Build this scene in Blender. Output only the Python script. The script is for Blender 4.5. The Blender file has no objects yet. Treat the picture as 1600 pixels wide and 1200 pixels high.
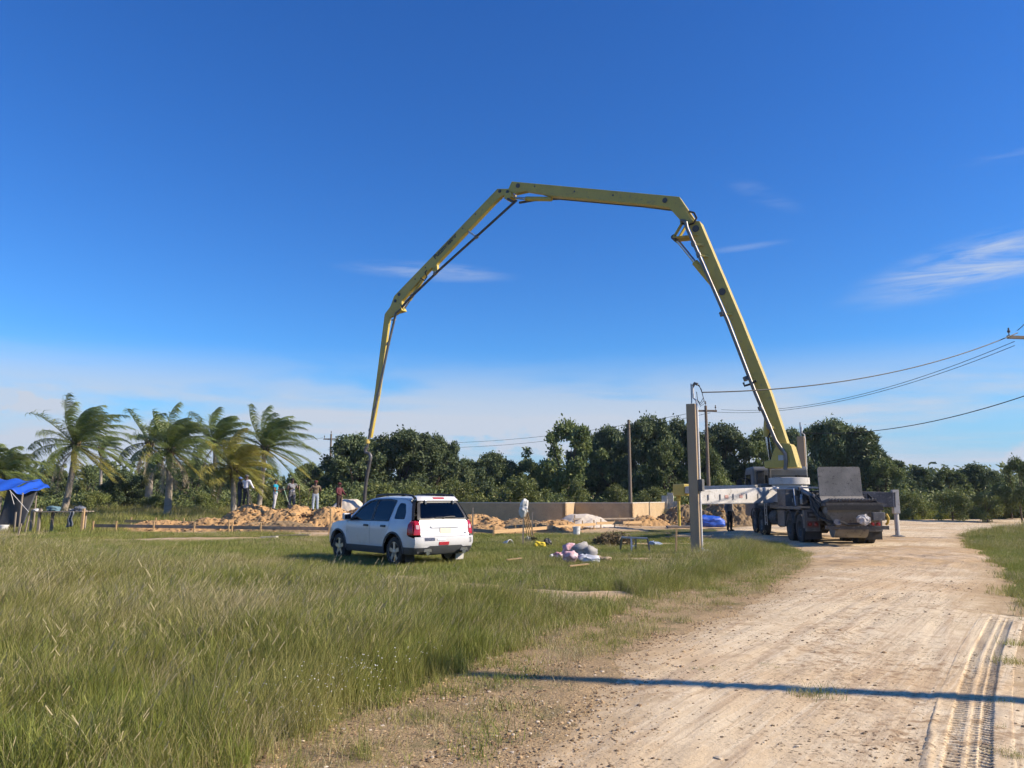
import bpy, bmesh, math, random
import numpy as np
from mathutils import Vector, Matrix, noise, geometry

PI = math.pi
R = math.radians
rng = random.Random(7)
nrg = np.random.default_rng(11)
scene = bpy.context.scene
COL = scene.collection

# ------------------------------------------------------------------ camera
CAM_H = 1.6
PITCH = math.atan(178 / 1200)
F = 1200.0
cam_data = bpy.data.cameras.new('camera')
cam = bpy.data.objects.new('camera', cam_data)
COL.objects.link(cam)
cam_data.sensor_width = 36
cam_data.lens = 27.0
cam_data.clip_start = 0.1
cam_data.clip_end = 9000
cam.location = (0, 0, CAM_H)
cam.rotation_euler = (PI / 2 + PITCH, 0, 0)
scene.camera = cam

# ------------------------------------------------------------------ light
SUN_EL = R(31)
SUN_AZ = Vector((0.978, -0.208, 0)).normalized()
SUN_VEC = Vector((SUN_AZ.x * math.cos(SUN_EL), SUN_AZ.y * math.cos(SUN_EL), math.sin(SUN_EL)))
sun_data = bpy.data.lights.new('sun', 'SUN')
sun_data.energy = 5.0
sun_data.angle = R(0.53)
sun_data.color = (1.0, 0.87, 0.70)
sun = bpy.data.objects.new('sun', sun_data)
COL.objects.link(sun)
sun.rotation_euler = SUN_VEC.to_track_quat('Z', 'Y').to_euler()
sun.location = (60, -20, 60)

world = bpy.data.worlds.new('World')
scene.world = world
world.use_nodes = True
scene.view_settings.view_transform = 'Standard'
scene.view_settings.look = 'None'
scene.view_settings.gamma = 1.0
scene.view_settings.use_curve_mapping = False
scene.view_settings.exposure = 0.55
scene.cycles.max_bounces = 5
scene.cycles.diffuse_bounces = 2
scene.cycles.glossy_bounces = 2
scene.cycles.transmission_bounces = 3
scene.cycles.adaptive_threshold = 0.03
scene.cycles.transparent_max_bounces = 12
scene.cycles.use_adaptive_sampling = True


def build_world():
    nt = world.node_tree
    N = nt.nodes
    L = nt.links
    N.clear()
    out = N.new('ShaderNodeOutputWorld')
    bg = N.new('ShaderNodeBackground')
    bg.inputs['Strength'].default_value = 0.098
    sky = N.new('ShaderNodeTexSky')
    sky.sky_type = 'NISHITA'
    sky.sun_disc = False
    sky.sun_elevation = SUN_EL
    sky.sun_rotation = math.atan2(SUN_AZ.x, SUN_AZ.y)
    sky.air_density = 1.0
    sky.dust_density = 0.0
    sky.ozone_density = 2.6
    hs = N.new('ShaderNodeHueSaturation')
    hs.inputs['Saturation'].default_value = 1.25
    hs.inputs['Hue'].default_value = 0.515
    hs.inputs['Value'].default_value = 1.0
    L.new(sky.outputs[0], hs.inputs['Color'])
    tc = N.new('ShaderNodeTexCoord')
    sep = N.new('ShaderNodeSeparateXYZ')
    L.new(tc.outputs['Generated'], sep.inputs[0])

    def math_n(op, a, b=None, clamp=False):
        m = N.new('ShaderNodeMath')
        m.operation = op
        m.use_clamp = clamp
        for i, x in enumerate((a, b)):
            if x is None:
                continue
            if isinstance(x, (int, float)):
                m.inputs[i].default_value = x
            else:
                L.new(x, m.inputs[i])
        return m.outputs[0]

    def ramp(val, lo, hi):
        m = N.new('ShaderNodeMapRange')
        m.interpolation_type = 'SMOOTHSTEP'
        m.inputs['From Min'].default_value = lo
        m.inputs['From Max'].default_value = hi
        L.new(val, m.inputs['Value'])
        return m.outputs[0]

    def noise_n(scale_vec, scale, detail, rough=0.5, dist=0.0):
        mp = N.new('ShaderNodeMapping')
        mp.inputs['Scale'].default_value = scale_vec
        L.new(tc.outputs['Generated'], mp.inputs['Vector'])
        n = N.new('ShaderNodeTexNoise')
        n.inputs['Scale'].default_value = scale
        n.inputs['Detail'].default_value = detail
        n.inputs['Roughness'].default_value = rough
        n.inputs['Distortion'].default_value = dist
        L.new(mp.outputs[0], n.inputs['Vector'])
        return n.outputs['Fac']

    z = sep.outputs['Z']
    # wide veil of thin cloud low over the horizon
    veil = noise_n((1, 1, 7.0), 2.3, 6, 0.55, 0.3)
    veil_m = math_n('MULTIPLY', ramp(veil, 0.36, 0.58), math_n('MULTIPLY', ramp(z, 0.195, 0.095), ramp(z, -0.01, 0.03)))
    # long thin streaks inside it
    stre = noise_n((1, 1, 26.0), 2.6, 5, 0.6, 0.2)
    stre_m = math_n('MULTIPLY', ramp(stre, 0.48, 0.74), math_n('MULTIPLY', ramp(z, 0.15, 0.09), ramp(z, 0.01, 0.05)))
    # single cloud streaks, each at its own place in the sky: direction, half width, half height, tilt, strength
    d_out = tc.outputs['Generated']

    def dot_n(vec):
        v = N.new('ShaderNodeVectorMath')
        v.operation = 'DOT_PRODUCT'
        L.new(d_out, v.inputs[0])
        v.inputs[1].default_value = vec
        return v.outputs['Value']

    wis = noise_n((1, 1, 9.0), 7.0, 7, 0.62, 0.6)
    wis_f = ramp(wis, 0.34, 0.66)
    wis_m = None
    for u, v, wd, hg, tilt, st in ((668, 424, 0.105, 0.012, 0.03, 0.55), (1560, 402, 0.150, 0.030, -0.16, 0.95), (1165, 386, 0.055, 0.005, -0.05, 0.20), (1190, 303, 0.05, 0.012, 0.5, 0.12), (1575, 240, 0.05, 0.008, 0.0, 0.18),
                                   (-900, 380, 0.16, 0.02, 0.1, 0.5), (2600, 350, 0.2, 0.03, -0.1, 0.5)):
        a_, b_ = (u - 800) / 1200, (600 - v) / 1200
        cp, sp = math.cos(PITCH), math.sin(PITCH)
        dv = Vector((a_, cp - b_ * sp, sp + b_ * cp)).normalized()
        rt = Vector((dv.y, -dv.x, 0)).normalized()
        upv = rt.cross(dv)
        r2, u2 = rt * math.cos(tilt) - upv * math.sin(tilt), upv * math.cos(tilt) + rt * math.sin(tilt)
        A = math_n('DIVIDE', dot_n(r2), wd)
        B = math_n('DIVIDE', math_n('SUBTRACT', dot_n(u2), 0.0), hg)
        rr = math_n('SQRT', math_n('ADD', math_n('MULTIPLY', A, A), math_n('MULTIPLY', B, B)))
        fr = math_n('GREATER_THAN', dot_n(dv), 0.0)
        mk = math_n('MULTIPLY', math_n('MULTIPLY', ramp(rr, 1.25, 0.1), fr), math_n('MULTIPLY', wis_f, st))
        wis_m = mk if wis_m is None else math_n('ADD', wis_m, mk)
    # small cumulus heads near the horizon
    cum = noise_n((1, 1, 1.9), 9.0, 6, 0.55, 0.15)
    reg = noise_n((1, 1, 0.6), 1.7, 1)
    cum_m = math_n('MULTIPLY', math_n('MULTIPLY', ramp(cum, 0.47, 0.58), ramp(reg, 0.44, 0.54)), math_n('MULTIPLY', ramp(z, 0.112, 0.075), ramp(z, -0.02, 0.02)))
    # puffy heads low on the left
    cum2 = None
    for u, v, wd, hg in ((30, 684, 0.10, 0.040), (150, 702, 0.10, 0.022), (-260, 690, 0.16, 0.05), (2100, 690, 0.2, 0.05)):
        a_, b_ = (u - 800) / 1200, (600 - v) / 1200
        cp, sp = math.cos(PITCH), math.sin(PITCH)
        dv = Vector((a_, cp - b_ * sp, sp + b_ * cp)).normalized()
        rt = Vector((dv.y, -dv.x, 0)).normalized()
        A = math_n('DIVIDE', dot_n(rt), wd)
        B = math_n('DIVIDE', dot_n(rt.cross(dv)), hg)
        rr = math_n('SQRT', math_n('ADD', math_n('MULTIPLY', A, A), math_n('MULTIPLY', B, B)))
        edge = math_n('ADD', rr, math_n('MULTIPLY', math_n('SUBTRACT', 0.5, cum), 3.2))
        mk = math_n('MULTIPLY', ramp(edge, 1.0, 0.75), math_n('GREATER_THAN', dot_n(dv), 0.0))
        cum2 = mk if cum2 is None else math_n('MAXIMUM', cum2, mk)
    s5 = math_n('MULTIPLY', cum2, 0.6)
    s1 = math_n('MULTIPLY', veil_m, 0.92)
    s2 = math_n('MULTIPLY', stre_m, 0.35)
    s3 = wis_m
    s4 = math_n('MULTIPLY', cum_m, 0.75)
    tot = math_n('ADD', math_n('ADD', math_n('ADD', s1, s2), math_n('ADD', s3, s4)), s5, clamp=True)
    mix = N.new('ShaderNodeMix')
    mix.data_type = 'RGBA'
    L.new(tot, mix.inputs[0])
    # humid air: the last degrees above the horizon go to an even pale blue
    hz = N.new('ShaderNodeMix')
    hz.data_type = 'RGBA'
    L.new(math_n('MULTIPLY', ramp(z, 0.20, 0.0), 0.88), hz.inputs[0])
    tint = N.new('ShaderNodeMix')
    tint.data_type = 'RGBA'
    tint.blend_type = 'MULTIPLY'
    tint.inputs[0].default_value = 1.0
    L.new(hs.outputs[0], tint.inputs[6])
    tint.inputs[7].default_value = (0.53, 0.965, 1.21, 1)
    L.new(tint.outputs[2], hz.inputs[6])
    hz.inputs[7].default_value = (2.15, 3.55, 5.35, 1)
    L.new(hz.outputs[2], mix.inputs[6])
    mix.inputs[7].default_value = (4.05, 4.55, 5.4, 1)
    L.new(mix.outputs[2], bg.inputs['Color'])
    L.new(bg.outputs[0], out.inputs[0])


build_world()


# ------------------------------------------------------------------ pixel helpers (a ray of the photograph met with a real depth)
def ray(u, v):
    a, b = (u - 800) / F, (600 - v) / F
    cp, sp = math.cos(PITCH), math.sin(PITCH)
    return Vector((a, cp - b * sp, sp + b * cp))


def at(u, v, Y):
    d = ray(u, v)
    t = Y / d.y
    return Vector((d.x * t, Y, CAM_H + d.z * t))


def gp(u, v, z=0.0):
    d = ray(u, v)
    t = (z - CAM_H) / d.z
    return Vector((d.x * t, d.y * t, z))


def sst(a, b, x):
    t = np.clip((x - a) / (b - a), 0, 1)
    return t * t * (3 - 2 * t)


def wob(x, y, s=1.0, seed=0.0):
    """cheap smooth pseudo noise in about -1..1, works on arrays"""
    x = x * s + seed * 1.7
    y = y * s - seed * 2.3
    return (np.sin(x * 1.0 + 1.3 * np.sin(y * 0.9 + seed)) + np.sin(y * 1.23 + 1.1 * np.sin(x * 0.83 + 2.1)) +
            0.6 * np.sin(2.3 * x - 1.9 * y + seed) + 0.4 * np.sin(4.1 * x + 3.7 * y + 1.0)) / 3.0


def H(x, y):
    x = np.asarray(x, float)
    y = np.asarray(y, float)
    near = 0.25 + 0.75 * sst(9, 22, np.hypot(x, y))
    return near * (0.035 * wob(x, y, 0.45, 1.0) + 0.02 * wob(x, y, 1.3, 4.0)) + 0.40 * sst(46, 72, y)


def Hf(x, y):
    return float(H(x, y))


# ------------------------------------------------------------------ mesh helpers
def pmat(o):
    m = Matrix.LocRotScale(o.location, o.rotation_euler, o.scale)
    if o.parent:
        return pmat(o.parent) @ o.matrix_parent_inverse @ m
    return m


def link(name, me, mat=None, parent=None, world=False):
    o = bpy.data.objects.new(name, me)
    COL.objects.link(o)
    if mat is not None and me is not None and len(me.materials) == 0:
        for m in (mat if isinstance(mat, (list, tuple)) else [mat]):
            me.materials.append(m)
    if parent is not None:
        o.parent = parent
        if world:
            o.matrix_parent_inverse = pmat(parent).inverted()
    return o


def thing(name, label, cat, loc=(0, 0, 0), rz=0.0, group=None):
    o = bpy.data.objects.new(name, None)
    COL.objects.link(o)
    o.location = loc
    o.rotation_euler = (0, 0, rz)
    o.empty_display_size = 0.2
    return tag(o, label, cat, group)


def tag(o, label=None, cat=None, group=None, kind=None):
    if label:
        o['label'] = label
    if cat:
        o['category'] = cat
    if group:
        o['group'] = group
    if kind:
        o['kind'] = kind
    return o


def frame_of(d, up=(0, 0, 1)):
    d = Vector(d).normalized()
    up = Vector(up)
    s = d.cross(up)
    if s.length < 1e-4:
        s = d.cross(Vector((0, 1, 0)))
    s.normalize()
    return d, s, s.cross(d).normalized()


class MB:
    def __init__(self):
        self.v, self.f, self.m, self.cur = [], [], [], 0

    def add(self, vs, fs):
        o = len(self.v)
        self.v += [tuple(p) for p in vs]
        self.f += [tuple(i + o for i in f) for f in fs]
        self.m += [self.cur] * len(fs)
        return self

    def box(self, c, s, rz=0.0, M=None):
        c = Vector(c)
        M3 = M if M is not None else Matrix.Rotation(rz, 3, 'Z')
        vs = [c + M3 @ Vector((sx * s[0] / 2, sy * s[1] / 2, sz * s[2] / 2)) for sx in (-1, 1) for sy in (-1, 1) for sz in (-1, 1)]
        return self.add(vs, [(0, 1, 3, 2), (4, 6, 7, 5), (0, 4, 5, 1), (2, 3, 7, 6), (0, 2, 6, 4), (1, 5, 7, 3)])

    def beam(self, a, b, w, h, up=(0, 0, 1), w2=None, h2=None):
        a, b = Vector(a), Vector(b)
        d, s, n = frame_of(b - a, up)
        vs = []
        for p, ww, hh in ((a, w, h), (b, w2 or w, h2 or h)):
            for q, r in ((-1, -1), (1, -1), (1, 1), (-1, 1)):
                vs.append(p + s * (q * ww / 2) + n * (r * hh / 2))
        return self.add(vs, [(3, 2, 1, 0), (4, 5, 6, 7), (0, 1, 5, 4), (1, 2, 6, 5), (2, 3, 7, 6), (3, 0, 4, 7)])

    def tube(self, pts, r, n=8, caps=True):
        pts = [Vector(p) for p in pts]
        k = len(pts)
        rs = r if isinstance(r, (list, tuple)) else [r] * k
        vs, fs = [], []
        s_prev = None
        for i, p in enumerate(pts):
            d = (pts[min(i + 1, k - 1)] - pts[max(i - 1, 0)])
            if d.length < 1e-7:
                d = Vector((0, 0, 1))
            d.normalize()
            if s_prev is None:
                _, s, nn = frame_of(d)
            else:
                s = (s_prev - d * s_prev.dot(d))
                if s.length < 1e-5:
                    _, s, nn = frame_of(d)
                s.normalize()
            nn = d.cross(s)
            s_prev = s
            for j in range(n):
                a = 2 * PI * j / n
                vs.append(p + (s * math.cos(a) + nn * math.sin(a)) * rs[i])
        for i in range(k - 1):
            for j in range(n):
                fs.append((i * n + j, i * n + (j + 1) % n, (i + 1) * n + (j + 1) % n, (i + 1) * n + j))
        if caps:
            fs.append(tuple(reversed(range(n))))
            fs.append(tuple((k - 1) * n + j for j in range(n)))
        return self.add(vs, fs)

    def ring(self, c, axis, prof, n=24, closed=False):
        """lathe: prof = [(along, radius)]"""
        c = Vector(c)
        d, s, nn = frame_of(axis, (0.123, 0.4, 1))
        vs, fs = [], []
        k = len(prof)
        for (t, r) in prof:
            for j in range(n):
                a = 2 * PI * j / n
                vs.append(c + d * t + (s * math.cos(a) + nn * math.sin(a)) * r)
        for i in range(k if closed else k - 1):
            i2 = (i + 1) % k
            for j in range(n):
                fs.append((i * n + j, i * n + (j + 1) % n, i2 * n + (j + 1) % n, i2 * n + j))
        if not closed:
            fs.append(tuple(reversed(range(n))))
            fs.append(tuple((k - 1) * n + j for j in range(n)))
        return self.add(vs, fs)

    def prism(self, front, off):
        """polygon (3D points) pushed by the vector off"""
        front = [Vector(p) for p in front]
        off = Vector(off)
        n = len(front)
        vs = front + [p + off for p in front]
        fs = [tuple(range(n)), tuple(reversed(range(n, 2 * n)))]
        fs += [(i, i + n, (i + 1) % n + n, (i + 1) % n) for i in range(n)]
        return self.add(vs, fs)

    def mesh(self, name):
        me = bpy.data.meshes.new(name)
        me.from_pydata(self.v, [], self.f)
        if any(self.m):
            me.polygons.foreach_set('material_index', self.m)
        bm = bmesh.new()
        bm.from_mesh(me)
        bmesh.ops.recalc_face_normals(bm, faces=bm.faces)
        bm.to_mesh(me)
        bm.free()
        return me

    def build(self, name, mat, parent=None, smooth=False, bevel=0.0, world=False):
        me = self.mesh(name)
        o = link(name, me, mat, parent, world)
        if smooth:
            me.shade_smooth()
            me.set_sharp_from_angle(angle=R(38))
        if bevel:
            b = o.modifiers.new('bevel', 'BEVEL')
            b.width = bevel
            b.segments = 2
            b.limit_method = 'ANGLE'
            b.angle_limit = R(40)
        return o


def np_mesh(name, verts, faces, attrs=None, mat=None, smooth=False):
    """fast mesh from arrays; faces (m,k)"""
    me = bpy.data.meshes.new(name)
    verts = np.asarray(verts, np.float32)
    faces = np.asarray(faces, np.int32)
    m, k = faces.shape
    me.vertices.add(len(verts))
    me.vertices.foreach_set('co', verts.ravel())
    me.loops.add(m * k)
    me.loops.foreach_set('vertex_index', faces.ravel())
    me.polygons.add(m)
    me.polygons.foreach_set('loop_start', np.arange(0, m * k, k, dtype=np.int32))
    me.polygons.foreach_set('loop_total', np.full(m, k, np.int32))
    if smooth:
        me.polygons.foreach_set('use_smooth', np.ones(m, bool))
    for an, arr in (attrs or {}).items():
        at_ = me.attributes.new(an, 'FLOAT', 'POINT')
        at_.data.foreach_set('value', np.asarray(arr, np.float32))
    me.update()
    me.validate()
    if mat is not None:
        me.materials.append(mat)
    return me


def grid_mesh(name, xs, ys, zfn, keep=None, mat=None, attrs=None):
    X, Y = np.meshgrid(xs, ys)
    Z = zfn(X, Y)
    at_ = {k: f(X, Y).ravel() for k, f in (attrs or {}).items()}
    nx, ny = len(xs), len(ys)
    idx = np.arange(nx * ny).reshape(ny, nx)
    q = np.stack([idx[:-1, :-1], idx[:-1, 1:], idx[1:, 1:], idx[1:, :-1]], -1).reshape(-1, 4)
    V = np.stack([X.ravel(), Y.ravel(), Z.ravel()], -1)
    if keep is not None:
        kp = keep(X, Y).ravel()
        q = q[kp[q].any(axis=1)]
        used = np.zeros(len(V), bool)
        used[q.ravel()] = True
        remap = np.cumsum(used) - 1
        V = V[used]
        at_ = {k: a[used] for k, a in at_.items()}
        q = remap[q]
    return np_mesh(name, V, q, at_, mat=mat, smooth=True)


def poly_sdf(px, py, poly):
    """signed distance to a polygon, positive inside (arrays)"""
    P = np.asarray(poly, float)
    d = np.full(np.shape(px), 1e9)
    inside = np.zeros(np.shape(px), bool)
    n = len(P)
    for i in range(n):
        a, b = P[i], P[(i + 1) % n]
        ex, ey = b - a
        wx, wy = px - a[0], py - a[1]
        t = np.clip((wx * ex + wy * ey) / (ex * ex + ey * ey + 1e-12), 0, 1)
        d = np.minimum(d, np.hypot(wx - ex * t, wy - ey * t))
        c = ((a[1] > py) != (b[1] > py)) & (px < (b[0] - a[0]) * (py - a[1]) / (b[1] - a[1] + 1e-12) + a[0])
        inside ^= c
    return np.where(inside, d, -d)


# ------------------------------------------------------------------ materials
MATS = {}


def mat(name, c1, c2=None, rough=0.6, metal=0.0, scale=6.0, bump=0.0, bscale=40.0, c3=None, fine=0.0, coat=0.0, spec=0.5, stretch=None, obj_rand=0.0):
    """procedural Principled material: two noise scales mixing c1, c2 (and specks of c3), noise bump"""
    if name in MATS:
        return MATS[name]
    m = bpy.data.materials.new(name)
    MATS[name] = m
    m.use_nodes = True
    nt = m.node_tree
    N, L = nt.nodes, nt.links
    b = N['Principled BSDF']
    b.inputs['Roughness'].default_value = rough
    b.inputs['Metallic'].default_value = metal
    b.inputs['Coat Weight'].default_value = coat
    b.inputs['Specular IOR Level'].default_value = spec
    tc = N.new('ShaderNodeTexCoord')
    vec = tc.outputs['Object']
    if stretch:
        mp = N.new('ShaderNodeMapping')
        mp.inputs['Scale'].default_value = stretch
        L.new(vec, mp.inputs['Vector'])
        vec = mp.outputs[0]

    def nz(s, d=4, r=0.55):
        n = N.new('ShaderNodeTexNoise')
        n.inputs['Scale'].default_value = s
        n.inputs['Detail'].default_value = d
        n.inputs['Roughness'].default_value = r
        L.new(vec, n.inputs['Vector'])
        return n.outputs['Fac']

    def rmp(x, lo, hi):
        mr = N.new('ShaderNodeMapRange')
        mr.inputs['From Min'].default_value = lo
        mr.inputs['From Max'].default_value = hi
        L.new(x, mr.inputs['Value'])
        return mr.outputs[0]

    def mixc(f, a, c):
        mx = N.new('ShaderNodeMix')
        mx.data_type = 'RGBA'
        if isinstance(f, float):
            mx.inputs[0].default_value = f
        else:
            L.new(f, mx.inputs[0])
        for i, q in ((6, a), (7, c)):
            if isinstance(q, tuple):
                mx.inputs[i].default_value = (*q, 1)
            else:
                L.new(q, mx.inputs[i])
        return mx.outputs[2]

    c2 = c2 or tuple(x * 0.8 for x in c1)
    col = mixc(rmp(nz(scale), 0.3, 0.7), c1, c2)
    if c3:
        col = mixc(rmp(nz(scale * 3.3, 6, 0.65), 0.56, 0.70), col, c3)
    if fine:
        g = mixc(rmp(nz(scale * 22, 3), 0.3, 0.7), (1 - fine,) * 3, (1 + fine,) * 3)
        mx = N.new('ShaderNodeMix')
        mx.data_type = 'RGBA'
        mx.blend_type = 'MULTIPLY'
        mx.inputs[0].default_value = 1
        L.new(col, mx.inputs[6])
        L.new(g, mx.inputs[7])
        col = mx.outputs[2]
    if obj_rand:
        oi = N.new('ShaderNodeObjectInfo')
        hs = N.new('ShaderNodeHueSaturation')
        L.new(col, hs.inputs['Color'])
        L.new(rmp(oi.outputs['Random'], -1 / obj_rand * 0 + 0, 1), hs.inputs['Value'])
        mr = hs.inputs['Value'].links[0].from_node
        mr.inputs['To Min'].default_value = 1 - obj_rand
        mr.inputs['To Max'].default_value = 1 + obj_rand
        col = hs.outputs[0]
    L.new(col, b.inputs['Base Color'])
    if bump:
        bp = N.new('ShaderNodeBump')
        bp.inputs['Strength'].default_value = bump
        bp.inputs['Distance'].default_value = 0.02
        L.new(nz(bscale, 5, 0.6), bp.inputs['Height'])
        L.new(bp.outputs[0], b.inputs['Normal'])
    return m


def leaf_mat(name, c1, c2, c3, trans=0.35, rough=0.5, rand=0.25, nscale=0.5):
    """foliage: colour from the 'var' attribute, slow noise and per-object random; partly translucent"""
    if name in MATS:
        return MATS[name]
    m = bpy.data.materials.new(name)
    MATS[name] = m
    m.use_nodes = True
    nt = m.node_tree
    N, L = nt.nodes, nt.links
    b = N['Principled BSDF']
    b.inputs['Roughness'].default_value = rough
    b.inputs['Specular IOR Level'].default_value = 0.35
    a = N.new('ShaderNodeAttribute')
    a.attribute_name = 'var'
    rp = N.new('ShaderNodeValToRGB')
    e = rp.color_ramp.elements
    e[0].color = (*c1, 1)
    e[1].color = (*c3, 1)
    k = e.new(0.55)
    k.color = (*c2, 1)
    tc = N.new('ShaderNodeTexCoord')
    n = N.new('ShaderNodeTexNoise')
    n.inputs['Scale'].default_value = nscale
    n.inputs['Detail'].default_value = 3
    L.new(tc.outputs['Object'], n.inputs['Vector'])
    ad = N.new('ShaderNodeMath')
    ad.operation = 'MULTIPLY_ADD'
    L.new(n.outputs['Fac'], ad.inputs[0])
    ad.inputs[1].default_value = 0.9
    sb = N.new('ShaderNodeMath')
    sb.operation = 'SUBTRACT'
    L.new(a.outputs['Fac'], sb.inputs[0])
    sb.inputs[1].default_value = 0.45
    L.new(sb.outputs[0], ad.inputs[2])
    L.new(ad.outputs[0], rp.inputs[0])
    oi = N.new('ShaderNodeObjectInfo')
    hs = N.new('ShaderNodeHueSaturation')
    mr = N.new('ShaderNodeMapRange')
    mr.inputs['To Min'].default_value = 1 - rand
    mr.inputs['To Max'].default_value = 1 + rand
    L.new(oi.outputs['Random'], mr.inputs['Value'])
    L.new(mr.outputs[0], hs.inputs['Value'])
    L.new(rp.outputs[0], hs.inputs['Color'])
    L.new(hs.outputs[0], b.inputs['Base Color'])
    t = N.new('ShaderNodeBsdfTranslucent')
    L.new(hs.outputs[0], t.inputs['Color'])
    mx = N.new('ShaderNodeMixShader')
    mx.inputs[0].default_value = trans
    L.new(b.outputs[0], mx.inputs[1])
    L.new(t.outputs[0], mx.inputs[2])
    L.new(mx.outputs[0], N['Material Output'].inputs[0])
    return m


def glass_mat(name, tint, refl=0.12):
    m = bpy.data.materials.new(name)
    MATS[name] = m
    m.use_nodes = True
    N, L = m.node_tree.nodes, m.node_tree.links
    N.remove(N['Principled BSDF'])
    t = N.new('ShaderNodeBsdfTransparent')
    t.inputs[0].default_value = (*tint, 1)
    g = N.new('ShaderNodeBsdfGlossy')
    g.inputs['Roughness'].default_value = 0.04
    fr = N.new('ShaderNodeFresnel')
    fr.inputs[0].default_value = 1.5
    mx = N.new('ShaderNodeMixShader')
    L.new(fr.outputs[0], mx.inputs[0])
    L.new(t.outputs[0], mx.inputs[1])
    L.new(g.outputs[0], mx.inputs[2])
    L.new(mx.outputs[0], N['Material Output'].inputs[0])
    return m


M_YEL = mat('boom_yellow_paint', (0.56, 0.425, 0.080), (0.47, 0.355, 0.075), rough=0.42, scale=1.3, c3=(0.34, 0.26, 0.085), fine=0.10)
M_STEEL = mat('pipe_steel', (0.20, 0.20, 0.20), (0.13, 0.12, 0.11), rough=0.42, metal=0.6, scale=3, c3=(0.20, 0.14, 0.09))
M_DARKPIPE = mat('dark_pipe', (0.06, 0.06, 0.065), (0.10, 0.095, 0.09), rough=0.5, metal=0.3, scale=4)
M_CHROME = mat('cylinder_rod', (0.55, 0.55, 0.56), (0.48, 0.48, 0.5), rough=0.22, metal=1.0)
M_WHITEOUT = mat('outrigger_white', (0.56, 0.54, 0.50), (0.42, 0.40, 0.36), rough=0.6, scale=1.6, c3=(0.22, 0.19, 0.15), fine=0.1)
M_GREYMETAL = mat('grey_machine_paint', (0.15, 0.148, 0.145), (0.075, 0.073, 0.07), rough=0.6, scale=3, c3=(0.27, 0.24, 0.20), bump=0.15, fine=0.2)
M_DIRTY = mat('grimy_steel', (0.045, 0.043, 0.04), (0.085, 0.078, 0.07), rough=0.75, scale=5, c3=(0.24, 0.21, 0.17), bump=0.3)
M_CEMENT = mat('cement_splashed_plate', (0.27, 0.25, 0.22), (0.17, 0.158, 0.14), rough=0.9, scale=2.2, c3=(0.045, 0.042, 0.04), bump=0.4, fine=0.15)
M_RUBBER = mat('rubber', (0.022, 0.022, 0.022), (0.04, 0.037, 0.033), rough=0.85, scale=8, c3=(0.09, 0.075, 0.06))
M_BLACK = mat('black_plastic', (0.016, 0.016, 0.017), (0.024, 0.024, 0.024), rough=0.5)
M_WOOD = mat('sawn_timber', (0.50, 0.34, 0.17), (0.40, 0.26, 0.13), rough=0.8, scale=5, stretch=(1, 1, 6), fine=0.12)
M_WOODGREY = mat('weathered_timber', (0.30, 0.25, 0.19), (0.22, 0.18, 0.14), rough=0.9, scale=6, stretch=(1, 1, 0.3), fine=0.15)
M_POLE = mat('utility_pole_wood', (0.21, 0.165, 0.12), (0.15, 0.12, 0.09), rough=0.9, scale=4, stretch=(3, 3, 0.2), fine=0.2)
M_POST = mat('service_post_concrete', (0.42, 0.315, 0.20), (0.35, 0.26, 0.165), rough=0.9, scale=2.5, stretch=(2, 2, 0.25), fine=0.08, c3=(0.30, 0.25, 0.19), bump=0.1)
M_WALL = mat('block_wall', (0.52, 0.375, 0.215), (0.42, 0.30, 0.17), rough=0.95, scale=1.6, fine=0.12, c3=(0.33, 0.26, 0.18), bump=0.25)
M_CONC = mat('pale_concrete', (0.60, 0.55, 0.46), (0.5, 0.46, 0.39), rough=0.95, scale=3, fine=0.1)
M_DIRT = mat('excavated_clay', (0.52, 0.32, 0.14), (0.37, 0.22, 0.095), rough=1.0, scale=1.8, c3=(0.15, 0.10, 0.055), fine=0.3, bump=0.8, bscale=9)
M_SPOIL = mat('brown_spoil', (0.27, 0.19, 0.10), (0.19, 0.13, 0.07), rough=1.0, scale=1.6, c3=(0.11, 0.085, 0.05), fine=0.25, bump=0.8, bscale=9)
M_WHITESAND = mat('white_sand', (0.62, 0.55, 0.45), (0.55, 0.47, 0.37), rough=1.0, scale=1.5, fine=0.1, bump=0.3, bscale=12)
M_GALV = mat('galvanised', (0.42, 0.43, 0.44), (0.33, 0.34, 0.35), rough=0.4, metal=0.7, scale=5)
M_WIRE = mat('cable_black', (0.015, 0.015, 0.016), (0.02, 0.02, 0.02), rough=0.6)
M_WHITEPL = mat('white_plastic', (0.72, 0.71, 0.68), (0.64, 0.63, 0.60), rough=0.5, scale=5)
M_BARK = mat('bark', (0.13, 0.10, 0.075), (0.085, 0.065, 0.05), rough=0.95, scale=5, bump=0.6, bscale=14)
M_PALMBARK = mat('palm_bark', (0.36, 0.31, 0.25), (0.27, 0.23, 0.18), rough=0.95, scale=3, stretch=(1, 1, 5), fine=0.15, bump=0.5, bscale=8)


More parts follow.
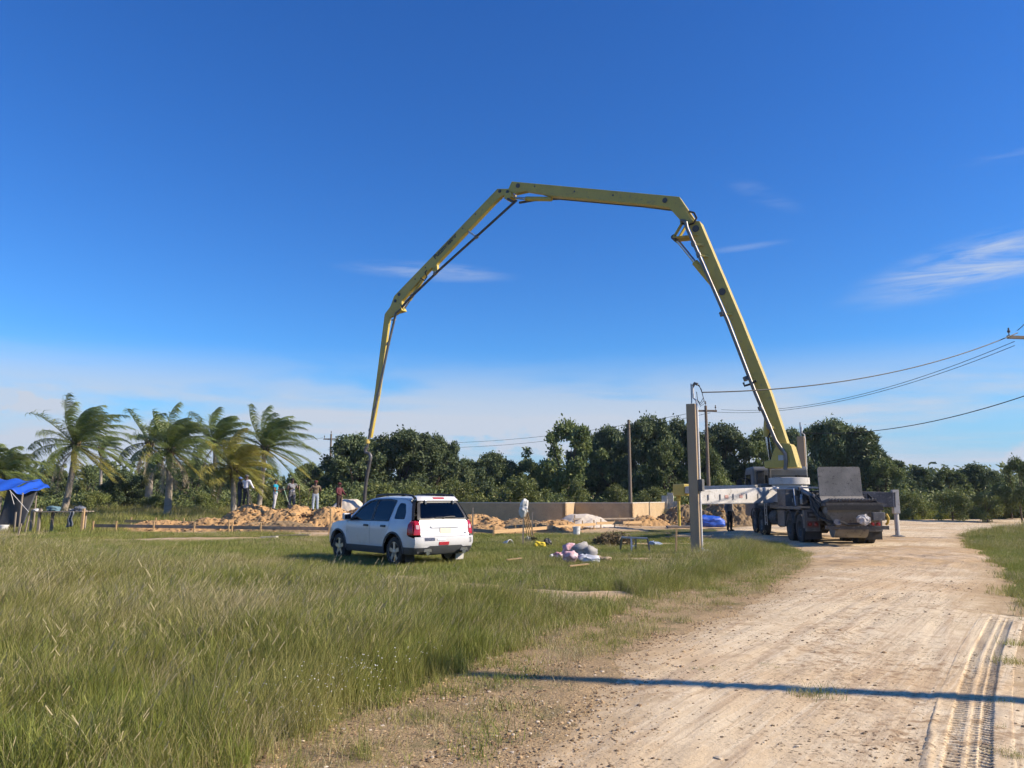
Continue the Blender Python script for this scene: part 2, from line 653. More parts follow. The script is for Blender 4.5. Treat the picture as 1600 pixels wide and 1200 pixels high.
# ================================================================== GROUND
def layered_mat(name, base, layers, rough=1.0, bumps=((30, 0.4, 0.02),), edge=None):
    """base colour + layers of (colour, scale, detail, lo, hi, strength, stretch(sx,sy,rot) or None)"""
    m = bpy.data.materials.new(name)
    MATS[name] = m
    m.use_nodes = True
    N, L = m.node_tree.nodes, m.node_tree.links
    b = N['Principled BSDF']
    b.inputs['Roughness'].default_value = rough
    b.inputs['Specular IOR Level'].default_value = 0.15
    tc = N.new('ShaderNodeTexCoord')

    def nz(scale, detail, st=None, rough_=0.6):
        vec = tc.outputs['Object']
        if st:
            r0 = N.new('ShaderNodeMapping')
            r0.inputs['Rotation'].default_value = (0, 0, st[2])
            L.new(vec, r0.inputs['Vector'])
            r1 = N.new('ShaderNodeMapping')
            r1.inputs['Scale'].default_value = (st[0], st[1], 1)
            L.new(r0.outputs[0], r1.inputs['Vector'])
            vec = r1.outputs[0]
        n = N.new('ShaderNodeTexNoise')
        n.inputs['Scale'].default_value = scale
        n.inputs['Detail'].default_value = detail
        n.inputs['Roughness'].default_value = rough_
        L.new(vec, n.inputs['Vector'])
        return n.outputs['Fac']

    col = None
    for lay in layers:
        c, scale, detail, lo, hi, strength, st = lay[:7]
        mr = N.new('ShaderNodeMapRange')
        mr.inputs['From Min'].default_value = lo
        mr.inputs['From Max'].default_value = hi
        mr.inputs['To Max'].default_value = strength
        L.new(nz(scale, detail, st), mr.inputs['Value'])
        fac = mr.outputs[0]
        if len(lay) > 7:                                   # modulated by a slower noise
            ms, mlo, mhi = lay[7]
            m2 = N.new('ShaderNodeMapRange')
            m2.inputs['From Min'].default_value = mlo
            m2.inputs['From Max'].default_value = mhi
            L.new(nz(ms, 3), m2.inputs['Value'])
            mu = N.new('ShaderNodeMath')
            mu.operation = 'MULTIPLY'
            L.new(fac, mu.inputs[0])
            L.new(m2.outputs[0], mu.inputs[1])
            fac = mu.outputs[0]
        mx = N.new('ShaderNodeMix')
        mx.data_type = 'RGBA'
        L.new(fac, mx.inputs[0])
        if col is None:
            mx.inputs[6].default_value = (*base, 1)
        else:
            L.new(col, mx.inputs[6])
        mx.inputs[7].default_value = (*c, 1)
        col = mx.outputs[2]
    if edge:                                               # road fades into the soil beside it; tyre print darkens in its slots
        ea = N.new('ShaderNodeAttribute')
        ea.attribute_name = 'edge'
        ad = N.new('ShaderNodeMath')
        ad.operation = 'MULTIPLY_ADD'
        L.new(nz(3.5, 6), ad.inputs[0])
        ad.inputs[1].default_value = -1.6
        L.new(ea.outputs['Fac'], ad.inputs[2])
        mr = N.new('ShaderNodeMapRange')
        mr.inputs['From Min'].default_value = -0.75
        mr.inputs['From Max'].default_value = 0.15
        L.new(ad.outputs[0], mr.inputs['Value'])
        mx = N.new('ShaderNodeMix')
        mx.data_type = 'RGBA'
        L.new(mr.outputs[0], mx.inputs[0])
        mx.inputs[6].default_value = (*edge, 1)
        L.new(col, mx.inputs[7])
        col = mx.outputs[2]
    L.new(col, b.inputs['Base Color'])
    prev = None
    for bs, strength, dist in bumps:
        bp = N.new('ShaderNodeBump')
        bp.inputs['Strength'].default_value = strength
        bp.inputs['Distance'].default_value = dist
        L.new(nz(bs, 6), bp.inputs['Height'])
        if prev is not None:
            L.new(prev, bp.inputs['Normal'])
        prev = bp.outputs[0]
    if prev is not None:
        L.new(prev, b.inputs['Normal'])
    return m


M_GROUND = layered_mat('thatch_and_soil', (0.115, 0.115, 0.040), [
    ((0.085, 0.10, 0.030), 0.25, 4, 0.40, 0.62, 1.0, None),
    ((0.20, 0.165, 0.075), 0.9, 5, 0.50, 0.72, 0.8, None),
    ((0.06, 0.065, 0.022), 9.0, 5, 0.50, 0.75, 0.8, None)], bumps=((6, 0.7, 0.06), (30, 0.5, 0.02)))
ROAD_LAYERS = [
    ((0.58, 0.415, 0.235), 0.16, 4, 0.45, 0.58, 0.85, None),
    ((0.78, 0.65, 0.44), 0.8, 5, 0.50, 0.66, 0.8, None),
    ((0.47, 0.335, 0.205), 2.2, 6, 0.52, 0.66, 0.75, (0.16, 2.4, -0.98)),
    ((0.79, 0.67, 0.465), 5.0, 5, 0.52, 0.64, 0.5, (0.08, 3.4, -0.93)),
    ((0.42, 0.30, 0.18), 9.0, 5, 0.55, 0.64, 0.5, (0.06, 4.5, -0.96)),
    ((0.34, 0.225, 0.125), 10.0, 7, 0.50, 0.61, 0.85, None, (0.42, 0.46, 0.60)),
    ((0.11, 0.075, 0.045), 30.0, 5, 0.57, 0.64, 0.9, None, (0.6, 0.41, 0.57))]
M_ROAD = layered_mat('pale_sand_road', (0.69, 0.56, 0.365), ROAD_LAYERS, bumps=((22, 0.45, 0.02), (90, 0.4, 0.008)), edge=(0.43, 0.305, 0.165))
M_PRINT = layered_mat('pressed_sand_slot_shade', (0.69, 0.56, 0.365), ROAD_LAYERS, bumps=((22, 0.45, 0.02), (90, 0.4, 0.008)), edge=(0.09, 0.065, 0.045))  # edge colour is dark soil with the shade of the lug slots painted in
M_OCHRE = layered_mat('ochre_sand', (0.50, 0.35, 0.19), [
    ((0.58, 0.45, 0.30), 0.6, 4, 0.44, 0.62, 0.9, None),
    ((0.34, 0.22, 0.11), 2.0, 5, 0.50, 0.68, 0.7, (0.4, 2.0, 0.6)),
    ((0.20, 0.13, 0.07), 14.0, 5, 0.58, 0.68, 0.7, None)], bumps=((5, 0.6, 0.06), (30, 0.5, 0.02)))
M_GRAVEL = layered_mat('brown_gravel', (0.43, 0.305, 0.165), [
    ((0.30, 0.215, 0.11), 1.1, 4, 0.44, 0.64, 0.9, None),
    ((0.50, 0.36, 0.20), 38.0, 3, 0.52, 0.64, 0.85, None),
    ((0.13, 0.085, 0.045), 55.0, 3, 0.54, 0.66, 0.85, None),
    ((0.16, 0.15, 0.06), 2.3, 5, 0.54, 0.68, 0.75, None)], bumps=((45, 0.9, 0.02), (8, 0.5, 0.04)))


def spaced(a, b, lo, hi, d0):
    """coordinates from a to b: even steps d0 inside lo..hi, growing outside"""
    xs = list(np.arange(lo, hi + 1e-6, d0))
    d, x = d0, hi
    while x < b:
        d *= 1.22
        x += d
        xs.append(x)
    d, x = d0, lo
    while x > a:
        d *= 1.22
        x -= d
        xs.insert(0, x)
    return np.array(xs)


g = link('ground', grid_mesh('ground', spaced(-1200, 1200, -30, 30, 0.3), spaced(-200, 1500, 1, 64, 0.3), lambda x, y: H(x, y) - 0.012, mat=M_GROUND))
tag(g, 'wide grassy ground reaching to the horizon', kind='structure')

ROAD_L = [(-1.2, 0.5), (-0.55, 2.5), (-0.22, 4.9), (0.1, 6.2), (1.35, 9.1), (2.6, 10.9), (4.7, 14.5), (7.0, 18.8), (8.6, 23), (9.2, 27), (8.4, 31), (9.0, 36), (12, 43), (17, 49), (26, 54), (60, 62)]
ROAD_R = [(60, 47), (27, 41.5), (20, 34.5), (16.2, 28), (12.6, 20.5), (9.4, 15), (7.2, 11.2), (5.2, 7.6), (4.5, 5), (4.2, 2.5), (4.0, 0.5)]
ROAD = ROAD_L + ROAD_R


def road_sdf(x, y):
    return poly_sdf(x, y, ROAD) + 0.22 * wob(x, y, 1.6, 3.0) + 0.07 * wob(x, y, 5.3, 8.0)


# wheel ruts on the road: polylines with half width and depth
RUTS = []
for q in (0, 1):
    for u0, u1, u2, u3 in ((1000, 1105, 1250, 1362), (1180, 1262, 1345, 1415), (860, 985, 1150, 1290), (1400, 1432, 1458, 1478), (1090, 1180, 1296, 1388)):
        RUTS.append(([gp(u0 + 26 * q, 1215), gp(u1 + 20 * q, 1080), gp(u2 + 12 * q, 985), gp(u3 + 8 * q, 925)], 0.035, 0.010))


def rut_depth(x, y):
    z = np.zeros(np.shape(x))
    for pts, hw, dp in RUTS:
        d = np.full(np.shape(x), 1e9)
        for a, b in zip(pts[:-1], pts[1:]):
            ex, ey = b.x - a.x, b.y - a.y
            t = np.clip(((x - a.x) * ex + (y - a.y) * ey) / (ex * ex + ey * ey), 0, 1)
            d = np.minimum(d, np.hypot(x - a.x - ex * t, y - a.y - ey * t))
        d = d + 0.015 * wob(x, y, 3.0, 2.0)
        z += -dp * np.exp(-(d / hw) ** 2) + 0.6 * dp * np.exp(-((d - hw * 2.0) / (hw * 0.7)) ** 2)
    return z


def sheet_z(sdf, lift):
    return np.clip(sdf * 0.12, -0.06, 1.0) * 0 + np.where(sdf < 0, np.maximum(sdf * 0.14, -0.06), lift * sst(-0.05, 1.1, sdf))


PRINT = [gp(1510, 1240), gp(1512, 1200), gp(1518, 1140), gp(1526, 1085), gp(1541, 1025), gp(1560, 978), gp(1568, 962)]


def print_dist(x, y):
    d = np.full(np.shape(x), 1e9)
    for a, b in zip(PRINT[:-1], PRINT[1:]):
        ex, ey = b.x - a.x, b.y - a.y
        t = np.clip(((x - a.x) * ex + (y - a.y) * ey) / (ex * ex + ey * ey), 0, 1)
        d = np.minimum(d, np.hypot(x - a.x - ex * t, y - a.y - ey * t))
    return d


def road_z(x, y, cut=True):
    s = road_sdf(x, y)
    rough = 0.004 * wob(x, y, 3.1, 6.0) + 0.004 * wob(x, y, 8.0, 2.0) + 0.004 * wob(x, y, 17.0, 5.0)
    # churned, rutted stretch where the truck pulled in
    ch = np.exp(-(((x - 10.5) / 4.0) ** 2 + ((y - 20.5) / 3.5) ** 2))
    rough = rough + ch * 0.035 * wob(x * 0.6 + y * 0.8, y * 0.5 - x * 0.9, 2.3, 1.0) + ch * 0.03 * wob(x, y, 4.4, 9.0)
    carve = 0.07 * (1 - sst(0.10, 0.17, print_dist(x, y))) if cut else 0.0
    return H(x, y) - carve + sheet_z(s, 0.03) + rough * sst(-0.1, 0.6, s) + rut_depth(x, y) * sst(0, 0.5, s)


def geo_steps(a, b, d0, d1):
    ys, y = [a], a
    while y < b:
        y += d0 + (d1 - d0) * min(1.0, (y - a) / (b - a)) ** 1.0
        ys.append(y)
    return np.array(ys)


rd = link('dirt_road', grid_mesh('dirt_road', np.concatenate([np.arange(-1.6, 12, 0.06), np.arange(12, 60, 0.3)]), geo_steps(0.6, 62, 0.045, 0.28), road_z,
                                 keep=lambda x, y: road_sdf(x, y) > -0.5, mat=M_ROAD, attrs={'edge': road_sdf}))
tag(rd, 'pale sandy dirt road with wheel ruts, running past the pump truck', kind='structure')


def patch(name, label, sdf, x0, x1, y0, y1, step, mt, lift=0.012, rough=0.01):
    fn = lambda x, y: H(x, y) + np.where(sdf(x, y) < 0, np.maximum(sdf(x, y) * 0.2, -0.06), lift * sst(0, 0.3, sdf(x, y))) + rough * wob(x, y, 4.0, 3.0) * sst(-0.1, 0.4, sdf(x, y))
    o = link(name, grid_mesh(name, np.arange(x0, x1, step), np.arange(y0, y1, step), fn, keep=lambda x, y: sdf(x, y) > -0.4, mat=mt))
    return tag(o, label, kind='structure')


GRASS_EDGE = [(-4.2, 0.8), (-2.6, 3.8), (-1.75, 4.9), (-1.0, 6.3), (-0.1, 8.4), (0.75, 10.2), (1.6, 11.8), (3.0, 14.0), (5.2, 17.5), (7.6, 23.0)]
VERGE = GRASS_EDGE + [(8.6, 23), (7.2, 18.6), (5.2, 14.5), (3.2, 10.9), (2.0, 9.1), (0.8, 6.2), (0.4, 4.9), (0.0, 2.5), (-0.6, 0.6)]


def verge_sdf(x, y):
    return poly_sdf(x, y, VERGE) + 0.14 * wob(x, y, 2.4, 5.0) + 0.1 * wob(x, y, 6.1, 1.0)


patch('gravel_verge', 'strip of brown gravel between the tall grass and the road', verge_sdf, -5, 9.5, 0.6, 24, 0.09, M_GRAVEL, 0.012, 0.012)


def blob(*els):
    """union of soft ellipses (cx, cy, rx, ry, rot)"""
    def f(x, y):
        s = np.full(np.shape(x), -9.0)
        for cx, cy, rx, ry, rot in els:
            c, sn = math.cos(rot), math.sin(rot)
            dx, dy = x - cx, y - cy
            a, b = (dx * c + dy * sn) / rx, (-dx * sn + dy * c) / ry
            s = np.maximum(s, (1 - np.hypot(a, b)) * min(rx, ry))
        return s + 0.16 * wob(x, y, 1.9, 2.0) + 0.1 * wob(x, y, 5.0, 7.0)
    return f


bare_site = blob((-11.5, 30.2, 4.6, 1.3, 0.05), (-8, 33.5, 3.0, 1.2, 0.1), (-14, 38, 6, 3, 0), (-6, 38, 6, 4, 0), (1.5, 38.5, 5.5, 4.5, 0.5), (6, 44, 6, 4, 0), (9.2, 33, 2.6, 3.5, 0), (5.5, 27.5, 2.4, 0.7, 0.2))
patch('bare_site_soil', 'trampled sandy soil of the building plot', bare_site, -22, 14, 27, 50, 0.2, M_OCHRE, 0.015, 0.02)
track_spot = blob((1.25, 12.9, 0.8, 0.75, 0.3), (0.2, 13.9, 1.1, 0.25, -0.5), (-1.0, 14.9, 1.0, 0.2, -0.6), (-2.2, 16.0, 0.9, 0.2, -0.7), (3.6, 20.6, 0.9, 0.5, 0))
patch('bare_sand_track', 'thin bare sandy track through the grass beside the car', track_spot, -4, 6, 11.5, 22, 0.09, M_OCHRE, 0.012, 0.015)


# ---- churned ochre sand where the truck pulled in, lying on the road
churn = blob((10.3, 20.8, 3.2, 1.9, 0.15), (12.6, 24.2, 2.4, 1.6, 0.5), (8.0, 18.6, 1.2, 0.6, 0.7), (13.8, 30.5, 2.2, 2.6, 0.2))
cz_ = lambda x, y: road_z(x, y) + np.where(churn(x, y) < 0, np.maximum(churn(x, y) * 0.2, -0.06), 0.012 * sst(0, 0.4, churn(x, y)) + 0.03 * np.abs(wob(x * 0.5 + y * 0.9, y * 0.4 - x, 2.6, 4.0)) * sst(0.1, 0.8, churn(x, y)))
o = link('churned_sand', grid_mesh('churned_sand', np.arange(6, 17.5, 0.08), np.arange(16.5, 34, 0.1), cz_, keep=lambda x, y: churn(x, y) > -0.4, mat=M_OCHRE))
tag(o, 'churned ochre sand on the road behind the truck', kind='structure')


# ---- tyre print with lugs pressed into the right-hand side of the road
def tyre_print():
    ctr = PRINT
    cum = [0]
    for a, b in zip(ctr[:-1], ctr[1:]):
        cum.append(cum[-1] + (b - a).length)
    Ltot = cum[-1]
    ns, nw = int(Ltot / 0.009), 60
    wid = 0.60
    S = Ltot * np.arange(ns + 1) / ns
    Wd = (np.arange(nw + 1) / nw - 0.5) * wid
    PX = np.interp(S, cum, [c.x for c in ctr])
    PY = np.interp(S, cum, [c.y for c in ctr])
    DX, DY = np.gradient(PX), np.gradient(PY)
    DL = np.hypot(DX, DY)
    SS, WW = np.meshgrid(S, Wd, indexing='ij')
    X = PX[:, None] + (DY / DL)[:, None] * WW
    Y = PY[:, None] - (DX / DL)[:, None] * WW
    aw = np.abs(WW)
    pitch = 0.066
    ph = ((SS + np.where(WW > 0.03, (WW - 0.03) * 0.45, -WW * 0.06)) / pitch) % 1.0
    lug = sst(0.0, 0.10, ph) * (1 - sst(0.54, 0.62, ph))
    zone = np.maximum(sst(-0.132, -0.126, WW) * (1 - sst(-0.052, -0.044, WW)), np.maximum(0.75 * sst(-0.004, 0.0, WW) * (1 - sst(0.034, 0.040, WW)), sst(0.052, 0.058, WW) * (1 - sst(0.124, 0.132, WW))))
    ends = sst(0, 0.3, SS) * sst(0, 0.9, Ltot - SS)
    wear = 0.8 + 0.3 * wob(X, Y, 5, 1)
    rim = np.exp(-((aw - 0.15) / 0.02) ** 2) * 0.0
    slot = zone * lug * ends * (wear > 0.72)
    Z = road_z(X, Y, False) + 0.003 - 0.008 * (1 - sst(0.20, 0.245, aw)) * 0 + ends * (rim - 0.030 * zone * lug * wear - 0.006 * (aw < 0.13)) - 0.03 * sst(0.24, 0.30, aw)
    vs = np.stack([X.ravel(), Y.ravel(), Z.ravel()], -1)
    fs = []
    for i in range(ns):
        for j in range(nw):
            a = i * (nw + 1) + j
            fs.append((a, a + 1, a + nw + 2, a + nw + 1))
    me = np_mesh('tyre_print', np.array(vs), np.array(fs), {'edge': (2.0 - 3.6 * slot).ravel()}, mat=M_PRINT, smooth=False)  # low edge values give the slots their dark soil and painted shade
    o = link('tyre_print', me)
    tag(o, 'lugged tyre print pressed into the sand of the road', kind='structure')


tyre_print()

# ================================================================== SCATTER (points + instances for what nobody counts)
PROTO = bpy.data.collections.new('scatter_sources')


def scatter(name, label, protos, P, rotz, scl, idx, tilt=None):
    """one object: instances of proto meshes on points through geometry nodes"""
    me = bpy.data.meshes.new(name)
    me.vertices.add(len(P))
    me.vertices.foreach_set('co', np.asarray(P, np.float32).ravel())
    for an, arr in (('rz', rotz), ('sc', scl)):
        a = me.attributes.new(an, 'FLOAT', 'POINT')
        a.data.foreach_set('value', np.asarray(arr, np.float32))
    a = me.attributes.new('pick', 'INT', 'POINT')
    a.data.foreach_set('value', np.asarray(idx, np.int32))
    o = link(name, me)
    ng = bpy.data.node_groups.new(name, 'GeometryNodeTree')
    ng.interface.new_socket('Geometry', in_out='INPUT', socket_type='NodeSocketGeometry')
    ng.interface.new_socket('Geometry', in_out='OUTPUT', socket_type='NodeSocketGeometry')
    N, L = ng.nodes, ng.links
    gi, go = N.new('NodeGroupInput'), N.new('NodeGroupOutput')
    gi_geo = N.new('GeometryNodeJoinGeometry')
    # joined in reverse so that the instance index follows the list order
    for pm in reversed(protos):
        po = bpy.data.objects.new(pm.name + '_source', pm)
        PROTO.objects.link(po)
        oi = N.new('GeometryNodeObjectInfo')
        oi.inputs['Object'].default_value = po
        oi.inputs['As Instance'].default_value = True
        L.new(oi.outputs['Geometry'], gi_geo.inputs[0])
    ip = N.new('GeometryNodeInstanceOnPoints')
    ip.inputs['Pick Instance'].default_value = True

    def attr(n, t):
        q = N.new('GeometryNodeInputNamedAttribute')
        q.data_type = t
        q.inputs['Name'].default_value = n
        return q.outputs['Attribute']
    L.new(gi.outputs[0], ip.inputs['Points'])
    L.new(gi_geo.outputs[0], ip.inputs['Instance'])
    L.new(attr('pick', 'INT'), ip.inputs['Instance Index'])
    cx = N.new('ShaderNodeCombineXYZ')
    L.new(attr('rz', 'FLOAT'), cx.inputs[2])
    L.new(cx.outputs[0], ip.inputs['Rotation'])
    L.new(attr('sc', 'FLOAT'), ip.inputs['Scale'])
    L.new(ip.outputs[0], go.inputs[0])
    md = o.modifiers.new('scatter', 'NODES')
    md.node_group = ng
    return tag(o, label, kind='stuff')


def blades(name, n, spread, hmin, hmax, w, lean, mt, curl=0.5, seeds=0.0, segs=3, seed=1):
    """a clump of n grass blades"""
    r = np.random.default_rng(seed)
    vs, fs, var = [], [], []
    for i in range(n):
        a = r.uniform(0, 2 * PI)
        rad = spread * math.sqrt(r.uniform(0, 1))
        x0, y0 = rad * math.cos(a), rad * math.sin(a)
        h = r.uniform(hmin, hmax)
        b = r.uniform(0, 2 * PI)
        lx, ly = lean + curl * math.cos(b) * r.uniform(0.2, 1), curl * math.sin(b) * r.uniform(0.2, 1)
        t = r.uniform(0, 2 * PI)
        wx, wy = math.cos(t) * w / 2, math.sin(t) * w / 2
        o = len(vs)
        vv = r.uniform(0, 1)
        is_seed = r.uniform() < seeds
        for k in range(segs):
            s = k / segs
            ww = 1.0 - 0.55 * s
            px, py, pz = x0 + lx * h * s ** 1.8, y0 + ly * h * s ** 1.8, h * s * (1 - 0.12 * s)
            vs += [(px - wx * ww, py - wy * ww, pz), (px + wx * ww, py + wy * ww, pz)]
            var += [vv, vv]
        vs.append((x0 + lx * h, y0 + ly * h, h * 0.88))
        var.append(vv)
        for k in range(segs - 1):
            fs.append((o + 2 * k, o + 2 * k + 1, o + 2 * k + 3, o + 2 * k + 2))
        e = o + 2 * (segs - 1)
        fs.append((e, e + 1, o + 2 * segs))
        if is_seed:                                       # small seed head at the tip
            q = len(vs)
            tx, ty, tz = vs[o + 2 * segs]
            for k in range(4):
                dz = -0.018 * k
                vs += [(tx - lx * 0.02 * k - 0.003, ty, tz + dz), (tx - lx * 0.02 * k + 0.003, ty + 0.002, tz + dz)]
                var += [0.95, 0.95]
            for k in range(3):
                fs.append((q + 2 * k, q + 2 * k + 1, q + 2 * k + 3, q + 2 * k + 2))
    me = bpy.data.meshes.new(name)
    me.from_pydata(vs, [], fs)
    at_ = me.attributes.new('var', 'FLOAT', 'POINT')
    at_.data.foreach_set('value', np.asarray(var, np.float32))
    me.materials.append(mt)
    return me


M_G1 = leaf_mat('grass_green', (0.18, 0.215, 0.040), (0.265, 0.28, 0.060), (0.345, 0.335, 0.095), 0.35, 0.6, 0.16)
M_G2 = leaf_mat('grass_olive', (0.235, 0.24, 0.060), (0.32, 0.30, 0.088), (0.41, 0.36, 0.135), 0.35, 0.6, 0.16)
M_G3 = leaf_mat('grass_straw', (0.34, 0.285, 0.135), (0.43, 0.36, 0.19), (0.52, 0.44, 0.25), 0.3, 0.7, 0.16)
M_G4 = leaf_mat('grass_lush', (0.15, 0.195, 0.032), (0.225, 0.26, 0.050), (0.31, 0.31, 0.08), 0.35, 0.5, 0.16)
M_FLOWER = mat('white_petals', (0.75, 0.74, 0.70), rough=0.7)

TALL = [blades('tall_grass_a', 52, 0.15, 0.22, 0.48, 0.0045, 0.22, M_G1, 0.50, 0.02, seed=1),
        blades('tall_grass_b', 46, 0.16, 0.24, 0.54, 0.0042, 0.28, M_G2, 0.55, 0.04, seed=2),
        blades('tall_grass_c', 34, 0.13, 0.20, 0.42, 0.0065, 0.15, M_G4, 0.60, 0.0, seed=3),
        blades('tall_grass_d', 22, 0.15, 0.26, 0.56, 0.0038, 0.32, M_G3, 0.65, 0.15, seed=4),
        blades('tall_stalks', 5, 0.14, 0.60, 0.88, 0.0045, 0.35, M_G3, 0.45, 0.5, segs=5, seed=14)]
SHORT = [blades('short_grass_a', 38, 0.17, 0.05, 0.13, 0.0055, 0.15, M_G1, 0.8, segs=2, seed=5),
         blades('short_grass_b', 36, 0.18, 0.06, 0.16, 0.0055, 0.15, M_G4, 0.8, segs=2, seed=6),
         blades('short_grass_c', 28, 0.17, 0.05, 0.15, 0.005, 0.15, M_G3, 0.9, segs=2, seed=7),
         blades('short_grass_d', 34, 0.17, 0.06, 0.17, 0.0055, 0.2, M_G2, 0.8, segs=2, seed=8)]
FAR = [blades('field_grass_a', 46, 0.42, 0.30, 0.70, 0.022, 0.2, M_G1, 0.4, segs=2, seed=9),
       blades('field_grass_b', 44, 0.42, 0.35, 0.80, 0.020, 0.25, M_G2, 0.4, segs=2, seed=10),
       blades('field_grass_c', 40, 0.40, 0.30, 0.65, 0.024, 0.15, M_G4, 0.45, segs=2, seed=12),
       blades('field_grass_d', 36, 0.40, 0.35, 0.85, 0.018, 0.3, M_G3, 0.45, segs=2, seed=13)]

SUV_C, SUV_RZ = Vector((-2.95, 19.95, 0)), R(131)


def suv_local(x, y):
    c, s = math.cos(SUV_RZ), math.sin(SUV_RZ)
    dx, dy = x - SUV_C.x, y - SUV_C.y
    return dx * c + dy * s, -dx * s + dy * c


TALLZONE = [(-1.75, 4.3), (-0.95, 6.2), (0.05, 8.3), (0.85, 10.2), (0.9, 11.3), (0.1, 12.2), (-1.6, 13.3), (-3.4, 14.8), (-6.5, 16.6), (-9.5, 19.5), (-16, 25.5), (-40, 27), (-14, 3), (-2.6, 3)]
TALL2 = [(1.9, 13.0), (3.2, 13.9), (5.2, 17.3), (7.7, 22.4), (8.7, 26.8), (7.4, 27.2), (5.2, 22.2), (3.2, 18.0), (1.9, 15.0)]


def sample(n, x0, x1, y0, y1):
    return nrg.uniform(x0, x1, n), nrg.uniform(y0, y1, n)


def frustum(x, y, m=1.18, pad=1.2):
    return (np.abs(x) < 0.667 * m * y + pad)


def pick(x, y, weights, seed, s=0.35):
    """patchy choice among prototypes"""
    n = len(x)
    base = np.array(weights)[None, :] * np.ones((n, 1))
    for k in range(len(weights)):
        base[:, k] *= np.clip(1 + 2.2 * wob(x, y, s * (1 + 0.3 * k), seed + 3.1 * k) + 0.9 * wob(x, y, 3.7 * s, seed + 1.7 * k), 0.03, 4)
    base /= base.sum(1, keepdims=True)
    r = nrg.uniform(0, 1, n)
    return (np.cumsum(base, 1) < r[:, None]).sum(1).clip(0, len(weights) - 1)


def lay(name, label, protos, x, y, scale, weights, seed, s=0.35, dz=-0.01):
    P = np.stack([x, y, H(x, y) + dz], -1)
    # all clumps keep a common lean down-wind, turned only a little
    scatter(name, label, protos, P, nrg.normal(0, 1.25, len(x)), scale, pick(x, y, weights, seed, s))


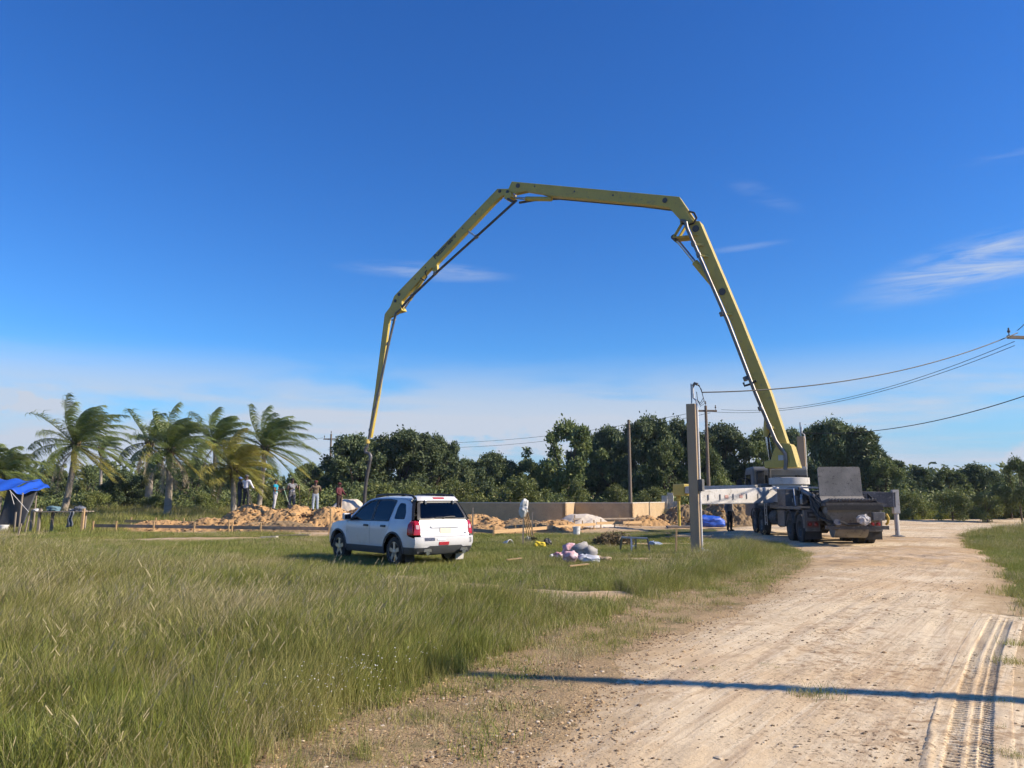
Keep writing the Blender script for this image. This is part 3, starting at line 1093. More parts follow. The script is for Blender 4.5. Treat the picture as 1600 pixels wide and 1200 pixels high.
def grass():
    bare = lambda x, y: np.maximum(road_sdf(x, y), np.maximum(bare_site(x, y), track_spot(x, y)))
    # tall grass, near
    x, y = sample(110000, -24, 9, 3.0, 27)
    dens = np.clip(14.0 / y, 0.35, 1.0)
    tz = np.maximum(poly_sdf(x, y, TALLZONE), poly_sdf(x, y, TALL2)) + 0.22 * wob(x, y, 1.7, 3.0)
    lx, ly = suv_local(x, y)
    car = (np.abs(lx) < 2.6) & (np.abs(ly) < 1.3)
    k = (tz > np.where(nrg.uniform(0, 1, len(x)) < 0.05, nrg.uniform(-0.6, 0.0, len(x)), nrg.uniform(-0.05, 0.45, len(x)))) & frustum(x, y) & (nrg.uniform(0, 1, len(x)) < dens) & ~car & (bare(x, y) < 0.05)
    x, y, tz = x[k], y[k], tz[k]
    # tussocks, thin places and trodden hollows
    tus = wob(x, y, 1.9, 6.0) + 0.6 * wob(x, y, 4.3, 1.5)
    k = nrg.uniform(0, 1, len(x)) < np.clip(0.78 + 0.45 * tus, 0.28, 1.0)
    x, y, tz, tus = x[k], y[k], tz[k], tus[k]
    hh = (0.50 + 0.42 * np.clip(tz / 0.9, 0, 1)) * (1 + 0.20 * wob(x, y, 0.9, 5.0) + 0.22 * tus) * nrg.uniform(0.65, 1.3, len(x))
    hh = np.clip(hh, 0.3, 1.5)
    lay('tall_grass', 'tall wind-bent grass filling the foreground field', TALL, x, y, hh, (1.0, 0.95, 0.5, 0.55, 0.06), 2.0, 0.8)
    # short grass
    x, y = sample(90000, -26, 24, 8, 36)
    tz = np.maximum(poly_sdf(x, y, TALLZONE), poly_sdf(x, y, TALL2))
    k = (tz < 0.35) & (bare(x, y) < nrg.uniform(-0.35, 0.10, len(x))) & (verge_sdf(x, y) < 0.1) & frustum(x, y)
    x, y = x[k], y[k]
    lay('short_grass', 'short trodden grass around the parked car and road edge', SHORT, x, y, nrg.uniform(0.7, 1.5, len(x)) * (1 + 0.3 * wob(x, y, 0.7, 1.0)), (1.0, 0.9, 0.45, 0.8), 5.0, 0.5)
    # sparse tufts on the verge
    x, y = sample(26000, -4, 9, 3.5, 24)
    v = verge_sdf(x, y)
    k = (v > -0.1) & (nrg.uniform(0, 1, len(x)) < 0.22 + 0.75 * sst(-0.2, 0.7, wob(x, y, 1.3, 7.0) + 0.5 * wob(x, y, 3.1, 2.0)) + 0.5 * sst(11, 16, y)) & (bare(x, y) < 0.05)
    x, y = x[k], y[k]
    lay('verge_grass', 'sparse low tufts growing in the gravel verge', SHORT, x, y, nrg.uniform(0.4, 1.15, len(x)), (0.6, 0.4, 1.5, 0.9), 8.0, 0.9)
    # field beyond the car
    x, y = sample(80000, -75, 75, 33, 92)
    site = poly_sdf(x, y, [(-17, 33), (14, 31), (16, 38), (13, 50), (8, 58), (-12, 58), (-18, 42)])
    k = (site < nrg.uniform(-0.8, 0.2, len(x))) & (road_sdf(x, y) < -0.1) & frustum(x, y, 1.2, 4) & (nrg.uniform(0, 1, len(x)) < np.clip(46 / y, 0.3, 1))
    k &= ~((y < 42) & (x < -8) & (nrg.uniform(0, 1, len(x)) < 0.6))
    x, y = x[k], y[k]
    lay('field_grass', 'rank field grass growing up to the trees', FAR, x, y, nrg.uniform(0.6, 1.3, len(x)) * (0.55 + 0.55 * sst(36, 50, y)) * (1 + 0.3 * wob(x, y, 0.3, 2.0)), (1.0, 0.9, 0.7, 0.35), 4.0, 0.12)
    # grass on the right beyond the road
    x, y = sample(16000, 4, 36, 6, 44)
    k = (road_sdf(x, y) < nrg.uniform(-1.2, 0.1, len(x))) & (x > 0.55 * y + 0.5) & frustum(x, y) & (nrg.uniform(0, 1, len(x)) < np.clip(0.35 + 0.5 * wob(x, y, 0.8, 3.0), 0.08, 0.8) + 0.4 * sst(20, 32, y))
    x, y = x[k], y[k]
    lay('roadside_grass', 'low grass along the far edge of the road', SHORT + TALL[:2], x, y, nrg.uniform(0.8, 1.5, len(x)), (0.9, 0.4, 1.3, 1.0, 0.10, 0.12), 6.0, 0.5)
    # tiny white flowers among the grass near the verge
    fm = MB()
    for k in range(7):
        a_, q_ = k * 2.4, 0.05 + 0.02 * k
        c_ = Vector((q_ * math.cos(a_), q_ * math.sin(a_), 0.22 + 0.03 * (k % 4)))
        fm.ring(c_, (0.2, -0.4, 1), [(0, 0.001), (0.001, 0.005), (0.003, 0.0055), (0.004, 0.001)], 6)
    fme = fm.mesh('white_flower_spray')
    fme.materials.append(M_FLOWER)
    x, y = sample(90, -3.0, -0.6, 5.2, 7.2)
    k = (np.abs(poly_sdf(x, y, TALLZONE) - 0.25) < 0.35)
    x, y = x[k], y[k]
    scatter('white_flowers', 'tiny white flowers along the edge of the tall grass', [fme], np.stack([x, y, H(x, y)], -1), nrg.uniform(0, 6, len(x)), nrg.uniform(0.7, 1.2, len(x)), np.zeros(len(x), int))
    # weeds and tufts standing singly on the sand
    pts = [(1255, 1092, 1.0), (1110, 1050, 0.35), (1205, 1045, 0.3), (1560, 1100, 0.5), (1540, 1140, 0.4), (1580, 1190, 0.6), (608, 1098, 1.2), (560, 1180, 0.8), (655, 1130, 0.6), (1575, 1040, 0.9), (1590, 1010, 1.0)]
    P, sc = [], []
    for u, v, s in pts:
        p = gp(u, v)
        for _ in range(5):
            q = (p.x + nrg.normal(0, 0.05), p.y + nrg.normal(0, 0.04))
            P.append((q[0], q[1], float(max(road_z(q[0], q[1]), H(q[0], q[1]))) - 0.005))
            sc.append(s * nrg.uniform(0.6, 1.0))
    scatter('weed_tufts', 'small weed tufts standing on the bare sand', SHORT, np.array(P), nrg.uniform(0, 6, len(P)), sc, nrg.integers(0, 4, len(P)))


grass()


def stone_mesh(name, seed, mt, flat=0.6):
    r = np.random.default_rng(seed)
    bm = bmesh.new()
    bmesh.ops.create_icosphere(bm, subdivisions=1, radius=0.5)
    for v in bm.verts:
        v.co *= r.uniform(0.7, 1.15)
        v.co.z *= flat
    me = bpy.data.meshes.new(name)
    bm.to_mesh(me)
    bm.free()
    me.materials.append(mt)
    return me


def gravel():
    mts = [mat('stone_tan', (0.52, 0.37, 0.20), (0.42, 0.29, 0.15), rough=0.9, scale=2, obj_rand=0.3), mat('stone_brown', (0.28, 0.18, 0.09), (0.20, 0.13, 0.07), rough=0.9, scale=2, obj_rand=0.3),
           mat('stone_pale', (0.62, 0.52, 0.38), (0.55, 0.45, 0.32), rough=0.9, scale=2, obj_rand=0.2), mat('clod_dark', (0.13, 0.09, 0.05), (0.18, 0.125, 0.07), rough=1.0, scale=2, obj_rand=0.3)]
    st = [stone_mesh('pebble_' + 'abcd'[i], 20 + i, mts[i]) for i in range(4)]
    x, y = sample(130000, -4, 6, 3.5, 16)
    v = verge_sdf(x, y)
    k = (v > nrg.uniform(-0.5, 0.2, len(x))) & (nrg.uniform(0, 1, len(x)) < np.clip(6.0 / y, 0.1, 1) ** 1.5)
    x, y = x[k], y[k]
    z = np.maximum(H(x, y) + 0.012, np.where(road_sdf(x, y) > -0.4, road_z(x, y), -1))
    scatter('gravel', 'loose brown gravel lying on the verge', st, np.stack([x, y, z], -1), nrg.uniform(0, 6.28, len(x)), nrg.gamma(2.0, 0.006, len(x)).clip(0.005, 0.045), nrg.choice(4, len(x), p=[0.42, 0.3, 0.13, 0.15]))
    x, y = sample(90000, -1, 16, 3.5, 26)
    cl = wob(x, y, 1.1, 4.0) + 0.7 * wob(x, y, 3.0, 9.0)
    k = (road_sdf(x, y) > 0.05) & (nrg.uniform(0, 1, len(x)) < np.clip(6.0 / y, 0.1, 1) * (0.10 + 0.9 * sst(-0.1, 0.8, cl)))
    x, y = x[k], y[k]
    scatter('road_crumbs', 'crumbs of dark soil and small stones strewn over the road', st, np.stack([x, y, road_z(x, y)], -1), nrg.uniform(0, 6.28, len(x)), nrg.gamma(1.6, 0.008, len(x)).clip(0.006, 0.06), nrg.choice(4, len(x), p=[0.15, 0.3, 0.05, 0.5]))


gravel()


# ================================================================== CONCRETE PUMP TRUCK
TR_POS = Vector((11.55, 28.4, 0))
TR_POS.z = 0.02
TR_RZ = R(84.5)
truck = thing('concrete_pump_truck', 'concrete pump truck with a long arched yellow boom, parked on the sandy road', 'pump truck', TR_POS, TR_RZ)


def tl(x, y, z):
    """truck local (x forward, y left) to world"""
    c, s = math.cos(TR_RZ), math.sin(TR_RZ)
    return Vector((TR_POS.x + x * c - y * s, TR_POS.y + x * s + y * c, TR_POS.z + z))


def to_tl(p):
    c, s = math.cos(TR_RZ), math.sin(TR_RZ)
    dx, dy = p.x - TR_POS.x, p.y - TR_POS.y
    return Vector((dx * c + dy * s, -dx * s + dy * c, p.z - TR_POS.z))


# ---- boom: lies in one vertical plane through the slewing turret
BO = tl(5.3, 0, 0)
BK = 0.60
BD = Vector((-1, BK, 0)).normalized()
BN = Vector((-BK, -1, 0)).normalized()        # towards the viewer's side


def bpt(u, v, off=0.0):
    """point of the boom plane (moved by off along the plane normal)"""
    o = BO + BN * off
    d = ray(u, v)
    c = Vector((0, 0, CAM_H))
    t = (o - c).dot(BN) / d.dot(BN)
    p = c + d * t
    return p


def boom_prism(name, poly, thick, mt, parent, front=None, bevel=0.02):
    front = thick / 2 if front is None else front
    m = MB()
    m.prism([bpt(u, v) + BN * front for u, v in poly], -BN * thick)
    return m.build(name, mt, parent, bevel=bevel, world=True)


def boom_tube(name, pts, r, mt, parent, off=0.0, n=10):
    m = MB()
    P = [bpt(u, v) + BN * off for u, v in pts]
    m.tube(P, r, n)
    return m.build(name, mt, parent, smooth=True, world=True)


def pin(m, u, v, r, half):
    p = bpt(u, v)
    m.ring(p - BN * half, BN, [(0, r), (2 * half, r)], 12)


A_POLY = [(1077, 352), (1083, 347), (1096, 348), (1160, 499), (1206, 614), (1234, 698), (1236, 712), (1222, 716), (1211, 690), (1186, 616), (1143, 503)]
B_POLY = [(802, 285), (1063, 309), (1089, 347), (1086, 353), (1070, 352), (1047, 326), (1000, 320.5), (862, 308), (846, 303.5), (824, 300), (806, 304), (796, 298)]
C_POLY = [(779, 296), (801, 296), (800, 304), (786, 307), (775, 317), (686, 411), (680, 421), (676, 419), (648, 450), (630, 471), (629, 486), (619, 487), (612, 479), (618, 463)]
D_POLY = [(613, 477), (627, 485), (622, 491), (610, 497), (594, 613), (581, 684), (576, 684), (587, 613), (602.5, 491)]
secA = boom_prism('boom_section', A_POLY, 0.56, M_YEL, truck, bevel=0.03)
secB = boom_prism('boom_section', B_POLY, 0.36, M_YEL, truck, bevel=0.025)
secC = boom_prism('boom_section', C_POLY, 0.27, M_YEL, truck, bevel=0.02)
secD = boom_prism('boom_section', D_POLY, 0.18, M_YEL, truck, bevel=0.015)

# black edge trim, hatch slots, pins and bolts of each section
for u, v in ((1096, 371), (1103, 387), (1108, 399), (1117, 419), (1122, 431)):
    m = MB()
    a = bpt(u + 5.5, v) - BN * 0.05
    b = bpt(u + 8.5, v + 8) - BN * 0.05
    m.beam(a, b, 0.20, 0.03, up=BD)
    m.build('hatch_slot', M_BLACK, secA, world=True)
for sec, pts, r in ((secA, [(1131, 458), (1090, 360), (1221, 706)], 0.17), (secB, [(1041, 315), (1078, 343), (812, 292)], 0.13),
                    (secC, [(783, 300), (795, 301), (626, 461), (620, 471)], 0.10), (secD, [(616, 484)], 0.09)):
    for u, v in pts:
        m = MB()
        pin(m, u, v, r, {0.17: 0.32, 0.13: 0.22, 0.10: 0.17, 0.09: 0.13}[r])
        m.build('pivot_pin', M_DARKPIPE, sec, smooth=True, world=True)
for sec, pts in ((secB, [(838, 293), (900, 301), (960, 307)]), (secC, [(745, 336), (725, 358), (667, 419), (651, 437)])):
    for u, v in pts:
        m = MB()
        pin(m, u, v, 0.05, 0.20 if u > 780 else 0.15)
        m.build('bolt', M_DARKPIPE, sec, smooth=True, world=True)

# knuckle between first and second section
m = MB()
for dy in (-0.27, 0.27):
    m.beam(bpt(1056, 373) + BN * dy, bpt(1072, 346) + BN * dy, 0.05, 0.24, up=BN)
m.build('knuckle_link', M_YEL, truck, bevel=0.01, world=True)
m = MB()
for dy in (-0.20, 0.20):
    m.beam(bpt(1055, 374) + BN * dy, bpt(1094, 370) + BN * dy, 0.06, 0.34, up=BN)
m.build('knuckle_link', M_YEL, truck, bevel=0.01, world=True)
m = MB()
m.prism([bpt(u, v) + BN * 0.36 for u, v in ((1066, 352), (1071, 333), (1076, 334), (1087, 349), (1080, 353))], -BN * 0.05)
m.build('gusset_plate', M_YEL, truck, bevel=0.008, world=True)
boom_tube('cylinder_barrel', [(1086, 410), (1127, 459)], 0.16, M_YEL, truck, 0.0, 14)
boom_tube('cylinder_rod', [(1057, 374), (1087, 411)], 0.085, M_CHROME, truck, 0.0, 12)
m = MB()
pin(m, 1056, 373.5, 0.13, 0.36)
m.build('pivot_pin', M_DARKPIPE, truck, smooth=True, world=True)
boom_tube('hydraulic_hose', [(1080, 334), (1088, 336), (1092, 344), (1088, 352), (1076, 356), (1070, 352)], 0.05, M_RUBBER, truck, 0.36, 8)
# cylinder between second and third section
boom_tube('cylinder_barrel', [(822, 310.5), (862, 311)], 0.125, M_YEL, truck, 0.0, 14)
boom_tube('cylinder_rod', [(804, 309), (823, 310.5)], 0.07, M_CHROME, truck, 0.0, 10)
m = MB()
m.prism([bpt(u, v) + BN * 0.30 for u, v in ((793, 305), (803, 303), (803, 310), (797, 314), (792, 313))], -BN * 0.60)
m.build('knuckle_link', M_YEL, truck, bevel=0.01, world=True)
# cylinder between third and fourth section
boom_tube('cylinder_barrel', [(661, 437), (640, 469)], 0.10, M_YEL, truck, 0.0, 12)
boom_tube('cylinder_rod', [(641, 468), (632, 482)], 0.055, M_CHROME, truck, 0.0, 10)
m = MB()
m.prism([bpt(u, v) + BN * 0.24 for u, v in ((619, 474), (628, 476), (632, 486), (622, 489), (616, 486))], -BN * 0.48)
m.build('knuckle_link', M_YEL, truck, bevel=0.01, world=True)
boom_tube('hydraulic_hose', [(661, 436), (667, 440), (671, 434), (668, 427), (671, 424)], 0.035, M_RUBBER, truck, 0.24, 8)
m = MB()
m.prism([bpt(u, v) + BN * 0.1 for u, v in ((678, 414), (684, 412), (685, 422), (682, 428), (677, 424))], -BN * 0.2)
m.build('pipe_bracket', M_YEL, truck, bevel=0.005, world=True)

# concrete delivery line along the boom
PIPE_A = boom_tube('delivery_pipe', [(1077, 352), (1079, 362), (1142, 506), (1183, 612), (1216, 690), (1226, 704)], 0.085, M_STEEL, truck, 0.52)
boom_tube('delivery_pipe', [(1068, 349), (1074, 350), (1078, 353)], 0.085, M_STEEL, truck, 0.45)
PIPE_C = boom_tube('delivery_pipe', [(797, 313), (806, 318), (811, 315), (748, 372), (690, 424), (640, 472), (632, 482)], 0.075, M_DARKPIPE, truck, 0.26)
PIPE_D = boom_tube('delivery_pipe', [(630, 484), (622, 490), (610, 540), (594, 618), (580, 684), (577, 700)], 0.075, M_STEEL, truck, 0.19)
boom_tube('delivery_pipe', [(806, 313), (835, 308), (870, 306.5), (1000, 318), (1048, 324), (1066, 346)], 0.07, M_DARKPIPE, truck, -0.40)
for p, pts, rr, off in ((PIPE_A, [(1089, 386), (1097, 403), (1133, 494), (1170, 594), (1193, 640), (1206, 668)], 0.12, 0.52),
                        (PIPE_C, [(748.5, 372), (684, 429), (648, 464)], 0.11, 0.26), (PIPE_D, [(610, 538), (594, 617), (588, 640), (582, 672)], 0.105, 0.19)):
    for u, v in pts:
        m = MB()
        c = bpt(u, v) + BN * off
        d = (bpt(u + 0.4, v + 1) - bpt(u, v)) if p is PIPE_A else (bpt(u - 1, v + 0.92) - bpt(u, v) if p is PIPE_C else bpt(u - 0.2, v + 1) - bpt(u, v))
        d.normalize()
        m.ring(c - d * 0.09, d, [(0, rr), (0.18, rr)], 14)
        m.build('pipe_clamp', M_STEEL, p, smooth=True, world=True)
for u, v, du, dv, off in ((1089, 386, 14, -1, 0.48), (1097, 403, 13, 0, 0.48), (1133, 494, 14, -1, 0.48), (1170, 594, 13, 2, 0.48), (1206, 668, 8, 2, 0.48), (748, 372, -15, -10, 0.26), (610, 538, -6, -1, 0.18), (621, 500, -9, 0, 0.18), (594, 617, -6, -1, 0.15)):
    m = MB()
    m.beam(bpt(u, v) + BN * off, bpt(u + du, v + dv) + BN * (off - 0.2), 0.06, 0.10)
    m.build('pipe_bracket', M_YEL if u > 900 else M_GALV, truck, world=True)
# swan neck and the rubber end hose
boom_tube('end_elbow', [(577, 699), (575, 704), (576, 708), (581, 709), (583.5, 713), (582.5, 720)], 0.11, M_STEEL, truck, 0.24, 12)
m = MB()
m.ring(bpt(577.3, 690) + BN * 0.2, Vector((0, 0, 1)), [(-0.12, 0.16), (0.12, 0.16)], 12)
m.build('pipe_clamp', M_YEL, truck, smooth=True, world=True)
boom_tube('end_hose', [(582.5, 719), (581, 727), (577.5, 745), (575, 765), (573.5, 790), (573, 806)], 0.105, M_DARKPIPE, truck, 0.24, 12)

# lettering on the third section
def lettering(name, body, size, M, mt, parent, extr=0.004, bold=0.0, shear=0.0):
    cu = bpy.data.curves.new(name, 'FONT')
    cu.body = body
    cu.size = size
    cu.extrude = extr
    cu.offset = bold
    cu.shear = shear
    cu.align_x = 'CENTER'
    cu.align_y = 'CENTER'
    tmp = bpy.data.objects.new(name, cu)
    COL.objects.link(tmp)
    dg = bpy.context.evaluated_depsgraph_get()
    me = bpy.data.meshes.new_from_object(tmp.evaluated_get(dg))
    bpy.data.objects.remove(tmp)
    me.materials.clear()
    me.transform(M)
    return link(name, me, mt, parent, world=True)


xa = (bpt(712, 372) - bpt(682, 404)).normalized()
ya = BN.cross(xa) * 1.0
c = bpt(697.5, 386) + BN * 0.141
Mx = Matrix((xa, ya, BN)).transposed().to_4x4()
Mx.translation = c
txt = lettering('lettering', 'Putzmeister', 0.40, Mx, M_BLACK, secC, 0.003, 0.014)
txt['label'] = 'black maker name lettered along the third boom section'

# turret and lift cylinder
boom_prism('turret_frame', [(1197, 722), (1208, 719), (1213, 703), (1220, 692), (1238, 694), (1241, 706), (1247, 731), (1199, 732)], 0.95, M_YEL, truck, bevel=0.03)
m = MB()
m.prism([bpt(u, v) + BN * 0.50 for u, v in ((1234, 695), (1240, 697), (1250, 731), (1238, 731))], -BN * 1.0)
m.build('turret_cheek', M_YEL, truck, bevel=0.02, world=True)
m = MB()
m.box(bpt(1224, 716) + BN * 0.50, (0.22, 0.03, 0.22), rz=math.atan2(BD.y, BD.x))
m.build('inspection_plate', M_GALV, truck, world=True)
boom_tube('cylinder_barrel', [(1198, 683), (1201, 640), (1201, 619)], 0.17, M_YEL, truck, 0.0, 14)
boom_tube('cylinder_rod', [(1205, 722), (1198, 682)], 0.10, M_CHROME, truck, 0.0, 12)
boom_tube('hydraulic_hose', [(1207, 722), (1204, 700), (1203, 684), (1207, 676)], 0.035, M_RUBBER, truck, 0.35, 8)
boom_tube('riser_pipe', [(1226, 703), (1231, 710), (1232, 722), (1231, 735)], 0.085, M_STEEL, truck, 0.52)
boom_tube('hook', [(1186, 597), (1178, 602), (1168, 605), (1166, 600)], 0.05, M_BLACK, truck, 0.5, 8)


# ---- chassis and body (truck local coordinates)
def part(name, mt, fn, parent=truck, smooth=False, bevel=0.0):
    m = MB()
    fn(m)
    return m.build(name, mt, parent, smooth=smooth, bevel=bevel)


part('pedestal', M_WHITEOUT, lambda m: m.ring((5.3, 0, 1.3), (0, 0, 1), [(0, 0.85), (0.55, 0.80), (0.85, 0.72), (0.86, 0.84), (1.14, 0.84), (1.16, 0.6)], 32), smooth=True)
part('pedestal_box', M_GREYMETAL, lambda m: (m.box((5.5, 0.0, 1.52), (2.0, 2.2, 0.55)), m.box((5.9, 0.85, 1.95), (0.7, 0.6, 0.5))), bevel=0.03)


def chassis(m):
    for y in (-0.42, 0.42):
        m.box((3.0, y, 0.92), (10.8, 0.09, 0.30))
    for x in (-1.9, -0.3, 1.5, 3.0, 4.6, 6.8):
        m.box((x, 0, 0.92), (0.16, 0.80, 0.22))


part('chassis_frame', M_DIRTY, chassis, bevel=0.01)
part('subframe', M_GREYMETAL, lambda m: (m.box((1.4, 0, 1.17), (6.6, 1.5, 0.16)), m.box((3.6, 0, 1.30), (2.4, 2.1, 0.12))), bevel=0.015)
for x in (-0.68, 0.68, 5.5, 6.9):
    part('axle', M_DIRTY, lambda m: (m.tube([(x, -1.0, 0.52), (x, 1.0, 0.52)], 0.09, 10), m.ring((x, 0, 0.52), (0, 1, 0), [(-0.2, 0.12), (-0.1, 0.24), (0.1, 0.24), (0.2, 0.12)], 14)), smooth=True)


def tyre_prof(r, w, q=0.59):
    return [(-w / 2, r * q), (-w / 2, r * 0.90), (-w * 0.42, r * 0.975), (-w * 0.2, r), (w * 0.2, r), (w * 0.42, r * 0.975), (w / 2, r * 0.90), (w / 2, r * q)]


def wheel(x, y, r, w, parent, out, dual=False):
    def ty(m):
        m.ring((x, y, r - 0.015), (0, out, 0), tyre_prof(r, w), 32, closed=True)
        for k in range(40):                                     # tread blocks
            a = 2 * PI * k / 40
            for s in (-1, 1):
                cx, cz = x + math.cos(a) * r * 0.995, r - 0.015 + math.sin(a) * r * 0.995
                M3 = Matrix.Rotation(-a, 3, 'Y')
                m.box((cx, y + s * w * 0.24, cz), (0.03, w * 0.34, r * 0.085), M=M3)
    t = part('wheel', M_RUBBER, ty, parent, smooth=True)

    def rim(m):
        rr = r * 0.60
        o = out * (w / 2)
        if dual:
            m.ring((x, y, r - 0.015), (0, out, 0), [(-w / 2, rr), (w * 0.45, rr), (w * 0.42, rr * 0.9), (-w * 0.25, rr * 0.8), (-w * 0.3, rr * 0.45), (0.0, rr * 0.40), (0.02, rr * 0.1)], 28)
        else:
            m.ring((x, y, r - 0.015), (0, out, 0), [(-w / 2, rr), (w * 0.45, rr), (w * 0.40, rr * 0.88), (w * 0.15, rr * 0.8), (w * 0.25, rr * 0.5), (w * 0.42, rr * 0.42), (w * 0.45, rr * 0.15)], 28)
    part('rim', M_GREYMETAL, rim, t, smooth=True)
    return t


for x in (-0.68, 0.68):
    for s in (-1, 1):
        wheel(x, s * 1.09, 0.52, 0.29, truck, s, True)
        wheel(x, s * 0.76, 0.52, 0.29, truck, s, True)
for x in (5.5, 6.9):
    for s in (-1, 1):
        wheel(x, s * 1.06, 0.52, 0.33, truck, s)


# mudguards over the rear bogie: arched strips
def arch(m, x, y0, y1, r, z0, a0, a1, t=0.025):
    n = 10
    pts = [(x + r * math.cos(a0 + (a1 - a0) * k / n), z0 + r * math.sin(a0 + (a1 - a0) * k / n)) for k in range(n + 1)]
    for (xa_, za), (xb, zb) in zip(pts[:-1], pts[1:]):
        m.add([(xa_, y0, za), (xa_, y1, za), (xb, y1, zb), (xb, y0, zb), (xa_, y0, za + t), (xa_, y1, za + t), (xb, y1, zb + t), (xb, y0, zb + t)],
              [(0, 1, 2, 3), (7, 6, 5, 4), (0, 3, 7, 4), (1, 5, 6, 2), (0, 4, 5, 1), (3, 2, 6, 7)])


for s in (-1, 1):
    for x in (-0.68, 0.68):
        part('mudguard', M_GREYMETAL, lambda m: arch(m, x, s * 0.60, s * 1.26, 0.60, 0.52, 0.25, PI - 0.25))
    for x in (5.5, 6.9):
        part('mudguard', M_BLACK, lambda m: arch(m, x, s * 0.85, s * 1.25, 0.60, 0.52, 0.2, PI - 0.2))
    # side walkway decks above the wheels
    part('side_deck', M_GREYMETAL, lambda m: (m.box((1.2, s * 1.05, 1.24), (4.6, 0.42, 0.05)), m.box((1.2, s * 1.27, 1.22), (4.6, 0.03, 0.10))), bevel=0.006)
    # rear corner panel with lamps
    pn = part('rear_lamp_panel', M_GREYMETAL, lambda m: (m.box((-1.55, s * 1.03, 0.80), (0.10, 0.50, 0.72)), m.box((-1.45, s * 1.265, 0.85), (0.30, 0.03, 0.62))), bevel=0.01)
    part('mud_flap', M_RUBBER, lambda m: m.box((-1.50, s * 1.0, 0.32), (0.03, 0.56, 0.30)), pn)
    part('lamp_frame', M_BLACK, lambda m: m.box((-1.615, s * 1.03, 1.0), (0.03, 0.34, 0.20)), pn)
    part('lamp_plate', M_GREYMETAL, lambda m: m.box((-1.635, s * 1.03, 1.0), (0.012, 0.20, 0.08)), pn)
    part('lamp_base', mat('lamp_panel_dull_red', (0.16, 0.075, 0.06), (0.12, 0.06, 0.05), rough=0.7), lambda m: m.box((-1.610, s * 1.03, 0.68), (0.02, 0.40, 0.22)), pn)
    for dy in (-0.10, 0.10):
        part('tail_lamp', mat('tail_lamp_red', (0.28, 0.02, 0.015), (0.2, 0.015, 0.012), rough=0.25), lambda m: m.ring((-1.62, s * 1.03 + dy, 0.68), (-1, 0, 0), [(0, 0.07), (0.03, 0.065), (0.045, 0.03)], 16), pn, smooth=True)

# fuel and water tanks, tool lockers between the bogies
for s in (-1, 1):
    part('tool_locker', M_GREYMETAL, lambda m: m.box((2.0, s * 0.92, 0.80), (1.1, 0.60, 0.62)), bevel=0.02)
    part('fuel_tank', M_DIRTY, lambda m: m.ring((3.0, s * 0.90, 0.78), (1, 0, 0), [(0, 0.05), (0.02, 0.30), (1.2, 0.30), (1.22, 0.05)], 18), smooth=True)
    part('ladder', M_GALV, lambda m: (m.tube([(4.45, s * 1.2, 0.45), (4.45, s * 1.2, 1.45)], 0.02, 6), m.tube([(4.80, s * 1.2, 0.45), (4.80, s * 1.2, 1.45)], 0.02, 6),
                                      [m.tube([(4.45, s * 1.2, z), (4.80, s * 1.2, z)], 0.018, 6) for z in (0.55, 0.85, 1.15)]))


# cab
def cabf(m):
    prof = [(6.75, 0.75), (6.75, 2.90), (6.95, 3.00), (8.35, 2.98), (8.62, 2.70), (8.85, 1.75), (8.90, 0.75)]
    m.prism([(x, 1.22, z) for x, z in prof], (0, -2.44, 0))


cab = part('cab', mat('cab_paint', (0.13, 0.14, 0.145), (0.10, 0.105, 0.11), rough=0.5, scale=2), cabf, bevel=0.07)
M_CABGLASS = mat('dark_cab_glass', (0.012, 0.014, 0.017), (0.014, 0.016, 0.02), rough=0.08, spec=0.7)
for s in (-1, 1):
    part('cab_window', M_CABGLASS, lambda m: m.prism([(x, s * 1.222, z) for x, z in ((7.25, 1.85), (7.25, 2.65), (8.30, 2.65), (8.62, 1.80))], (0, s * 0.012, 0)), cab)
    part('door_handle', M_BLACK, lambda m: m.box((7.3, s * 1.24, 1.6), (0.16, 0.04, 0.05)), cab)
    part('mirror', M_BLACK, lambda m: (m.box((8.55, s * 1.50, 2.2), (0.10, 0.22, 0.45)), m.tube([(8.5, s * 1.2, 2.5), (8.55, s * 1.5, 2.45)], 0.02, 6)), cab)
part('rear_window', M_CABGLASS, lambda m: m.box((6.745, 0, 2.35), (0.012, 1.5, 0.5)), cab)
part('windscreen', M_CABGLASS, lambda m: m.prism([(8.645, -1.05, 2.68), (8.645, 1.05, 2.68), (8.865, 1.10, 1.80), (8.865, -1.10, 1.80)], (0.012, 0, 0.003)), cab)
part('air_intake', M_BLACK, lambda m: m.box((6.55, 0.95, 2.1), (0.30, 0.35, 1.4)), cab, bevel=0.03)
part('air_intake', M_BLACK, lambda m: m.box((6.55, -0.9, 2.0), (0.28, 0.4, 1.2)), cab, bevel=0.03)
part('exhaust_stack', M_STEEL, lambda m: m.tube([(6.45, 0.55, 1.3), (6.45, 0.55, 2.9), (6.35, 0.55, 3.05)], 0.07, 10), smooth=True)


# pumping unit: twin cylinders from the hopper forward, valves, pipes
def pump(m):
    for y in (-0.22, 0.22):
        m.tube([(-1.2, y, 1.42), (1.6, y, 1.50)], 0.15, 14)
        m.tube([(1.9, y, 1.51), (4.1, y, 1.56)], 0.10, 12)
        for x in (-1.1, 0.2, 1.55):
            m.tube([(x, y, 1.425 + x * 0.028), (x + 0.06, y, 1.427 + x * 0.028)], 0.20, 14)
    m.box((1.75, 0, 1.50), (0.36, 0.80, 0.44))


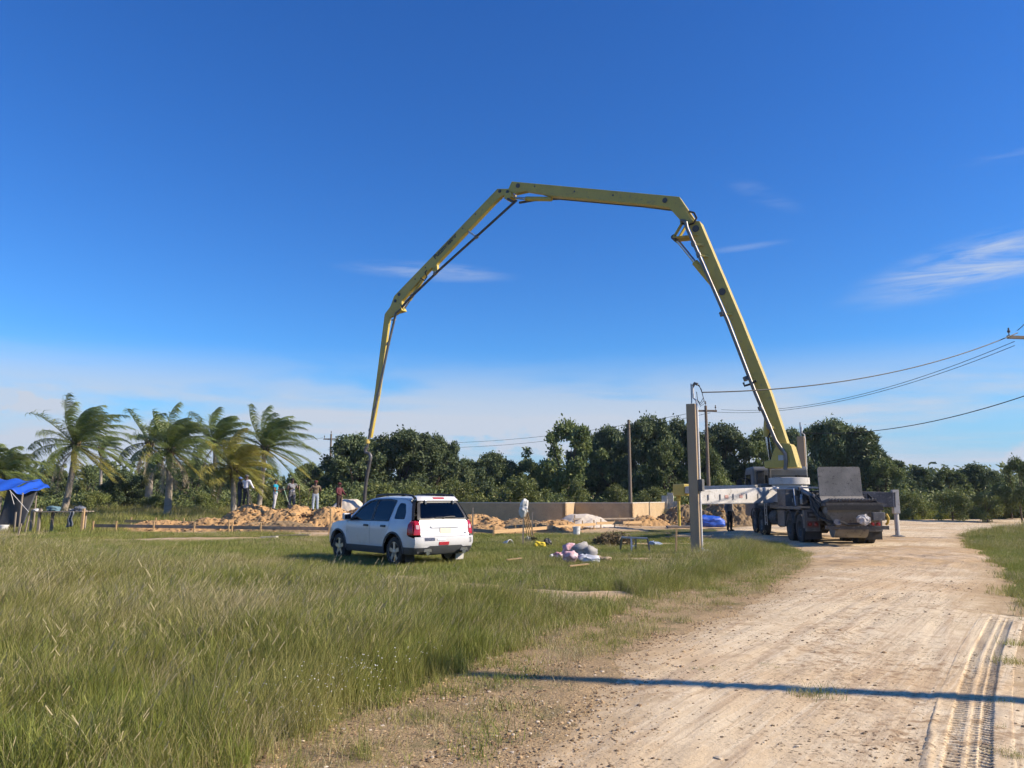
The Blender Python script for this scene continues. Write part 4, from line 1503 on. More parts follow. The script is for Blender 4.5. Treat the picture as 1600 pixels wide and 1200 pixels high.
part('pump_cylinders', M_GREYMETAL, pump, smooth=True)
for c_, s_ in (((2.6, 0.75, 1.62), (1.3, 0.55, 0.66)), ((2.7, -0.80, 1.58), (1.5, 0.5, 0.60))):
    part('hydraulic_tank', M_GREYMETAL, lambda m: m.box(c_, s_), bevel=0.03)
for c_, s_ in (((0.9, 0.75, 1.46), (0.7, 0.36, 0.38)), ((1.5, 0.62, 1.72), (0.3, 0.3, 0.3)), ((0.6, -0.75, 1.42), (0.8, 0.3, 0.3))):
    part('valve_block', M_DIRTY, lambda m: m.box(c_, s_), bevel=0.02)
part('control_box', M_GREYMETAL, lambda m: m.box((1.6, 1.0, 1.52), (0.5, 0.36, 0.5)), bevel=0.02)
for k in range(9):
    r2 = random.Random(40 + k)
    y0, x0 = r2.uniform(-0.9, 0.9), r2.uniform(-0.6, 2.6)
    pts = [(x0, y0, 1.45), (x0 + 0.3, y0 + r2.uniform(-0.3, 0.3), 1.75 + r2.uniform(0, 0.25)), (x0 + 0.9, y0 + r2.uniform(-0.5, 0.5), 1.72 + r2.uniform(-0.1, 0.2)), (x0 + 1.5, y0 + r2.uniform(-0.4, 0.4), 1.45)]
    part('hydraulic_hose', M_RUBBER, lambda m: m.tube([Vector(pts[0]).lerp(Vector(pts[1]), t) if i == 0 else (Vector(pts[1]).lerp(Vector(pts[2]), t) if i == 1 else Vector(pts[2]).lerp(Vector(pts[3]), t)) for i in range(3) for t in (0, 0.5)] + [pts[3]], 0.03, 7), smooth=True)
part('delivery_line', M_STEEL, lambda m: m.tube([(-1.5, 0.0, 0.95), (-0.9, 0.55, 1.05), (-0.3, 0.62, 1.66), (1.5, 0.62, 1.92), (3.6, 0.45, 1.95), (4.6, 0.25, 1.9), (5.0, 0.1, 2.2)], 0.085, 12), smooth=True)
part('stay_strut', M_WHITEOUT, lambda m: (m.beam((3.9, 1.0, 2.0), (0.9, 0.85, 1.40), 0.10, 0.14), m.beam((2.2, 0.3, 1.98), (0.2, 0.9, 1.45), 0.07, 0.20)), bevel=0.01)
part('guard_rail', M_GALV, lambda m: (m.tube([(4.2, 1.05, 1.95), (0.6, 1.05, 1.92), (0.4, 1.05, 1.3)], 0.022, 6), m.tube([(4.2, -1.05, 1.95), (-0.4, -1.05, 1.95), (-0.4, -1.05, 1.3)], 0.022, 6),
                                      m.beam((4.3, 0, 2.02), (0.3, 0.2, 1.95), 0.7, 0.05)), smooth=False)


# hopper at the tail
def hopper(m):
    top = [(-1.35, 0.86), (-2.75, 0.86), (-2.75, -0.86), (-1.35, -0.86)]
    bot = [(-1.50, 0.48), (-2.45, 0.48), (-2.45, -0.48), (-1.50, -0.48)]
    mid = [(-1.38, 0.84), (-2.68, 0.84), (-2.68, -0.84), (-1.38, -0.84)]
    vs, fs = [], []
    for ringp, z in ((top, 1.40), (mid, 1.08), (bot, 0.62)):
        vs += [(x, y, z) for x, y in ringp]
    inner = [(-1.40, 0.80), (-2.69, 0.80), (-2.69, -0.80), (-1.40, -0.80)]
    vs += [(x, y, 1.40) for x, y in inner]
    vs += [(x * 0.98 - 0.03, y * 0.9, 0.68) for x, y in bot]
    for a, b in ((0, 4), (4, 8)):
        for i in range(4):
            fs.append((a + i, a + (i + 1) % 4, b + (i + 1) % 4, b + i))
    fs.append((8, 9, 10, 11))
    for i in range(4):
        fs.append((i, 12 + i, 12 + (i + 1) % 4, (i + 1) % 4))
        fs.append((12 + i, 16 + i, 16 + (i + 1) % 4, 12 + (i + 1) % 4))
    fs.append((19, 18, 17, 16))
    m.add(vs, fs)


hop = part('hopper', M_CEMENT, hopper, bevel=0.012)
part('hopper_rim', M_DIRTY, lambda m: (m.box((-2.78, 0, 1.36), (0.08, 1.84, 0.12)), m.box((-2.05, 0.89, 1.36), (1.5, 0.07, 0.12)), m.box((-2.05, -0.89, 1.36), (1.5, 0.07, 0.12))), hop, bevel=0.01)
for k in range(15):
    y = -0.74 + 1.48 * k / 14
    part('grate_bar', M_CEMENT, lambda m: m.box((-2.04, y, 1.47 + 0.0), (1.28, 0.022, 0.07), M=Matrix.Rotation(R(6), 3, 'Y')), hop)
part('grate_cross_bar', M_CEMENT, lambda m: (m.tube([(-1.75, -0.78, 1.44), (-1.75, 0.78, 1.44)], 0.02, 6), m.tube([(-2.35, -0.78, 1.50), (-2.35, 0.78, 1.50)], 0.02, 6)), hop)


# raised splash lid, hinged on the front edge of the hopper
def lid(m):
    w, hgt, r = 0.72, 1.02, 0.10
    pts = [(-w, 0.0), (w, 0.0), (w, hgt - r)]
    pts += [(w - r + r * math.cos(a), hgt - r + r * math.sin(a)) for a in (0.4, 0.8, 1.2)]
    pts += [(-w + r - r * math.cos(a), hgt - r + r * math.sin(a)) for a in (1.2, 0.8, 0.4)]
    pts += [(-w, hgt - r)]
    m.prism([(-1.50 + 0.10 * z, y, 1.64 + z) for y, z in pts], (0.045, 0, 0))


ld = part('hopper_lid', M_CEMENT, lid, hop, bevel=0.008)
part('lid_apron', M_CEMENT, lambda m: m.add([(-1.50, 0.72, 1.64), (-1.50, -0.72, 1.64), (-1.80, -0.76, 1.50), (-1.80, 0.76, 1.50), (-1.47, 0.72, 1.60), (-1.47, -0.72, 1.60), (-1.80, -0.76, 1.46), (-1.80, 0.76, 1.46)],
                                            [(0, 1, 2, 3), (7, 6, 5, 4), (0, 3, 7, 4), (1, 5, 6, 2), (2, 6, 7, 3), (0, 4, 5, 1)]), hop)
part('hinge', M_DIRTY, lambda m: (m.tube([(-1.46, -0.78, 1.62), (-1.46, 0.78, 1.62)], 0.035, 8), m.box((-1.42, 0.82, 1.55), (0.12, 0.05, 0.32)), m.box((-1.42, -0.82, 1.55), (0.12, 0.05, 0.32))), hop)
part('rubber_skirt', M_RUBBER, lambda m: (m.box((-2.835, 0, 1.26), (0.025, 1.78, 0.16)), m.prism([(-2.3, 0.935, 1.42), (-1.3, 0.935, 1.70), (-1.3, 0.935, 1.30), (-2.3, 0.935, 1.26)], (0, 0.02, 0)),
                                          m.prism([(-2.3, -0.935, 1.42), (-1.3, -0.935, 1.75), (-1.3, -0.935, 1.30), (-2.3, -0.935, 1.26)], (0, -0.02, 0))), hop)
part('agitator_motor', M_DIRTY, lambda m: m.ring((-2.05, -0.75, 0.98), (0, -1, 0), [(0, 0.20), (0.22, 0.20), (0.24, 0.13), (0.45, 0.12)], 16), hop, smooth=True)
part('agitator_bearing', M_DIRTY, lambda m: m.ring((-2.05, 0.75, 0.98), (0, 1, 0), [(0, 0.18), (0.2, 0.18), (0.22, 0.1)], 16), hop, smooth=True)
part('discharge_bend', M_STEEL, lambda m: m.tube([(-2.1, 0.45, 0.70), (-2.5, 0.52, 0.62), (-2.8, 0.60, 0.66), (-2.98, 0.62, 0.80)], 0.12, 14), hop, smooth=True)
part('hopper_drum', M_CEMENT, lambda m: m.ring((-2.1, -0.55, 0.60), (0, 1, 0), [(0, 0.05), (0.02, 0.34), (1.1, 0.34), (1.12, 0.05)], 20), hop, smooth=True)
part('rear_bumper', M_DIRTY, lambda m: (m.box((-2.9, 0, 0.62), (0.10, 2.0, 0.12)), m.beam((-1.5, 0.5, 0.85), (-2.9, 0.5, 0.62), 0.08, 0.10), m.beam((-1.5, -0.5, 0.85), (-2.9, -0.5, 0.62), 0.08, 0.10)), bevel=0.01)
part('wash_hose', M_RUBBER, lambda m: m.tube([(-2.97, 0.55, 0.80), (-3.0, 0.3, 0.72), (-3.0, 0.0, 0.74), (-2.98, -0.2, 0.80)], 0.045, 8), smooth=True)


def rag(m):
    bm = bmesh.new()
    bmesh.ops.create_icosphere(bm, subdivisions=3, radius=0.17)
    for v in bm.verts:
        v.co = Vector((v.co.x * 0.5, v.co.y * 1.3, v.co.z)) + Vector(noise.noise_vector(v.co * 14)) * 0.07
    m.add([v.co + Vector((-3.0, -0.18, 0.88)) for v in bm.verts], [tuple(v.index for v in f.verts) for f in bm.faces])
    bm.free()


part('cleaning_rag', mat('pale_rag', (0.62, 0.60, 0.58), (0.35, 0.33, 0.33), rough=0.9, scale=9), rag)
part('tool_box', M_GREYMETAL, lambda m: m.box((-2.92, -0.68, 0.98), (0.20, 0.36, 0.26)), hop, bevel=0.015)
part('tow_hook', mat('hook_yellow', (0.55, 0.36, 0.05), rough=0.6), lambda m: m.tube([(-2.72, -1.02, 1.05), (-2.80, -1.05, 0.92), (-2.78, -1.02, 0.78), (-2.70, -1.0, 0.72)], 0.04, 8), smooth=True)
part('hydraulic_hose', M_RUBBER, lambda m: m.tube([(-1.2, 0.95, 1.6), (-1.7, 1.0, 1.25), (-2.2, 0.98, 0.95), (-2.7, 0.8, 0.80), (-2.9, 0.4, 0.78)], 0.05, 8), smooth=True)
part('hydraulic_hose', M_RUBBER, lambda m: m.tube([(-1.1, 0.85, 1.75), (-1.5, 0.97, 1.45), (-1.9, 1.02, 1.05), (-2.0, 0.95, 0.85)], 0.04, 8), smooth=True)
part('splash_plate', M_RUBBER, lambda m: m.prism([(-1.25, 0.97, 1.7), (-1.25, 0.97, 1.15), (-2.1, 0.97, 0.95), (-2.25, 0.97, 1.25)], (0, 0.02, 0)), hop)


# outriggers: folding arms with jack legs
def outrigger(foot, root, zr, h0, h1, w, mt, leg_mt, zleg, pad=0.28, leg_r=0.11, name_label=None):
    """root, foot in truck local xy; arm tapers from root to foot, leg drops to the ground"""
    a = Vector((root[0], root[1], zr))
    b = Vector((foot[0], foot[1], zleg))
    o = part('outrigger_arm', mt, lambda m: m.beam(a, b, w, h0, w2=w * 0.85, h2=h1), bevel=0.02)
    d = (b - a).normalized()
    wz = Hf(*tl(foot[0], foot[1], 0).xy) - TR_POS.z
    part('outrigger_leg', leg_mt, lambda m: (m.beam((b.x, b.y, zleg + h1 * 0.5 + 0.1), (b.x, b.y, zleg - 0.55), leg_r * 2.2, leg_r * 2.2, up=(0, 1, 0)), m.tube([(b.x, b.y, zleg - 0.5), (b.x, b.y, wz + 0.07)], leg_r * 0.85, 12)), o, bevel=0.01)
    part('foot_plate', M_GREYMETAL, lambda m: m.ring((b.x, b.y, wz + 0.02), (0, 0, 1), [(0, pad), (0.03, pad), (0.07, pad * 0.5)], 16), o)
    return o, a, b, d


pL = to_tl(at(1091, 800, 29.6))
pR = to_tl(gp(1403, 840))
pF = to_tl(at(1061, 800, 41.5))
o1, a1, b1, d1 = outrigger((pL.x, pL.y), (4.6, 0.75), 1.72, 0.64, 0.52, 0.34, M_WHITEOUT, M_WHITEOUT, 1.62)
sd = Vector((d1.y, -d1.x, 0)).normalized()
if tl(*(a1 + sd)).y > tl(*(a1 - sd)).y:
    sd = -sd
for t in (0.30, 0.45, 0.62, 0.78, 0.92):
    p = a1.lerp(b1, t) + sd * 0.172
    part('arm_fitting', M_GALV, lambda m: m.beam(p + Vector((0, 0, 0.08)), p - Vector((0, 0, 0.14)), 0.03, 0.05, up=sd), o1)
for t in (0.52, 0.70):
    p = a1.lerp(b1, t) + sd * 0.168
    part('warning_mark', mat('faded_red_mark', (0.40, 0.17, 0.13), (0.5, 0.35, 0.3), rough=0.8, scale=30), lambda m: m.box(p + Vector((0, 0, -0.02)), (0.22, 0.008, 0.13), rz=math.atan2(d1.y, d1.x)), o1)
part('arm_flange', M_GALV, lambda m: m.beam(a1.lerp(b1, 0.1) + sd * 0.13 - Vector((0, 0, 0.32)), b1 + sd * 0.13 - Vector((0, 0, 0.27)), 0.14, 0.03), o1)
o2, a2, b2, d2 = outrigger((pR.x, pR.y), (4.4, -0.8), 1.60, 0.60, 0.62, 0.32, M_GREYMETAL, M_WHITEOUT, 1.50)
o3, a3, b3, d3 = outrigger((pF.x, pF.y), (6.3, 1.15), 1.95, 0.42, 0.36, 0.30, M_WHITEOUT, M_YEL, 2.0, leg_r=0.09)
part('outrigger_head', M_YEL, lambda m: m.beam(b3 - d3 * 0.9, b3 + d3 * 0.25, 0.40, 0.62), o3, bevel=0.03)
part('bearing_mat', M_WOODGREY, lambda m: m.box((b3.x, b3.y, 0.06), (1.3, 1.3, 0.1)), o3)


# ================================================================== WHITE SUV
suv = thing('suv', 'white five-door SUV parked in the grass, seen from its rear left corner', 'car', (SUV_C.x, SUV_C.y, Hf(SUV_C.x, SUV_C.y) - 0.01), SUV_RZ)


def lerp_tab(tab, z):
    if z <= tab[0][0]:
        return tab[0][1]
    for (a, va), (b, vb) in zip(tab[:-1], tab[1:]):
        if z <= b:
            t = (z - a) / (b - a)
            t = t * t * (3 - 2 * t) * 0.5 + t * 0.5
            return va + (vb - va) * t
    return tab[-1][1]


W_TAB = [(0.24, 0.84), (0.34, 0.885), (0.55, 0.905), (0.80, 0.912), (0.98, 0.895), (1.05, 0.865), (1.30, 0.775), (1.50, 0.690), (1.62, 0.62)]
XR_TAB = [(0.30, -2.02), (0.42, -2.12), (0.55, -2.17), (0.68, -2.165), (0.74, -2.12), (0.92, -2.10), (1.04, -2.065), (1.10, -2.035), (1.50, -1.84), (1.62, -1.74)]
XF_TAB = [(0.28, 2.05), (0.45, 2.19), (0.62, 2.19), (0.80, 2.12), (0.92, 2.02), (1.02, 1.85), (1.7, 1.7)]
RR, RF = 0.24, 0.42


def hw(z):
    return lerp_tab(W_TAB, z)


def side(x, z):
    w, xr, xf = hw(z), lerp_tab(XR_TAB, z), lerp_tab(XF_TAB, z)
    d = x - xr
    y = w
    if d < RR:
        q = min(RR, RR - max(d, 0.0))
        y = w - RR + math.sqrt(max(0, RR * RR - q * q))
    d = xf - x
    if d < RF:
        q = min(RF, RF - max(d, 0.0))
        y = w - (RF - math.sqrt(max(0, RF * RF - q * q))) * 0.75
    y -= 0.02 * max(0, (x - 0.6)) ** 2 * 0.6
    # shoulder crease
    y += 0.010 * math.exp(-((z - 0.90) / 0.05) ** 2)
    # flared arches
    for xa_ in (-1.29, 1.34):
        dd = math.hypot(x - xa_, z - 0.36)
        y += 0.028 * math.exp(-((dd - 0.42) / 0.07) ** 2)
    return y


def rear(y, z):
    w, xr = hw(z), lerp_tab(XR_TAB, z)
    e = w - abs(y)
    x = xr + 0.05 * (y / w) ** 2
    if e < RR:
        q = min(RR, RR - max(e, 0.0))
        x = xr + RR - math.sqrt(max(0, RR * RR - q * q)) + 0.05 * (1 - RR / w) ** 2 * (1 - q / RR)
    return x


EDGE = RR * (1 - math.cos(PI / 4))          # where side chart hands over to rear chart


def L_side(x, z):
    return Vector((x, side(x, z), z))


def R_side(x, z):
    return Vector((x, -side(x, z), z))


def S_rear(y, z):
    return Vector((rear(y, z), y, z))


def in_poly(p, poly):
    c = False
    n = len(poly)
    for i in range(n):
        a, b = poly[i], poly[(i + 1) % n]
        if (a[1] > p[1]) != (b[1] > p[1]) and p[0] < (b[0] - a[0]) * (p[1] - a[1]) / (b[1] - a[1]) + a[0]:
            c = not c
    return c


def densify(poly, res):
    out = []
    for i in range(len(poly)):
        a, b = Vector(poly[i]), Vector(poly[(i + 1) % len(poly)])
        n = max(1, int((b - a).length / res + 0.5))
        out += [tuple(a.lerp(b, k / n)) for k in range(n)]
    return out


def rounded(poly, r, n=4):
    """round the corners of a polygon; r number or list"""
    out = []
    k = len(poly)
    for i in range(k):
        ri = r[i] if isinstance(r, (list, tuple)) else r
        p0, p, p1 = Vector(poly[i - 1]), Vector(poly[i]), Vector(poly[(i + 1) % k])
        if ri <= 0:
            out.append(tuple(p))
            continue
        a = p + (p0 - p).normalized() * min(ri, (p0 - p).length * 0.45)
        b = p + (p1 - p).normalized() * min(ri, (p1 - p).length * 0.45)
        for j in range(n + 1):
            t = j / n
            out.append(tuple(a * (1 - t) ** 2 + p * 2 * t * (1 - t) + b * t * t))
    return out


def panel(name, outer, fn, mt, parent, holes=(), t=0.02, res=0.09, off=0.0, centre=Vector((0, 0, 0.7)), smooth=True):
    """a curved sheet of thickness t: polygon in a chart (a, b), mapped by fn, cut with holes"""
    loops = [densify(p, res) for p in (outer, *holes)]
    pts, edges = [], []
    for lp in loops:
        o = len(pts)
        pts += [Vector(p) for p in lp]
        edges += [(o + i, o + (i + 1) % len(lp)) for i in range(len(lp))]
    xs = [p[0] for p in outer]
    ys = [p[1] for p in outer]
    a = min(xs) + res / 2
    while a < max(xs):
        b = min(ys) + res / 2
        while b < max(ys):
            if in_poly((a, b), outer) and not any(in_poly((a, b), h) for h in holes):
                if all((Vector((a, b)) - p).length > res * 0.45 for p in pts[:sum(map(len, loops))]):
                    pts.append(Vector((a, b)))
            b += res
        a += res
    V, E, Fc, *_ = geometry.delaunay_2d_cdt(pts, edges, [], 0, 1e-6)
    tris = []
    for f in Fc:
        c = (V[f[0]] + V[f[1]] + V[f[2]]) / 3
        if in_poly(c, outer) and not any(in_poly(c, h) for h in holes):
            tris.append(tuple(f))
    h = 0.004
    front, back = [], []
    for p in V:
        q = fn(p.x, p.y)
        n = (fn(p.x + h, p.y) - fn(p.x - h, p.y)).cross(fn(p.x, p.y + h) - fn(p.x, p.y - h))
        if n.length < 1e-9:
            n = q - centre
        n.normalize()
        if n.dot(q - centre) < 0:
            n = -n
        front.append(q + n * off)
        back.append(q + n * (off - t))
    cnt = {}
    for f in tris:
        for i in range(3):
            e = (f[i], f[(i + 1) % 3])
            k = tuple(sorted(e))
            cnt.setdefault(k, []).append(e)
    nv = len(V)
    faces = list(tris) + [tuple(i + nv for i in reversed(f)) for f in tris]
    for k, es in cnt.items():
        if len(es) == 1:
            a_, b_ = es[0]
            faces.append((b_, a_, a_ + nv, b_ + nv))
    m = MB()
    m.add(front + back, faces)
    me = m.mesh(name)
    o = link(name, me, mt, parent)
    if smooth:
        me.shade_smooth()
        me.set_sharp_from_angle(angle=R(35))
    return o


M_WHITE = mat('white_car_paint', (0.60, 0.60, 0.60), (0.575, 0.575, 0.57), rough=0.28, scale=1.5, coat=0.5, c3=(0.53, 0.52, 0.49))
M_CLAD = mat('grey_cladding', (0.075, 0.08, 0.085), (0.065, 0.068, 0.072), rough=0.65)
M_TINT = glass_mat('tinted_glass', (0.10, 0.115, 0.115))
M_TINTD = glass_mat('dark_privacy_glass', (0.035, 0.04, 0.042))
M_TAIL = mat('tail_light_red', (0.42, 0.012, 0.02), (0.36, 0.01, 0.016), rough=0.15, coat=0.6)
M_TAILW = mat('tail_light_clear', (0.62, 0.40, 0.40), (0.55, 0.3, 0.3), rough=0.15, coat=0.6)
M_ALLOY = mat('alloy_wheel', (0.40, 0.41, 0.42), (0.34, 0.35, 0.36), rough=0.35, metal=0.8)
M_INT = mat('car_interior', (0.035, 0.035, 0.037), (0.05, 0.05, 0.05), rough=0.8)


def arch_pts(xc, r, z0=0.30, n=12):
    """wheel arch outline from the rear foot over the top to the front foot"""
    zc = 0.36
    a0 = math.asin((z0 - zc) / r)
    return [(xc + r * math.cos(PI - a0 - (PI - 2 * a0) * k / n), zc + r * math.sin(PI - a0 - (PI - 2 * a0) * k / n)) for k in range(n + 1)]


AR, AF = arch_pts(-1.29, 0.405), arch_pts(1.34, 0.405)
g4 = 0.004
hood_z = lambda x: 1.015 - 0.13 * ((x - 1.0) / 1.05) ** 2 if x > 1.0 else 1.015
for sgn, chart in ((1, L_side), (-1, R_side)):
    # front wing
    wing = [p for p in AF if p[0] < 2.2][::-1]
    front_wing = [(0.93, 0.44)] + [p for p in AF if p[1] >= 0.44 and p[0] < 1.34] + [p for p in AF if p[0] >= 1.34 and p[1] >= 0.44] + [(2.0, 0.44), (2.06, 0.60), (1.98, 0.84), (1.80, 0.925), (1.5, 0.975), (1.2, 1.0), (1.02, 1.01), (0.93, 0.98)]
    panel('front_wing', front_wing, chart, M_WHITE, suv)
    fd = [(0.92, 0.43), (0.92, 0.985), (0.84, 1.01), (-0.20, 1.025), (-0.20, 0.43)]
    d1_ = panel('front_door', fd, chart, M_WHITE, suv)
    rd_ = [(-0.21, 0.43), (-0.21, 1.025), (-1.02, 1.035), (-1.08, 0.98), (-0.98, 0.80), (-0.89, 0.62), (-0.86, 0.50), (-0.87, 0.43)]
    d2_ = panel('rear_door', rd_, chart, M_WHITE, suv)
    for dd, xh in ((d1_, -0.03), (d2_, -0.83)):
        panel('door_handle', rounded([(xh - 0.10, 0.895), (xh + 0.10, 0.895), (xh + 0.10, 0.94), (xh - 0.10, 0.94)], 0.02), chart, M_BLACK, dd, t=0.03, off=0.028, res=0.05)
    # rear quarter, from door gap round to the corner, window frame included
    xe = lambda z: lerp_tab(XR_TAB, z) + EDGE
    quarter = [(-0.877, 0.50), (-0.90, 0.62), (-0.99, 0.80), (-1.09, 0.98), (-1.03, 1.04), (-1.06, 1.20), (-1.10, 1.38), (-1.11, 1.545), (-1.4, 1.545), (-1.62, 1.515), (xe(1.47) + 0.02, 1.47), (xe(1.3) + 0.05, 1.30), (xe(1.10) + 0.05, 1.10), (xe(1.02) + 0.09, 1.02), (xe(0.8) + 0.16, 0.80), (xe(0.72) + 0.19, 0.72), (xe(0.66), 0.66), (xe(0.55), 0.55), (xe(0.46), 0.46), (-1.70, 0.46)] + \
        [p for p in AR if p[1] > 0.47]
    qwin = rounded([(-1.22, 1.09), (-1.20, 1.25), (-1.23, 1.47), (-1.50, 1.455), (-1.62, 1.30), (-1.68, 1.09)], [0.05, 0.1, 0.07, 0.08, 0.12, 0.07])
    panel('rear_quarter', quarter, chart, M_WHITE, suv, holes=[qwin])
    panel('quarter_window', qwin, chart, M_TINTD, suv, t=0.004, off=-0.006)
    # side frame of the greenhouse: A pillar and roof rail, with the two door window openings
    frame_o = [(1.05, 1.0), (0.86, 1.13), (0.52, 1.37), (0.22, 1.53), (-0.10, 1.585), (-0.6, 1.60), (-1.11, 1.59), (-1.5, 1.575), (-1.66, 1.56), (-1.66, 1.52), (-1.4, 1.55), (-1.108, 1.55), (-1.105, 1.38), (-1.065, 1.20), (-1.035, 1.035), (-0.2, 1.026), (0.84, 1.012)]
    fwin = rounded([(0.80, 1.045), (0.50, 1.30), (0.20, 1.475), (-0.06, 1.525), (-0.185, 1.53), (-0.185, 1.05)], [0.03, 0.1, 0.12, 0.05, 0.02, 0.02])
    rwin = rounded([(-0.245, 1.05), (-0.245, 1.535), (-0.75, 1.535), (-1.05, 1.515), (-1.045, 1.33), (-0.99, 1.05)], [0.02, 0.02, 0.1, 0.06, 0.08, 0.05])
    panel('window_frame', frame_o, chart, M_WHITE, suv, holes=[fwin, rwin], t=0.03)
    panel('window_trim', rounded([(0.86, 1.02), (0.50, 1.335), (0.20, 1.505), (-0.10, 1.55), (-0.75, 1.558), (-1.085, 1.53), (-1.07, 1.33), (-1.02, 1.03)], 0.04), chart, M_BLACK, suv, holes=[fwin, rwin], t=0.012, off=0.006)
    panel('door_window', fwin, chart, M_TINT, d1_, t=0.004, off=-0.010)
    panel('door_window', rwin, chart, M_TINTD, d2_, t=0.004, off=-0.010)
    # grey lower cladding
    sill = [(0.95, 0.27), (0.95, 0.435), (-0.88, 0.435), (-0.88, 0.27)]
    panel('sill_cladding', sill, chart, M_CLAD, suv, off=0.008)
    panel('rear_bumper_side', [(-1.70, 0.455), (xe(0.455), 0.455), (xe(0.36), 0.36), (xe(0.30), 0.30), (-1.66, 0.30)], chart, M_CLAD, suv)
    panel('front_bumper_side', [(1.745, 0.30), (1.745, 0.435), (2.0, 0.435), (2.0, 0.30)], chart, M_CLAD, suv, off=0.004)
    # arch lips
    for xc in (-1.29, 1.34):
        outer = arch_pts(xc, 0.445, 0.33)
        inner = arch_pts(xc, 0.408, 0.33)
        panel('arch_lip', outer + inner[::-1], chart, M_CLAD, suv, off=0.012, t=0.03, res=0.06)
    # tail lamp wrapping the corner
    ll = [(xe(0.74), 0.74), (xe(1.06), 1.06), (xe(1.06) + 0.06, 1.05), (xe(1.0) + 0.12, 0.98), (xe(0.8) + 0.17, 0.80), (xe(0.74) + 0.18, 0.74)]
    tl_ = panel('tail_light', ll, chart, M_TAIL, suv, off=0.006)
    ye = lambda z: hw(z) - EDGE
    rp = [(sgn * ye(0.74), 0.74), (sgn * ye(1.06), 1.06), (sgn * 0.70, 1.05), (sgn * 0.70, 0.74)]
    panel('tail_light_lens', rp, S_rear, M_TAIL, tl_, off=0.006)
    panel('reverse_lens', rounded([(sgn * 0.715, 0.87), (sgn * 0.715, 0.96), (sgn * 0.79, 0.965), (sgn * 0.79, 0.87)], 0.02), S_rear, M_TAILW, tl_, off=0.010, t=0.01, res=0.04)
    # roof rail
    mr_ = MB()
    yr = lambda x: hw(1.585) - 0.045
    mr_.tube([(0.05, sgn * yr(0), 1.60), (-0.02, sgn * yr(0), 1.645), (-0.5, sgn * yr(0), 1.672), (-1.2, sgn * yr(0), 1.665), (-1.58, sgn * yr(0), 1.640), (-1.70, sgn * (yr(0) + 0.005), 1.585)], [0.025, 0.024, 0.022, 0.022, 0.026, 0.032], 8)
    rl = mr_.build('roof_rail', M_BLACK, suv, smooth=True)
    for xx in (-0.5, -1.2):
        mf = MB()
        mf.box((xx, sgn * yr(0), 1.655), (0.12, 0.035, 0.07))
        mf.build('rail_foot', M_BLACK, rl)
    # dark pillar strip beside the rear glass
    panel('pillar_trim', [(xe(1.08), 1.08), (xe(1.48), 1.48), (-1.62, 1.525), (xe(1.45) + 0.05, 1.44), (xe(1.08) + 0.045, 1.08)], chart, M_BLACK, suv, off=0.005)
    # door mirror
    mm = MB()
    mm.prism([(0.80, sgn * 0.90, 1.02), (0.86, sgn * 0.90, 1.06), (0.84, sgn * 0.90, 1.19), (0.74, sgn * 0.90, 1.20), (0.72, sgn * 0.90, 1.04)], (0, sgn * 0.20, 0.01))
    mo = mm.build('mirror', M_WHITE, suv, bevel=0.025)
    mm = MB()
    mm.box((0.715, sgn * 1.0, 1.115), (0.012, 0.17, 0.12))
    mm.build('mirror_glass', M_CABGLASS, mo)
    mm = MB()
    mm.box((0.80, sgn * 0.88, 1.04), (0.06, 0.10, 0.04))
    mm.build('mirror_arm', M_BLACK, mo)

# roof, rear end, bonnet, windscreen
WTOP = lambda x: hw(1.59)


def roof_z(x):
    return 1.588 - 0.10 * max(0, (x + 0.2)) ** 2 / 0.3 * 0.6 - 0.03 * max(0, -x - 1.0) ** 2 * 1.6


def S_roof(x, t):
    w = side(max(x, -1.5), min(1.59, roof_z(x)))
    return Vector((x, t * w, roof_z(x) + 0.055 * (1 - t * t)))


panel('roof', [(0.20, -1), (0.20, 1), (-1.68, 1), (-1.70, 0.6), (-1.72, 0), (-1.70, -0.6), (-1.68, -1)], S_roof, M_WHITE, suv, res=0.16)
# spoiler lip over the rear glass with the high brake lamp
panel('roof_spoiler', [(-0.60, 1.50), (-0.55, 1.60), (0.55, 1.60), (0.60, 1.50)], lambda y, z: Vector((rear(y, z) - 0.022, y, z + 0.02)), M_WHITE, suv, t=0.05, res=0.1)
panel('brake_lamp', [(-0.16, 1.545), (-0.16, 1.58), (0.16, 1.58), (0.16, 1.545)], lambda y, z: Vector((rear(y, z) - 0.029, y, z + 0.02)), M_TAIL, suv, t=0.012, res=0.06)
gate_z0 = 0.70
gate = [(-0.69, gate_z0), (-0.695, 1.03), (-0.66, 1.075), (0.66, 1.075), (0.695, 1.03), (0.69, gate_z0)]
tg = panel('tailgate', gate, S_rear, M_WHITE, suv)
glass = rounded([(-0.685, 1.085), (-0.55, 1.49), (0.55, 1.49), (0.685, 1.085)], [0.05, 0.08, 0.08, 0.05])
panel('rear_window', glass, S_rear, M_TINTD, tg, t=0.005, off=-0.004)
panel('window_seal', rounded([(-0.73, 1.078), (-0.585, 1.505), (0.585, 1.505), (0.73, 1.078)], [0.04, 0.08, 0.08, 0.04]), S_rear, M_BLACK, tg, holes=[rounded([(-0.65, 1.11), (-0.53, 1.47), (0.53, 1.47), (0.65, 1.11)], 0.05)], t=0.012, off=0.002)
panel('gate_garnish', rounded([(-0.42, 0.915), (-0.40, 0.945), (0.40, 0.945), (0.42, 0.915), (0.38, 0.90), (-0.38, 0.90)], 0.015), S_rear, M_ALLOY, tg, t=0.03, off=0.022, res=0.06)
pl = panel('number_plate', [(-0.16, 0.76), (-0.16, 0.885), (0.16, 0.885), (0.16, 0.76)], S_rear, mat('plate_cream', (0.66, 0.60, 0.48), (0.6, 0.54, 0.43), rough=0.5, scale=12, c3=(0.45, 0.36, 0.27)), tg, t=0.01, off=0.012, smooth=False)


